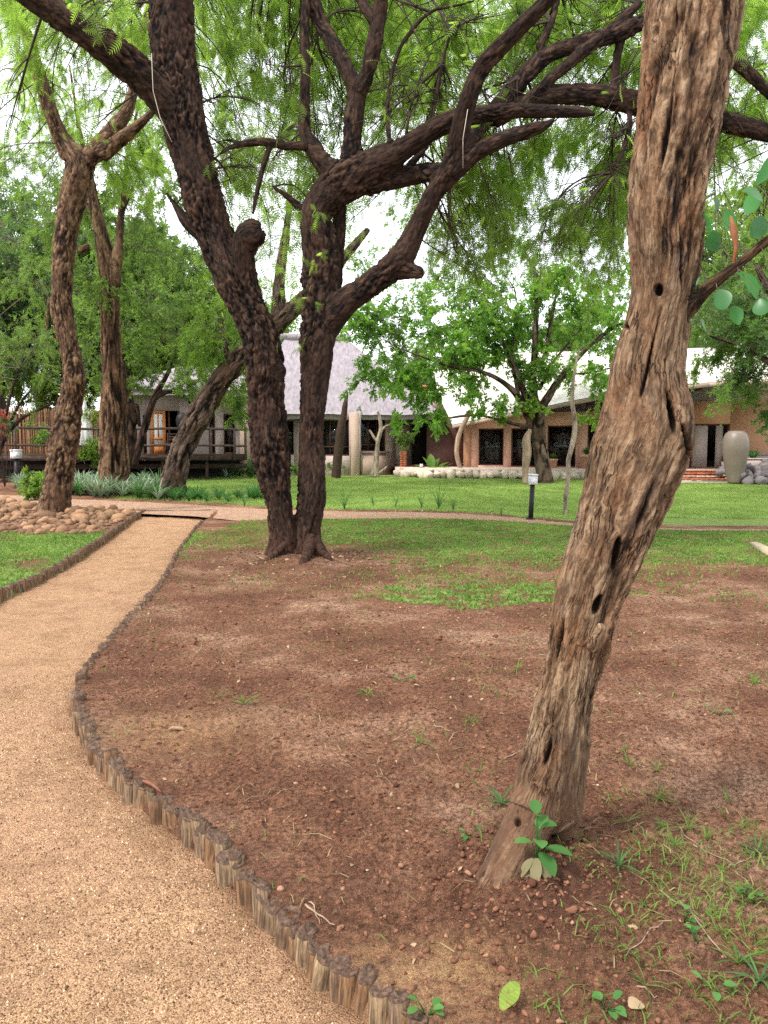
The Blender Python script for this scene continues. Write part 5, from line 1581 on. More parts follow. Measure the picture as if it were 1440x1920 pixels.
# ------------------------------------------------------------------ lodge and deck at the left
def lodge():
    a = at(236, 845, 36.0)[0]; c = at(466, 845, 37.0)[0]
    org = np.array([a[0], a[1], .3]); z0 = 1.40
    t = thing('lodge', org, 'mauve plastered lodge with open orange door behind the timber deck', 'building')
    f = Facade(a, c, org); b = Bag()
    ops = [(f.px(269), f.px(276), z0, 3.2), (f.px(286), f.px(338), z0, 3.42), (f.px(392), f.px(404), z0, 3.3), (f.px(420), f.px(442), z0, 3.3)]
    f.wall(b, .2, 4.6, ops)
    for p, q in (((a[0], a[1]), (a[0], 45.0)), ((c[0], c[1]), (c[0], 45.0)), ((a[0], 45.0), (c[0], 45.0))): Facade(p, q, org).wall(b, .2, 4.6, [])
    b.build('wall', M['mauve'], t)
    b = Bag(); b.box(np.array([c[0] - .32, c[1] - .5, .2]) - org, np.array([c[0] + .1, c[1] - .01, 4.2]) - org, 0, .02); b.build('corner_column', M['cream'], t)
    b = Bag(); b.box(np.array([a[0] + .3, 38.6, .3]) - org, np.array([c[0] - .3, 38.7, 4.5]) - org); b.build('inner_wall', M['painted_dark'], t)
    # open door leaf in orange wood with glazed panels
    u0, u1 = f.px(284), f.px(312)
    d = Bag()
    f.slab(d, u0, u0 + .13, z0, 3.40, .05, .11); f.slab(d, u1 - .13, u1, z0, 3.40, .05, .11)
    f.slab(d, u0 + .13, u1 - .13, z0, z0 + .35, .05, .11); f.slab(d, u0 + .13, u1 - .13, 3.27, 3.40, .05, .11); f.slab(d, u0 + .13, u1 - .13, 2.05, 2.17, .05, .11)
    f.slab(d, (u0 + u1) / 2 - .03, (u0 + u1) / 2 + .03, 2.17, 3.27, .06, .10)
    dr = d.build('door', M['orange_wood'], t); dr['label'] = 'open orange wooden door'
    g = Bag(); f.slab(g, u0 + .13, u1 - .13, z0 + .35, 3.27, .075, .085); g.build('pane', M['white'], dr)
    f.window(t, ops[0], 1, (), name='window'); f.window(t, ops[2], 1, (), name='window'); f.window(t, ops[3], 2, (), name='window')
    b = Bag(); f.slab(b, ops[1][1] - .10, ops[1][1], z0, 3.42, -.2, -.03); f.slab(b, f.px(316), f.px(316) + .09, z0, 3.42, -.2, -.03); b.build('door_frame', M['frame'], t)
    E0 = np.array([a[0] - .8, a[1] - .9, 4.35]); E1 = np.array([c[0] + .5, c[1] - .9, 4.35]); R0 = np.array([a[0] + 1.5, 40.8, 6.0]); R1 = np.array([c[0] - 1.5, 40.8, 6.0])
    roof_sheet('roof', [E0, E1, R1, R0], M['thatch'], t, org, 40, 20, .28, .06)
    E2 = np.array([c[0] + .5, 45.8, 4.35]); E3 = np.array([a[0] - .8, 45.8, 4.35])
    roof_sheet('roof', [E1, E2, R1 + [0, .02, 0], R1], M['thatch'], t, org, 16, 16, .28, .06); roof_sheet('roof', [E3, E0, R0, R0 + [0, .02, 0]], M['thatch'], t, org, 16, 16, .28, .06); roof_sheet('roof', [E2, E3, R0, R1], M['thatch'], t, org, 16, 16, .28, .06)
lodge()

M['deck'] = make_wood('dark_deck_timber', (.022, .014, .011), (.060, .038, .028), (.125, .088, .068), (.15, 1, 1), 18, .006)
M['rail'] = make_wood('weathered_rail', (.030, .020, .017), (.080, .054, .044), (.20, .15, .125), (.15, 1, 1), 22, .006)
def deck():
    l = at(-70, 845, 31.0)[0]; r = at(463, 845, 33.2)[0]
    org = np.array([l[0], l[1], .2])
    t = thing('timber_deck', org, 'raised dark timber deck with two-rail pole balustrade in front of the lodge', 'deck')
    f = Facade(l, r, org); z = 1.40; L = f.L
    for k in range(26):
        b = Bag(); f.slab(b, 0, L, z - .035, z, -.02 - k * .145, -.02 - k * .145 - .138); b.build('board', M['deck'], t)
    b = Bag(); f.slab(b, 0, L, z - .26, z - .04, -.10, -.02); b.build('edge_beam', M['deck'], t)
    b = Bag(); f.slab(b, 0, L, z - .62, z - .42, -.9, -.8); b.build('cross_beam', M['deck'], t)
    b = Bag(); f.slab(b, 0, L, .0, z - .04, -3.6, -3.5); b.build('underdeck_shade_sheet', M['painted_dark'], t)  # near-black sheet: the shade under the deck put in as colour
    for q in np.arange(.3, L, 1.85):
        b = Bag(); b.tube([f.pt(q, -.3, -.0), f.pt(q, -.3, z - .04)], .07, 8); b.build('support_post', M['deck'], t)
    for px in (-40, 30, 101, 184, 245, 396, 440, 461):
        q = min(max(f.px(px), .06), L - .06)
        b = Bag(); b.tube([f.pt(q, .04, z - .25), f.pt(q, .04, z + 1.10)], .055, 8); b.build('railing_post', M['rail'], t)
    for zz, rr in ((z + 1.06, .055), (z + .36, .05)):
        q = np.linspace(0, L, 30)
        b = Bag(); b.tube([f.pt(u, .04 + .01 * math.sin(u * 1.7), zz + .02 * math.sin(u * .9)) for u in q], rr, 9); b.build('rail', M['rail'], t, True)
    return f, z
DF, DZ = deck()

def pole_fence():
    a = at(-120, 845, 38.0)[0]; c = at(250, 845, 39.5)[0]
    t = thing('pole_fence', (a[0], a[1], .3), 'brown upright pole fence beyond the left end of the deck', 'fence')
    L = np.linalg.norm((c - a)[:2]); u = (c - a) / L
    M['fence_pole'] = plain('brown_fence_pole', (.19, .098, .052), .9, .35, 12, .006, rnd=.45)
    b = Bag(); b.tube([(0, 0, -.3), (0, 0, 3.35)], [.045, .038], 6); o = b.build('pole', M['fence_pole']); me = o.data; bpy.data.objects.remove(o)
    n = int(L / .086)
    for k in range(n):
        p = u * k * .086
        child('pole', me, t, (p[0], p[1] + random.uniform(-.01, .01), random.uniform(-.10, .05)), (random.gauss(0, .008), random.gauss(0, .008), 0), (random.uniform(.85, 1.15),) * 2 + (1,))
    bb = Bag(); w_ = u * L * [1, 1, 0]; bb.add([np.array([0, .10, -.2]), w_ + [0, .10, -.2], w_ + [0, .10, 3.1], np.array([0, .10, 3.1]), np.array([0, .13, -.2]), w_ + [0, .13, -.2], w_ + [0, .13, 3.1], np.array([0, .13, 3.1])], [(0, 1, 2, 3), (7, 6, 5, 4), (3, 2, 6, 7), (0, 4, 5, 1), (1, 5, 6, 2), (0, 3, 7, 4)])
    bb.build('reed_screen', plain('dark_reed_screen', (.10, .055, .032), .9, .5, 30, .01, mapping=(1, 1, .05)), t)
    for z in (.9, 2.6):
        bb = Bag(); bb.tube([np.array([0, .06, z]), u * L * [1, 1, 0] + np.array([0, .06, z])], .035, 6); bb.build('rail', M['rail'], t)
pole_fence()

# thicket that closes the view between and beyond the trees
cr = Crown()
for k in range(150):
    X = RNG.uniform(-62, 62); Y = RNG.uniform(56, 72)
    h = RNG.uniform(2.0, 6.5)
    cr.clump((X, Y, h * .5 + .3), (2.2, 1.6, h * .55), None, 6, 95, SPRAY_B, (.35, .6), .2, .02, 1.0, (0, .8), hang=.3, main=False)
V, Fa, A, n0 = [], [], [], 0
for p in cr.lv:
    V.append(p[0]); Fa.append(p[1] + n0); A.append(p[2]); n0 += len(p[0])
tag(build('far_thicket', np.vstack(V), [np.vstack(Fa)], M['leaf_mid'], None, False, {'tint': np.concatenate(A)}), kind='stuff')
# ------------------------------------------------------------------ garden furniture
def lathe(prof, n=28):
    b = Bag(); a = np.arange(n) * 2 * math.pi / n
    V = np.vstack([np.c_[r * np.cos(a), r * np.sin(a), np.full(n, z)] for r, z in prof])
    i = np.arange(len(prof) - 1)[:, None] * n; k = np.arange(n)[None]; k2 = (k + 1) % n
    b.arr(V, np.stack([i + k, i + k2, i + n + k2, i + n + k], -1).reshape(-1, 4))
    return b
M['black_metal'] = plain('black_metal', (.014, .014, .015), .5, .2, 8)
M['lamp_grey'] = plain('pale_grey_lamp_head', (.62, .62, .64), .5, .06, 8)
M['lamp_glass'] = plain('frosted_lamp_glass', (.74, .74, .76), .35, .05, 8)

def bollard(px, py_base, py_top, wpx, label, tilt=0.0):
    p = on_ground(px, py_base)
    p[2] = float(ground_z(p[0], p[1])[0]) if p[1] < 21 else p[2]
    t_ = p[1] / ray(px, py_base)[1]; s = t_ / F
    h = (py_base - py_top) * s; w = wpx * s
    t = thing('bollard_light', p, label, 'garden light', 'bollard lights in the garden')
    b = Bag(); b.tube([(0, 0, -.1), (0, 0, h * .78)], w * .30, 16); b.build('post', M['black_metal'], t)
    b = lathe([(w * .30, 0), (w * .55, 0), (w * .55, .03), (w * .30, .032)]); b.build('base_plate', M['black_metal'], t)
    b = Bag(); b.box((-w * .5, -w * .5, h * .765), (w * .5, w * .5, h * .955), 0, .012); b.build('lamp_head', M['lamp_grey'], t)
    b = Bag(); b.box((-w * .36, -w * .5 - .008, h * .80), (w * .36, -w * .5 + .002, h * .90), 0, .002); b.build('lamp_lens', M['lamp_glass'], t)
    b = Bag(); b.box((-w * .54, -w * .54, h * .955), (w * .54, w * .54, h), 0, .012); b.build('cap', M['lamp_grey'], t)
    t.rotation_euler = (0, tilt, random.uniform(-.1, .1))
bollard(995, 973, 888, 15, 'black bollard light with pale head at the lawn edge beside the front trunk', R(2.2))
bollard(33, 914, 843, 16, 'black bollard light with pale head among the plants left of the stones')
bollard(790, 893, 870, 6, 'small black bollard light beside the banana plant by the thatched house')

def urn():
    p = at(1379, 845, 30.6)[0]; p[2] = float(base_z(30.6)) + .05
    t_ = 30.6 / ray(1379, 915)[1]; s = t_ / F
    H = 96 * s; Rm = 23.5 * s
    t = thing('urn', p, 'tall grey ceramic urn standing at the end of the garden steps', 'urn')
    prof = [(.0, 0), (.48, 0), (.52, .02), (.66, .18), (.86, .42), (.98, .62), (1.0, .74), (.95, .85), (.82, .94), (.72, .975), (.62, .985), (.60, 1.0), (.52, 1.0), (.50, .97), (.60, .92), (.6, .5), (.0, .4)]
    pr = smooth_path(np.array([[r * Rm, z * H, 0] for r, z in prof[:12]]), .04)[:, :2].tolist() + [(r * Rm, z * H) for r, z in prof[12:]]
    m, tr, bs = mat('grey_glazed_ceramic'); q = NT(tr)
    f = q.noise(q.mapv(q.coord(), (1, 1, .7)), 1.6, 4, .55)
    q.l(q.ramp(f, [(.3, (.155, .120, .098)), (.7, (.205, .164, .138))]), bs.inputs['Base Color']); bs.inputs['Roughness'].default_value = .42; bs.inputs['Specular IOR Level'].default_value = .4
    q.bump(q.noise(q.coord(), 40, 3, .6), .25, .002, bs)
    lathe(pr, 40).build('body', m, t, True)
    b = Bag(); b.tube([(Rm * .56 * math.cos(a), Rm * .56 * math.sin(a), H) for a in np.linspace(0, 2 * math.pi, 25)], .022, 8, cap=False); b.build('rim', m, t, True)
urn()

# rock pile beside the urn and river stones around the left tree
RG = [rock_mesh(s, 2, .8, .55, M['stone_grey']) for s in range(80, 88)]
p = at(1430, 845, 30.0)[0]
pile = thing('rock_pile', (p[0], p[1], float(base_z(30))), 'sloping pile of rough grey rocks right of the urn', 'rock pile')
for k in range(150):
    u = random.random(); v = random.random()
    x = -.75 + 3.4 * u; y = .1 + 2.2 * v; z = .10 + .80 * v + random.uniform(-.06, .10) - max(0, -.2 - x) * .8 * v
    w = random.uniform(.09, .20) if random.random() < .8 else random.uniform(.2, .28)
    child('stone', random.choice(RG), pile, (x, y, z), (random.uniform(-.6, .6), random.uniform(-.6, .6), random.uniform(0, 6)), (w, w, w))
RT = [rock_mesh(s, 2, .62, .38, M['stone_tan']) for s in range(30, 40)]
c0 = on_ground(105, 975)
bed = thing('stone_bed', (c0[0], c0[1], 0), 'bed of loose tan river stones around the foot of the slender left tree', 'stone bed')
poly = np.array([on_ground(*q)[:2] for q in [(262, 955), (245, 968), (215, 985), (185, 1000), (120, 1004), (60, 1003), (0, 1000), (-90, 1000), (-130, 955), (0, 938), (60, 944), (150, 954)]])
lo, hi = poly.min(0), poly.max(0)
cand = np.c_[RNG.uniform(lo[0], hi[0], 6000), RNG.uniform(lo[1], hi[1], 6000)]
cand = cand[inside(cand[:, 0], cand[:, 1], poly)]
cand = cand[path_in(cand[:, 0], cand[:, 1]) > .15]
pts = []
for q in cand:
    if len(pts) >= 300: break
    if all((q[0] - r[0]) ** 2 + (q[1] - r[1]) ** 2 > .15 ** 2 for r in pts): pts.append(q)
for k, q in enumerate(pts):
    w = random.uniform(.05, .12) if random.random() < .8 else random.uniform(.12, .21)
    child('stone', random.choice(RT), bed, (q[0] - c0[0], q[1] - c0[1], float(ground_z(q[0], q[1])[0]) + w * .28), (random.uniform(-.3, .3), random.uniform(-.3, .3), random.uniform(0, 6)), (w, w, w))
cand2 = cand[len(cand) // 3:][:420]
V, Fa, n0 = [], [], 0
base = [np.array([v.co[:] for v in m.vertices]) for m in RT]; bf = [np.array([f.vertices[:] for f in m.polygons]) for m in RT]
for q in cand2:
    j = random.randrange(10); w = random.uniform(.04, .085)
    V.append(base[j] * w + np.array([q[0] - c0[0], q[1] - c0[1], float(ground_z(q[0], q[1])[0]) + .012])); Fa.append(bf[j] + n0); n0 += len(base[j])
tag(build('pebbles', np.vstack(V), [np.vstack(Fa)], M['stone_tan'], bed, True), kind='stuff')

# driftwood, pale posts and stakes
M['post_wood'] = plain('pinkish_peeled_wood', (0.34, 0.235, 0.17), 0.8, 0.5, 6, 0.01, mapping=(1, 1, .3))
def posts():
    s = skel
    def post(name, rows, Y, label, m, cat, n=12, nz=.02, extra=()):
        P = s(rows, Y)
        loc = np.array([P[0][0], P[0][1], float(ground_z(P[0][0], P[0][1])[0])])
        t = thing(name, loc, label, cat)
        for i, rws in enumerate((rows,) + tuple(extra)):
            T = smooth_path(s(rws, Y), .06)
            V, Fq, caps = tube_arrays(T[:, :3] - loc, T[:, 3], n)
            V = V + (nz * fbm(V * np.array([6, 6, 1.6]) + 3, 2, 140))[:, None] * np.array([1, 1, .3])
            b = Bag(); b.arr(V, Fq); b.add(V[caps[1]], [tuple(range(n))]); b.build('trunk' if i == 0 else 'branch', m, t, True)
        return t
    post('peeled_post', [(984, 905, 0, 9), (985, 880, 0, 12), (988, 850, 0, 17), (987, 825, 0, 15), (994, 805, 0, 7)], 30.6, 'pale peeled log post standing against the lawn tree', M['post_wood'], 'post')
    post('curved_post', [(864, 882, 0, 9), (857, 855, 0, 9), (857, 835, 0, 9), (862, 812, 0, 9), (871, 792, 0, 9), (882, 772, 0, 9)], 36.2, 'bowed pale log post left of the shop windows', M['post_wood'], 'post')
    M['stake_pale'] = plain('whitish_dead_wood', (.27, .215, .16), .85, .8, 9, .01, mapping=(1, 1, .35))
    post('dead_pole', [(1059, 968, 0, 7), (1061, 930, 0, 8.5), (1066, 890, 0, 8.5), (1066, 862, 0, 9), (1074, 830, 0, 9.5), (1078, 795, 0, 9), (1073, 750, 0, 7), (1077, 700, 0, 5), (1086, 655, .1, 4)], 18.4, 'thin crooked whitish dead pole on the lawn between the bollard and front trunk', M['stake_pale'], 'pole', 9, .012)
    post('driftwood', [(702, 893, 0, 18), (706, 860, 0, 10), (708, 830, 0, 8), (714, 805, 0, 8), (712, 785, 0, 6), (708, 772, 0, 4)], 35.5, 'pale branching driftwood at the corner column of the thatched house', M['stake_pale'], 'driftwood', 9, .03,
         ([(709, 832, 0, 6), (700, 818, 0, 5), (693, 806, 0, 3)], [(712, 812, 0, 6), (722, 800, 0, 4), (730, 797, 0, 2)], [(703, 890, 0, 8), (718, 882, 0, 5), (726, 874, 0, 3)]))
    post('dead_stump', [(630, 895, 0, 18), (634, 850, 0, 17), (640, 800, 0, 16), (645, 775, 0, 12), (648, 755, 0, 9), (653, 735, 0, 2)], 34.5, 'dark broken dead stump just right of the forked trunks', M['dark_log'], 'stump', 12, .04)
posts()
b = Bag(); p = on_ground(1408, 1022); q = on_ground(1470, 1052)
b.box((-.75, -.07, -.06), (.75, .07, .075), 0, .012)
o = b.build('timber_sleeper', plain('pale_timber', (.36, .29, .20), .85, .35, 7, .008, mapping=(.2, 1, 1))); o.location = Vector(((p + q) / 2).tolist()); o.rotation_euler = (0, 0, math.atan2(q[1] - p[1], q[0] - p[0]))
tag(o, 'pale timber sleeper lying in the grass at the right edge', 'sleeper')

# ------------------------------------------------------------------ leafy garden plants
def strap(n, L, wd, lean=(.3, 1.2), fold=.3, seed=0, tip=.15, segs=5):
    """a tuft of arching strap leaves: (vertices, faces, tint)"""
    rg = np.random.default_rng(seed); V, Fc, T = [], [], []
    for k in range(n):
        a = rg.uniform(0, 6.283); ln = L * rg.uniform(.6, 1.1); w = wd * rg.uniform(.7, 1.2)
        th0 = rg.uniform(*lean) * .55; bend = rg.uniform(.5, 1.6)
        d = np.array([math.cos(a), math.sin(a)]); s_ = np.array([-d[1], d[0]])
        r, z = 0.02 * rg.random() * L, 0.0; th = th0; i0 = len(V)
        for g in range(segs + 1):
            u = g / segs
            ww = w * (math.sin(math.pi * min(.97, .16 + .8 * u)) ** .7 if u < .98 else tip)
            V.append((d[0] * r + s_[0] * ww, d[1] * r + s_[1] * ww, z)); V.append((d[0] * r - s_[0] * ww, d[1] * r - s_[1] * ww, z))
            r += math.sin(th) * ln / segs; z += math.cos(th) * ln / segs; th += bend / segs
        for g in range(segs): Fc.append((i0 + 2 * g, i0 + 2 * g + 1, i0 + 2 * g + 3, i0 + 2 * g + 2))
        T += [rg.random()] * (2 * segs + 2)
    return np.array(V), np.array(Fc), np.array(T)
M['strap_pale'] = leaf_mat('pale_striped_strap_leaf', (.075, .130, .062), (.42, .48, .36), (.24, .36, .18), .35)
M['strap_green'] = leaf_mat('green_strap_leaf', (.028, .085, .024), (.085, .19, .050), (.09, .28, .05), .4)
M['grass_blade'] = leaf_mat('grass_blade', (.070, .130, .022), (.195, .285, .065), (.20, .34, .05), .45, .6, .2)
M['grass_dry'] = leaf_mat('dry_grass', (.17, .12, .06), (.36, .28, .15), (.25, .19, .09), .3, .8, .1)
M['lawn_blade'] = leaf_mat('lawn_blade', (.185, .265, .055), (.345, .445, .145), (.36, .52, .12), .5, .6, .2)
def plant_mesh(name, parts, m):
    V, Fa, T = parts
    o = build(name, V, [Fa], m, None, False, {'tint': T}); me = o.data; bpy.data.objects.remove(o); return me
STRAPS = [plant_mesh('foliage', strap(34, .56, .015, seed=s), M['strap_pale']) for s in (1, 2)] + [plant_mesh('foliage', strap(38, .54, .010, seed=s), M['strap_green']) for s in (3, 4)]
n = 0
for _ in range(4000):
    if n >= 150: break
    Y = RNG.uniform(22.0, 29.5); px = RNG.uniform(30, 490)
    if px > 300 and Y > 24.6: continue
    x = at(px, 845, Y)[0][0]
    cmy = cross_mid(np.array([x]))[0] + cross_half(np.array([x]))[0]
    if Y < cmy + .45: continue
    z = float(ground_z(x, Y)[0])
    kd = (0 if RNG.random() < .62 else 1) if px < 310 else 1
    zone = ('left of slender tree' if px < 95 else 'between slender tree and straight tree' if px < 205 else 'between straight tree and tilted tree' if px < 318 else 'right of tilted tree')
    row = 'front row' if Y < cmy + 2.2 else 'back row'
    lk = ('pale striped strap-leaf plant', 'plain green strap-leaf plant')[kd]
    t = thing('strap_leaf_plant', (x, Y, z - .01), lk + ', ' + row + ' ' + zone, 'plant', lk + 's, ' + row + ' ' + zone, RNG.uniform(0, 6))
    s = RNG.uniform(1.0, 1.65) * (1.0 if px < 310 else .75); t.scale = (s, s, s)
    child('foliage', STRAPS[kd * 2 + RNG.integers(0, 2)], t); n += 1
# spiky tufts along the lawn side of the cross path
SK = [plant_mesh('foliage', strap(16, .62, .007, (.05, .75), seed=s, segs=6), M['strap_green']) for s in (11, 12, 13)]
for px, py, s, lab in [(646, 955, 1.0, 'thin spiky grass tuft beside the cross path, just right of the forked trunks'), (700, 949, .7, 'short sparse spiky tuft by the path, second from the forked trunks'), (742, 951, .75, 'faint bluish spiky tuft by the path below the banana plant'),
                       (790, 953, .9, 'sparse spiky tuft leaning over by the path, left of the tallest tuft'), (822, 956, 1.35, 'tallest dense spiky tuft beside the cross path'), (850, 958, .8, 'low spiky tuft touching the right side of the tallest tuft'),
                       (458, 950, .9, 'green spiky tuft by the cross path left of the forked trunks'), (940, 968, .6, 'small spiky tuft by the path nearest the bollard light')]:
    p = on_ground(px, py); p[2] = float(ground_z(p[0], p[1])[0])
    t = thing('spiky_tuft', p, lab, 'plant', 'spiky tufts along the cross path', RNG.uniform(0, 6)); t.scale = (s, s, s)
    child('foliage', SK[RNG.integers(0, 3)], t)

def leafy(name, px, py, Y, label, leaves, m, cat='plant', z=None, loc=None):
    """leaves: (azimuth deg, lift deg, length, half width, bend, stalk)"""
    if loc is None:
        p = on_ground(px, py) if Y is None else at(px, py, Y)[0]
        if z is not None: p[2] = z
    else: p = np.array(loc, float)
    t = thing(name, p, label, cat)
    for k, (az, el, L, W, bd, st) in enumerate(leaves):
        V, Fa = big_leaf(L, W, k, bd)
        o = build('leaf', V, [Fa], M[m], t, True, {'tint': np.full(len(V), RNG.uniform(.1, 1))})
        a, e = R(az), R(el)
        d = np.array([math.cos(a) * math.cos(e), math.sin(a) * math.cos(e), math.sin(e)])
        o.location = Vector((d * st).tolist()); o.rotation_euler = (RNG.uniform(-.3, .3), -e, a)
        if st > .05:
            b = Bag(); b.tube([(0, 0, -.02), tuple(d * st * .5), tuple(d * st)], [.012, .01, .007], 6); b.build('leaf_stalk', M['strap_green'], t)
    return t
leafy('banana_plant', 810, 893, None, 'broad-leaved banana plant on the lawn edge before the red brick entry',
      [(100, 75, .85, .20, .4, .3), (10, 50, .75, .17, .6, .3), (170, 45, .7, .17, .7, .3), (60, 60, .8, .18, .5, .3), (135, 65, .8, .18, .4, .3), (-30, 40, .75, .15, .7, .25), (215, 35, .6, .14, .8, .25), (-80, 50, .6, .15, .7, .2), (20, 35, .8, .10, .2, .35), (250, 45, .55, .15, .7, .2)], 'leaf_bright')
leafy('canna_plant', 470, 897, None, 'large single-leaved green plant at the right end of the deck', [(95, 72, .95, .20, .35, .15), (160, 50, .6, .13, .6, .1), (60, 55, .6, .13, .6, .1), (20, 40, .5, .12, .6, .1)], 'leaf_bright')
M['silver_leaf'] = leaf_mat('silvery_aloe_leaf', (.16, .27, .20), (.36, .47, .38), (.15, .3, .18), .2)
for px, py, lab in ((385, 893, 'silvery spreading aloe in the bed before the deck, left one'), (425, 897, 'silvery spreading aloe in the bed before the deck, right one')):
    leafy('aloe_plant', px, py, None, lab, [(a, 35 + 20 * (i % 3), .55, .055, .9, .02) for i, a in enumerate(range(0, 360, 26))], 'silver_leaf')
for k, (px, py, rad) in enumerate([(445, 890, .45), (470, 897, .4), (405, 884, .45), (355, 880, .45), (440, 878, .5), (250, 875, .5), (290, 872, .5), (335, 870, .5), (520, 897, .4), (545, 893, .4)]):
    p = on_ground(px, py)
    labs = ['low dark bush behind the right silvery aloe', 'low bush beside the large-leaved plant', 'low bush between the silvery aloes and the deck', 'low bush right of the tilted tree foot', 'taller dark bush at the right end of the deck front', 'dark bush under the deck right of the straight tree', 'dark bush under the orange door',
            'dark bush under the deck beside the tilted tree', 'low bush against the left plinth of the thatched house', 'low bush seen between the forked trunks']
    t = thing('garden_bush', p, labs[k], 'bush', 'low bushes before the buildings')
    cr = Crown()
    for _ in range(6): cr.clump(p + np.array([RNG.normal(0, .3), RNG.normal(0, .2), rad * RNG.uniform(.6, 1.3)]), rad * .5, p[None] + [[0, 0, .05]], 7, 32, SPRAY_B, (.12, .22), .3, .008)
    cr.build(t, M['leaf_dark' if k % 3 else 'leaf_mid'], M['twig'], 'foliage', p)
# lime bush beside the left bollard, creeper on the deck
for nm, px, Y, z, n_, rad, lm, lab in [('lime_bush', 62, 23.6, .45, 12, .42, 'leaf_yellow', 'lime green bush beside the left bollard light'), ('rail_creeper', 165, 31.4, 1.75, 11, .55, 'leaf_yellow', 'yellow green creeper on the deck rail below the white parasol'),
                                       ('corner_shrub', 85, 33.2, 2.2, 8, .5, 'leaf_mid', 'grey green shrub behind the deck rail at the pole fence'), ('tall_creeper', 172, 35.5, 3.2, 12, .8, 'leaf_yellow', 'tall pale green shrub right of the white parasol'),
                                       ('hanging_plant', 765, 37.6, 2.1, 8, .35, 'leaf_mid', 'trailing potted plant on top of the red brick pillar'), ('corner_palm', 612, 35.0, 1.3, 4, .5, 'leaf_mid', 'spiky green shrub at the left plinth of the thatched house')]:
    p = at(px, 845, Y)[0]; p[2] = z
    t = thing(nm, (p[0], p[1], z - rad), lab, 'shrub')
    cr = Crown()
    for _ in range(n_): cr.clump(p + RNG.normal(0, 1, 3) * [rad * .6, rad * .4, rad * .7], rad * .5, p[None] - [[0, 0, rad]], 7, 42, SPRAY_N if nm == 'corner_palm' else SPRAY_B, (.12, .22), .3, .008, hang=.3 if nm != 'lime_bush' else 0)
    cr.build(t, M[lm], M['twig_grey'], 'foliage', (p[0], p[1], z - rad))
# red flowering bougainvillea at the left edge
M['red_petal'] = leaf_mat('red_petal', (.42, .015, .03), (.75, .05, .09), (.6, .04, .06), .35)
p = at(4, 782, 27.5)[0]
t = thing('red_flower_shrub', (p[0], p[1], .2), 'shrub with bright red flowers at the left edge before the deck', 'shrub')
cr = Crown(); base_p = np.array([[p[0], p[1], .25]])
for _ in range(8): cr.clump(p + RNG.normal(0, 1, 3) * [.25, .2, .25] + [-.1, 0, 0], .25, base_p, 6, 16, SPRAY_B, (.12, .2), .2, .010)
cr.build(t, M['leaf_dark'], M['twig'], 'foliage', (p[0], p[1], .2))
fl = Crown()
for dx, dz, n_ in ((.02, .05, 26), (.18, .12, 22), (.1, -.28, 16), (-.2, .0, 20)):
    fl.clump(p + np.array([dx, -.15, dz]), .17, base_p + [[0, 0, 1.3]], 6, n_, SPRAY_B, (.09, .14), .1, .006, main=False)
fl.build(t, M['red_petal'], M['twig'], 'blossom', (p[0], p[1], .2))

# ------------------------------------------------------------------ pots, parasol, sculpture, shop goods
M['terracotta'] = plain('terracotta', (.50, .27, .19), .85, .15, 6)
def pot(px, Y, z, r, h, label, leaves, lm, m='terracotta', square=False):
    p = at(px, 845, Y)[0]; p[2] = z
    t = thing('potted_plant', p, label, 'potted plant')
    if square:
        b = Bag(); b.box((-r, -r, 0), (r, r, h), 0, .02); b.box((-r - .03, -r - .03, h), (r + .03, r + .03, h + .06), 0, .015)
        b.build('pot', M[m], t)
    else: lathe([(0, 0), (r * .7, 0), (r * .95, h * .8), (r * 1.05, h * .8), (r * 1.05, h), (r * .85, h), (r * .8, h * .9), (0, h * .88)], 20).build('pot', M[m], t)
    V, Fa, T = strap(*leaves); V = V + [0, 0, h * .9]
    build('foliage', V, [Fa], M[lm], t, False, {'tint': T})
pot(1100, 34.6, ZF, .30, .62, 'green spiky agave in a terracotta pot on the terrace beside the leaning trunk', (26, .55, .04, (.1, 1.0), .3, 31), 'strap_green')
pot(1038, 35.4, ZF, .20, .42, 'small round yellow green plant in a terracotta pot before the shop mannequin', (40, .36, .05, (.2, 1.5), .3, 32), 'grass_blade')
pot(1412, 32.6, ZF, .45, .42, 'green spiky plant in a low square planter right of the urn', (34, .62, .045, (.1, 1.1), .3, 33), 'strap_green', 'mauve', True)
# low terrace wall at the right edge
b = Bag(); p = at(1400, 845, 33.4)[0]; b.box((0, 0, 0), (3.6, .3, .62), 0, .02); b.box((-.05, -.05, .62), (3.65, .35, .70), 0, .015)
tag(b.build('terrace_wall', M['mauve'], None, loc=(p[0], p[1], ZF - .02)), 'low mauve wall with coping behind the rock pile', 'wall')

p = at(158, 845, 35.0)[0]
t = thing('closed_parasol', (p[0], p[1], 1.4), 'closed white parasol standing upright behind the deck rail', 'parasol')
b = Bag(); b.tube([(0, 0, -1.1), (0, 0, 2.6)], .03, 8); b.build('pole', M['white'], t)
pr = [(.03, 2.55), (.10, 2.45), (.20, 1.9), (.30, 1.2), (.42, .35), (.36, .30)]
n = 24; a = np.arange(n) * 2 * math.pi / n
V = np.vstack([np.c_[r * (1 + .16 * np.cos(8 * a)) * np.cos(a), r * (1 + .16 * np.cos(8 * a)) * np.sin(a), np.full(n, z)] for r, z in pr])
i = np.arange(len(pr) - 1)[:, None] * n; k = np.arange(n)[None]; k2 = (k + 1) % n
build('canopy', V, [np.stack([i + k, i + k2, i + n + k2, i + n + k], -1).reshape(-1, 4)], M['white'], t, True)
p = at(343, 845, 35.2)[0]
t = thing('dark_ball_ornament', (p[0], p[1], 1.4), 'round dark ornament on a stand beside the orange door', 'ornament')
lathe([(0, 0), (.20, 0), (.18, .06), (.05, .12), (.045, 1.05), (.12, 1.1)], 16).build('stand', M['dark_log'], t)
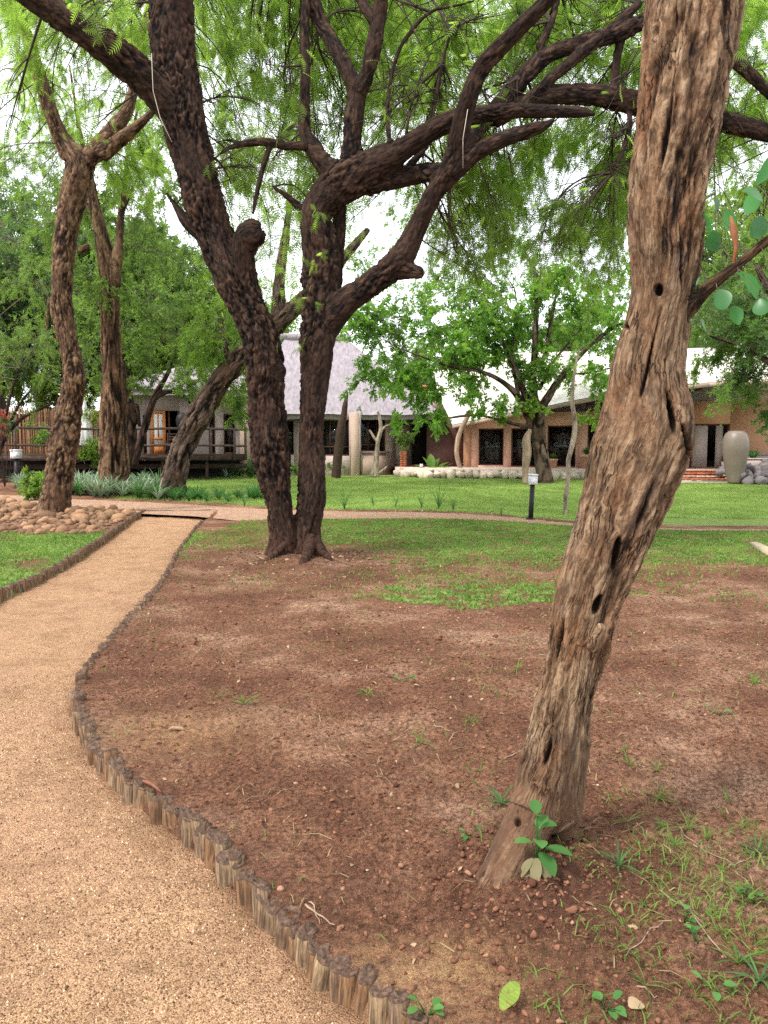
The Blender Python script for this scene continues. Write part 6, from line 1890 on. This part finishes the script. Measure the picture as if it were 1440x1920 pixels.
lathe([(.04, 1.08), (.20, 1.15), (.27, 1.35), (.29, 1.52), (.25, 1.72), (.12, 1.86), (0, 1.88)], 20).build('ball', M['black_metal'], t, True)
p = at(322, 845, 35.0)[0]
t = thing('deck_chair', (p[0], p[1], 1.4), 'dark wooden chair standing in front of the lodge doorway', 'chair')
for x in (-.22, .22):
    for y in (-.2, .2):
        b = Bag(); b.box((x - .025, y - .025, 0), (x + .025, y + .025, .45 if y < 0 else .95)); b.build('leg', M['deck'], t)
b = Bag(); b.box((-.25, -.23, .45), (.25, .23, .49), 0, .01); b.build('seat', M['deck'], t)
for z in (.62, .74, .86):
    b = Bag(); b.box((-.195, .19, z), (.195, .21, z + .07)); b.build('back_slat', M['deck'], t)

def tshirt():
    p = at(1054, 845, 37.6)[0]
    t = thing('shop_mannequin', (p[0], p[1], ZF), 'mannequin torso in a white short-sleeved shirt inside the shop window', 'mannequin')
    M['shirt'] = plain('white_shirt', (.74, .74, .76), .9, .06, 8)
    b = Bag()
    sec = [(.19, .11, 1.02), (.20, .12, 1.2), (.215, .125, 1.4), (.23, .12, 1.52), (.16, .09, 1.60), (.07, .06, 1.64)]
    n = 16; a = np.arange(n) * 2 * math.pi / n
    V = np.vstack([np.c_[rx * np.cos(a), ry * np.sin(a), np.full(n, z)] for rx, ry, z in sec])
    i = np.arange(len(sec) - 1)[:, None] * n; k = np.arange(n)[None]; k2 = (k + 1) % n
    b.arr(V, np.stack([i + k, i + k2, i + n + k2, i + n + k], -1).reshape(-1, 4))
    for s in (-1, 1): b.tube([(s * .17, 0, 1.54), (s * .26, 0, 1.44), (s * .32, -.01, 1.28)], [.075, .08, .085], 10)
    b.build('shirt', M['shirt'], t, True)
    b = Bag(); b.tube([(0, 0, 1.6), (0, 0, 1.72), (0, 0, 1.80)], [.05, .045, .055], 10); b.tube([(0, 0, 1.74), (0, .0, 1.80), (0, 0, 1.92), (0, 0, 1.98)], [.05, .085, .085, .03], 12); b.build('neck', M['black_metal'], t, True)
    b = Bag(); b.tube([(0, 0, 0), (0, 0, 1.05)], .02, 8); b.build('stand', M['black_metal'], t)
    b = lathe([(0, 0), (.18, 0), (.18, .02), (0, .025)], 16); b.build('base_plate', M['black_metal'], t)
tshirt()
rg = random.Random(4)
for k, (px, z, h, lab) in enumerate([(905, ZF + .1, .55, 'slim carved pale bird figure at the left of the first shop window'), (914, ZF + .1, .50, 'carved pale bird figure near the middle of the first shop window'), (922, ZF + .1, .62, 'tallest carved pale figure in the first shop window'), (932, ZF + .1, .5, 'carved figure at the right of the first shop window'), (990, ZF + .05, .6, 'small white carved figure in the shop doorway')]):
    p = at(px, 845, 37.9)[0]
    t = thing('carved_figure', (p[0], p[1], ZF), lab, 'ornament')
    m = plain('carved_wood', ((.5, .42, .36), (.45, .2, .14), (.42, .38, .34), (.40, .3, .25), (.7, .68, .64))[k], .8, .3, 12)
    lathe([(0, 0), (.13, 0), (.12, .05), (.05, .08), (.13, h * .35), (.14, h * .5), (.06, h * .72), (.08, h * .84), (.05, h * .97), (0, h)], 12).build('body', m, t, True)
    b = Bag(); b.tube([(0, 0, h * .84), (.0, -.08, h * .84), (.02, -.16, h * .80)], [.03, .022, .005], 8); b.build('beak', m, t, True)
# red and white placard in the doorway of the shop
p = at(972, 845, 37.5)[0]
t = thing('door_panel', (p[0], p[1], ZF), 'dark red lower door panel with white notice in the shop doorway', 'door panel')
b = Bag(); b.box((-.30, 0, .02), (.34, .05, .95), 0, .01); b.build('panel', plain('dark_red_paint', (.20, .035, .035), .6, .2, 5), t)
b = Bag(); b.box((-.10, -.03, 1.10), (.14, -.01, 1.34), 0, .003); b.build('notice', M['white'], t)
b = Bag(); b.tube([(0.02, 0.0, .9), (.02, 0, 1.12)], .015, 6); b.build('stand', M['black_metal'], t)
# ------------------------------------------------------------------ grass, litter, clods (uncountable)
def sample(n, x0, x1, y0, y1, dens, path_ok=False):
    x = RNG.uniform(x0, x1, n); y = RNG.uniform(y0, y1, n)
    k = RNG.random(n) < dens(x, y)
    x, y = x[k], y[k]
    d = path_in(x, y) > 0.03
    x, y = x[d], y[d]
    return x, y
def blades(x, y, h, w, tint, lean=.6, z=None):
    """one pointed, leaning blade per point: two faces"""
    n = len(x); z = ground_z(x, y) if z is None else z
    a = RNG.uniform(0, 6.283, n); h = h * RNG.uniform(.5, 1.3, n); l = lean * RNG.uniform(.2, 1.4, n)
    dx, dy = np.cos(a), np.sin(a)
    b = RNG.uniform(0, 6.283, n); sx, sy = np.cos(b) * w, np.sin(b) * w
    P = np.stack([x, y, z - .004], -1)
    m = P + np.stack([dx * h * l * .35, dy * h * l * .35, h * .6], -1)
    t = P + np.stack([dx * h * l, dy * h * l, h * np.clip(1 - .3 * l, .2, 1)], -1)
    S = np.stack([sx, sy, 0 * sx], -1)
    V = np.stack([P - S, P + S, m + S * .8, t, m - S * .8], 1).reshape(-1, 3)
    i = np.arange(n)[:, None] * 5
    return V, np.hstack([i, i + 1, i + 2, i + 4]), np.hstack([i + 4, i + 2, i + 3]), np.repeat(np.clip(tint, 0, 1), 5)
def put_blades(name, x, y, h, w, m, lean=.6, tf=None):
    t = (n2(x, y, .8, 90, 2) * .8 + n2(x, y, 3.1, 93, 2) * .5 + .5) + RNG.normal(0, .24, len(x)) if tf is None else tf
    V, F4, F3, T = blades(x, y, h, w, t, lean)
    return tag(build(name, V, [F3, F4], M[m], None, False, {'tint': T}), kind='stuff')
far_lawn = lambda x, y: grass_density(x, y) * (y > cross_mid(x)) * sstep(40, 24, y) ** .5
x, y = sample(330000, -9, 17, 17.5, 37, far_lawn)
k = np.abs(x) < y * .58 + .5
put_blades('lawn_grass', x[k], y[k], .055, .012, 'lawn_blade')
# low creeping grass on the near side of the cross path
near = lambda x, y: grass_density(x, y) * (y < cross_mid(x)) * (y > 4)
x, y = sample(260000, -8.6, 10.5, 5.5, 20, near)
k = (x < y * .58 + .4) & (x > -y * .62)
put_blades('creeping_grass', x[k], y[k], .042, .009, 'grass_blade', 1.2)
# straggly grass in the near corner and thin blades over the bare soil
cor = lambda x, y: np.clip(grass_density(x, y), 0, 1) * (y < 4.2) * (x > .3)
x, y = sample(46000, .4, 2.6, 1.2, 4.4, cor)
put_blades('corner_grass', x, y, .042, .0026, 'grass_blade', 1.7)
thin = lambda x, y: sstep(.05, .6, n2(x, y, 1.3, 95, 3) + .22) * .8 * (y > 1.3)
x, y = sample(9000, -3.5, 6.5, 2.2, 11, thin)
k = np.abs(x) < y * .6 + .3
put_blades('stray_grass', x[k], y[k], .04, .0032, 'grass_blade', 1.6)
x, y = sample(11000, -3.5, 6.5, 1.6, 12, lambda x, y: .35 + .6 * sstep(-.1, .5, n2(x, y, 1.1, 97, 3)))
k = np.abs(x) < y * .6 + .3
put_blades('dry_straw', x[k], y[k], .035, .0030, 'grass_dry', 3.5)

# clods, crumbs, chips of bark and fallen leaves on the soil
def lumps(name, n, x0, x1, y0, y1, dens, smin, smax, m, flat=.7, power=2.5, sink=.25):
    x, y = sample(n, x0, x1, y0, y1, dens)
    k = np.abs(x) < y * .6 + .35
    x, y = x[k], y[k]; n = len(x)
    ico = rock_mesh(5, 1, 1.0, .35, None)
    T = np.array([v.co[:] for v in ico.vertices]); Fa = np.array([f.vertices[:] for f in ico.polygons])
    s = smin + (smax - smin) * RNG.random(n) ** power
    a = RNG.uniform(0, 6.283, n); ca, sa = np.cos(a), np.sin(a)
    T = np.repeat(T[None], n, 0) * (1 + .24 * RNG.normal(0, 1, (n, len(T), 1)))
    T = T * np.stack([RNG.uniform(.7, 1.4, n), RNG.uniform(.6, 1.1, n), RNG.uniform(.5, 1.0, n) * flat], -1)[:, None]
    X = T[..., 0] * ca[:, None] - T[..., 1] * sa[:, None]; Yv = T[..., 0] * sa[:, None] + T[..., 1] * ca[:, None]
    V = np.stack([X, Yv, T[..., 2]], -1) * s[:, None, None] + np.stack([x, y, ground_z(x, y) + s * (flat * .5 - sink)], -1)[:, None]
    Fb = (Fa[None] + (np.arange(n) * T.shape[1])[:, None, None]).reshape(-1, 3)
    return tag(build(name, V.reshape(-1, 3), [Fb], m, None, False, {'tint': np.repeat(RNG.random(n), T.shape[1])}), kind='stuff')
def tint_mat(name, stops, rough=.95, bump=.004, scale=60):
    m, t, b = mat(name); q = NT(t)
    f = q.noise(q.pos(), scale, 4, .7)
    col = q.mix(q.ramp(f, [(.35, .5), (.6, 0.0)]), q.ramp(q.attr('tint'), stops), tuple(c * .4 for c in stops[0][1]))
    q.l(col, b.inputs['Base Color']); b.inputs['Roughness'].default_value = rough; b.inputs['Specular IOR Level'].default_value = .1
    q.bump(f, .8, bump, b)
    return m
M['clod'] = tint_mat('soil_clod', [(0.0, (.085, .036, .022)), (.5, (.175, .078, .046)), (.93, (.25, .118, .07)), (1.0, (.33, .19, .12))])
M['pebble'] = tint_mat('pale_chip', [(0.0, (.30, .19, .12)), (.6, (.47, .35, .24)), (1.0, (.66, .56, .45))])
soil = lambda x, y: (1 - .8 * grass_density(x, y)) * (.35 + .65 * sstep(-.3, .3, n2(x, y, 2.2, 99, 3)))
lumps('soil_clods', 26000, -2.6, 4.2, 1.25, 5.6, soil, .003, .013, M['clod'], .7, 3.2)
lumps('soil_clods', 9000, -3.6, 6.5, 5.4, 11.5, soil, .006, .020, M['clod'])
mound = lambda x, y: np.exp(-(np.hypot((x - MOUND[0]) / .50, (y - MOUND[1] + .05) / .42)) ** 2)
lumps('soil_clods', 6000, -.4, 1.6, 1.3, 3.4, mound, .003, .012, M['clod'], .7, 2.8)
foot = lambda x, y: np.exp(-(np.hypot(x - FRONT_TREE[0] + .02, y - FRONT_TREE[1] + .08) / .30) ** 2)
lumps('soil_clods', 2600, -.3, 1.4, 1.9, 3.4, foot, .004, .016, M['clod'], .8, 2.2)
lumps('pale_chips', 380, -2.4, 5, 1.4, 8, lambda x, y: np.full(x.shape, .45), .004, .013, M['pebble'], .5, 2.0, .1)
# loose grains on the path
gx = RNG.uniform(-4.5, 1.4, 46000); gy = 1.3 + 4.2 * RNG.random(46000) ** 1.4
k = (path_in(gx, gy) < -.06) & (np.abs(gx) < gy * .6 + .3); gx, gy = gx[k], gy[k]
T = np.array([(1, 0, -.3), (-.5, .87, -.3), (-.5, -.87, -.3), (0, 0, 1.0)]); Ft = np.array([(0, 1, 3), (1, 2, 3), (2, 0, 3)])
s = RNG.uniform(.0022, .0058, len(gx)); a = RNG.uniform(0, 6.28, len(gx))
V = np.stack([T[None, :, 0] * np.cos(a)[:, None] - T[None, :, 1] * np.sin(a)[:, None], T[None, :, 0] * np.sin(a)[:, None] + T[None, :, 1] * np.cos(a)[:, None], np.repeat(T[None, :, 2], len(a), 0)], -1) * s[:, None, None]
gz = path_relief(gx, gy)
V = V + np.stack([gx, gy, gz + .001], -1)[:, None]
M['grain'] = tint_mat('sand_grain', [(0.0, (.05, .025, .013)), (.45, (.20, .11, .055)), (.75, (.52, .35, .19)), (1.0, (.68, .53, .35))], .9, .001, 200)
tag(build('path_grit', V.reshape(-1, 3), [(Ft[None] + (np.arange(len(gx)) * 4)[:, None, None]).reshape(-1, 3)], M['grain'], None, False, {'tint': np.repeat(RNG.random(len(gx)), 4)}), kind='stuff')

# fallen leaf litter: curled dry leaflets
def litter(name, n, x0, x1, y0, y1, dens, L, m):
    x, y = sample(n, x0, x1, y0, y1, dens); k = np.abs(x) < y * .6 + .35; x, y = x[k], y[k]
    LV, LF = big_leaf(1.0, .26, 0, 1.0, 4)
    a = RNG.uniform(0, 6.283, len(x))
    D = np.stack([np.cos(a), np.sin(a), RNG.normal(0, .22, len(x))], -1)
    V, Fa, T = scatter(LV, LF, np.stack([x, y, ground_z(x, y) + .006], -1), D, RNG.uniform(L[0], L[1], len(x)), RNG.random(len(x)), up=.6)
    tag(build(name, V, [Fa], m, None, False, {'tint': T}), kind='stuff')
M['litter'] = leaf_mat('dry_leaf_litter', (.11, .055, .030), (.42, .30, .18), (.2, .12, .06), .2, .8, .1)
litter('leaf_litter', 3800, -3, 6, 1.5, 11, lambda x, y: .3 + .5 * sstep(-.2, .4, n2(x, y, .9, 101, 3)), (.012, .038), M['litter'])
litter('leaf_litter', 2200, -2.4, 2.6, 9.2, 13.5, lambda x, y: np.exp(-(np.hypot(x - MID_TREE[0], y - MID_TREE[1]) / 1.5) ** 2), (.03, .08), M['litter'])
litter('leaf_litter', 2600, -9, 8, 17.5, 23.5, lambda x, y: sstep(1.1, .3, np.abs(y - cross_mid(x) - cross_half(x) - .35)) * .9, (.05, .12), M['litter'])

# a few leaves blown onto the path
px_ = RNG.uniform(-3.6, 1.0, 900); py_ = RNG.uniform(1.6, 9, 900); k = (path_in(px_, py_) < -.05) & (np.abs(px_) < py_ * .6); px_, py_ = px_[k][:130], py_[k][:130]
LV, LF = big_leaf(1.0, .26, 0, 1.0, 4); a = RNG.uniform(0, 6.283, len(px_))
V, Fa, T = scatter(LV, LF, np.stack([px_, py_, path_relief(px_, py_) + .004], -1), np.stack([np.cos(a), np.sin(a), 0 * a], -1), RNG.uniform(.008, .02, len(px_)), RNG.random(len(px_)) * .6, up=.9)
tag(build('leaf_litter', V, [Fa], M['litter'], None, False, {'tint': T}), kind='stuff')
# twigs lying on the soil
M['fallen'] = plain('fallen_twig', (.24, .17, .115), .9, .4, 20)
tw = [((945, 1425), (1002, 1412), .004), ((1262, 1700), (1345, 1795), .0035), ((1240, 1745), (1180, 1810), .003), ((1240, 1690), (1330, 1745), .0035), ((1300, 1590), (1375, 1625), .003), ((1010, 1230), (1075, 1236), .004), ((575, 1705), (622, 1752), .004), ((580, 1702), (610, 1738), .003), ((1370, 1632), (1440, 1600), .003), ((1190, 1860), (1225, 1880), .003), ((1195, 1552), (1215, 1580), .003), ((812, 1360), (845, 1366), .004), ((1270, 1552), (1330, 1600), .003)]
for k, (p, q, r) in enumerate(tw):
    A, B = on_ground(*p), on_ground(*q)
    u = np.linspace(0, 1, 8)[:, None]; P = A * (1 - u) + B * u
    P[:, :2] += np.cumsum(RNG.normal(0, .004, (8, 2)), 0); P[:, 2] = ground_z(P[:, 0], P[:, 1]) + r * 1.3
    b = Bag(); b.tube(P - P[0], np.linspace(r, r * .5, 8), 6)
    o = b.build('fallen_twig', M['fallen'], None, True); o.location = Vector(P[0].tolist())
    labs = ['thin twig on the soil left of the front trunk', 'long pale twig slanting across the soil at the lower right', 'short crossing twig at the lower right near the mound', 'curved twig above the long slanting one at the lower right', 'twig among grass tufts right of the trunk foot', 'twig on open soil at mid right beside the upper trunk',
            'longer of two straws lying by the log border', 'shorter of two straws lying by the log border', 'twig at the right edge among the weeds', 'tiny twig near the bottom edge at right', 'small twig right of the trunk root', 'short twig on bare soil left of the front trunk', 'twig beside the bright grass tufts at right']
    tag(o, labs[k], 'twig', 'twigs fallen on the soil')
# a reddish stick and a pale chip by the log border
A, B = on_ground(268, 1476), on_ground(302, 1498)
b = Bag(); P = np.linspace(A, B, 6); P[:, 2] = .03 + .01 * np.sin(np.linspace(0, 3, 6)); b.tube(P - P[0], [.006, .008, .008, .007, .006, .004], 8)
o = b.build('reddish_stick', plain('reddish_stick', (.15, .06, .035), .8, .3, 15), None, True); o.location = Vector(P[0].tolist()); tag(o, 'reddish curved stick lying behind the log border', 'stick')
A = on_ground(330, 1378); b = Bag(); b.tube([(-.045, 0, .008), (-.02, .01, .016), (.03, .004, .014), (.055, -.004, .006)], [.004, .010, .011, .003], 8)
o = b.build('bark_chip', M['pebble'], None, True); o.location = Vector((A[0], A[1], float(ground_z(A[0], A[1])[0]))); tag(o, 'pale bark chip on yellowish soil near the log border bend', 'bark chip')

# single grass tufts and weeds one can point at
GT = [plant_mesh('foliage', strap(n_, L, w_, ln, seed=s, segs=5), M['strap_green' if gr else 'grass_blade']) for n_, L, w_, ln, s, gr in ((16, .16, .0042, (.5, 2.2), 41, 1), (14, .13, .0034, (.4, 2.2), 42, 0), (18, .11, .0030, (.3, 2.4), 43, 0), (9, .12, .003, (.6, 2.4), 44, 0))]
tufts = [(942, 1512, 0, 1.15, 'largest bluish grass tuft tucked against the left side of the front trunk'), (1180, 1432, 1, .9, 'upper bright tuft right of the front trunk above the grass patch'), (1232, 1442, 1, .7, 'tuft close right of the upper bright tuft'), (1235, 1500, 2, 1.1, 'spreading tuft in the middle of the right soil patch'),
         (1290, 1560, 1, 1.0, 'upright yellow green tuft right of the trunk root'), (1325, 1575, 1, .75, 'smaller upright tuft beside the yellow green one'), (1160, 1650, 0, 1.0, 'wide bluish tuft right of the leafy weed'), (1265, 1592, 2, .9, 'flat tuft below the yellow green one'), (1420, 1602, 0, .9, 'dark tuft at the right edge'),
         (882, 1352, 2, .95, 'flat green tuft left of the front trunk at mid height'), (458, 1325, 1, 1.2, 'small bright tuft on soil at the left, above the log border bend'), (790, 1395, 3, 1.2, 'sparse tuft on soil left of the front trunk'), (404, 1312, 3, 1.1, 'sparse tuft near the bright one at the left'), (1412, 1285, 2, 1.4, 'low tuft at the right edge upper soil'),
         (970, 1258, 3, 1.3, 'thin tuft left of the upper front trunk'), (935, 1305, 3, 1.2, 'sparse grey tuft beside the front trunk'), (690, 1305, 2, 1.1, 'creeping low tuft in the middle of the soil'), (1175, 1555, 3, 1.0, 'thin tuft next to the trunk root'), (1365, 1500, 3, .9, 'dark thin tuft at right on bare soil'), (1240, 1555, 2, .7, 'low tuft between twig and root'),
         (1398, 1700, 1, .9, 'tuft at the right edge above the corner grass'), (1385, 1810, 1, 1.0, 'bright tuft in the corner grass'), (1425, 1850, 0, 1.0, 'dense tuft in the lower right corner grass'), (1210, 1855, 3, .8, 'thin pale tuft near the bottom edge'), (900, 1445, 3, .7, 'tiny tuft beside the fallen twig'), (1205, 1712, 2, .45, 'tiny bright tuft on the mound')]
for px, py, kd, s, lab in tufts:
    p = on_ground(px, py); p[2] = float(ground_z(p[0], p[1])[0])
    t = thing('grass_tuft', p, lab, 'grass tuft', 'grass tufts on the bare soil', RNG.uniform(0, 6)); s *= .72 if kd == 0 else .9; t.scale = (s, s, s)
    child('foliage', GT[kd], t)
M['weed'] = leaf_mat('weed_leaf', (.040, .120, .030), (.11, .25, .065), (.12, .34, .05), .4, .65, .15)
M['weed_pale'] = leaf_mat('dusty_weed_leaf', (.15, .115, .06), (.25, .225, .12), (.12, .13, .06), .3, .7, .2)
def weed(px, py, label, leaves, name='small_weed', group='small weeds on the soil'):
    p = on_ground(px, py); p[2] = float(ground_z(p[0], p[1])[0])
    t = thing(name, p, label, 'weed', group)
    for az, el, L, W, st, m in leaves:
        V, Fa = big_leaf(L, W, 0, .4, 7)
        o = build('leaf', V, [Fa], M[m], t, True, {'tint': np.full(len(V), RNG.uniform(.2, 1))})
        a, e = R(az), R(el); d = np.array([math.cos(a) * st[0], math.sin(a) * st[0], st[1]])
        o.location = Vector(d.tolist()); o.rotation_euler = (RNG.uniform(-.2, .2), -e, a)
        b = Bag(); b.tube([(0, 0, -.01), tuple(d * .6), tuple(d)], [.0022, .002, .0015], 5); b.build('leaf_stalk', M['weed'], t)
    return t
weed(1006, 1672, 'leafy weed with dusty lower leaves growing between the two roots of the front trunk',
     [(-70, -10, .10, .030, (.02, .07), 'weed'), (-105, -35, .085, .021, (.02, .05), 'weed_pale'), (-145, -30, .075, .019, (.02, .045), 'weed_pale'), (-65, -40, .08, .020, (.02, .045), 'weed_pale'), (-20, 5, .09, .028, (.03, .08), 'weed'), (-90, 20, .08, .026, (.01, .11), 'weed'), (60, 30, .07, .025, (.015, .14), 'weed'), (-40, 30, .06, .022, (.015, .16), 'weed'), (200, 20, .07, .024, (.02, .10), 'weed'), (90, 40, .06, .022, (.02, .19), 'weed'), (-100, 35, .05, .02, (.01, .2), 'weed'), (-125, -30, .08, .026, (.02, .03), 'weed_pale')], 'leafy_weed', None)
for px, py, n_, sz, lab in [(1282, 1740, 3, .026, 'upper pair of round weed leaves at lower right'), (1305, 1775, 4, .025, 'lower round-leaved weed below the pair at lower right'), (1135, 1905, 6, .030, 'bright weed at the bottom edge right of the yellow leaf'), (800, 1912, 5, .028, 'bright small weed at the bottom edge by the log border'), (1410, 1690, 6, .026, 'trailing round-leaved weed at the right edge'),
                            (1345, 1342, 3, .040, 'dark green seedling on open soil at right'), (752, 1285, 3, .045, 'pale green seedling in the middle of the soil'), (1340, 1868, 3, .028, 'small weed with two round leaves near the bottom right'), (1068, 1640, 2, .022, 'tiny seedling right of the leafy weed'), (880, 1590, 4, .025, 'small creeping weed left of the front trunk foot'), (1172, 1410, 2, .035, 'yellow green round seedling above the bright tufts')]:
    weed(px, py, lab, [(RNG.uniform(0, 360), RNG.uniform(0, 45), sz * RNG.uniform(.8, 1.3), sz * .42, (RNG.uniform(.008, .04) * sz / .03, RNG.uniform(.015, .045)), 'weed') for _ in range(n_)])
# large fallen yellow green leaf at the bottom
def spotted_leaf():
    m = leaf_mat('yellowing_leaf', (.16, .23, .04), (.26, .34, .06), (.28, .38, .07), .35, .6, .2)
    q = NT(m.node_tree); b = m.node_tree.nodes['Principled BSDF']; co = q.coord()
    vein = q.n('ShaderNodeTexWave', wave_type='BANDS', bands_direction='X'); vein.inputs['Scale'].default_value = 26; vein.inputs['Distortion'].default_value = 1.5
    q.l(co, vein.inputs['Vector'])
    c = q.mix(q.ramp(vein.outputs[1], [(0.0, 0.0), (.85, 0.0), (1.0, .5)]), (.20, .29, .045), (.36, .42, .12))
    c = q.mix(q.ramp(q.noise(co, 60, 4, .7), [(.56, 0.0), (.66, .85)]), c, (.20, .12, .04))
    q.l(c, b.inputs['Base Color'])
    return m
p = on_ground(972, 1912); V, Fa = big_leaf(.10, .024, 0, 1.1, 12); V[:, 2] += .006 * np.sin(V[:, 0] * 90)
o = build('fallen_leaf', V, [Fa], spotted_leaf(), None, True, {'tint': np.full(len(V), .6)})
o.location = Vector((p[0] - .05, p[1] - .02, float(ground_z(p[0], p[1])[0]) + .03)); o.rotation_euler = (.35, -.55, R(48))
tag(o, 'large yellowing green leaf lying at the bottom edge of the soil', 'leaf')
p = on_ground(1180, 1906); V, Fa = big_leaf(.06, .022, 0, .5, 7)
o = build('fallen_leaf', V, [Fa], M['litter'], None, True, {'tint': np.full(len(V), .9)}); o.location = Vector((p[0], p[1], float(ground_z(p[0], p[1])[0]) + .015)); o.rotation_euler = (.2, 0, .6)
tag(o, 'pinkish brown dry leaf near the bottom edge', 'leaf')
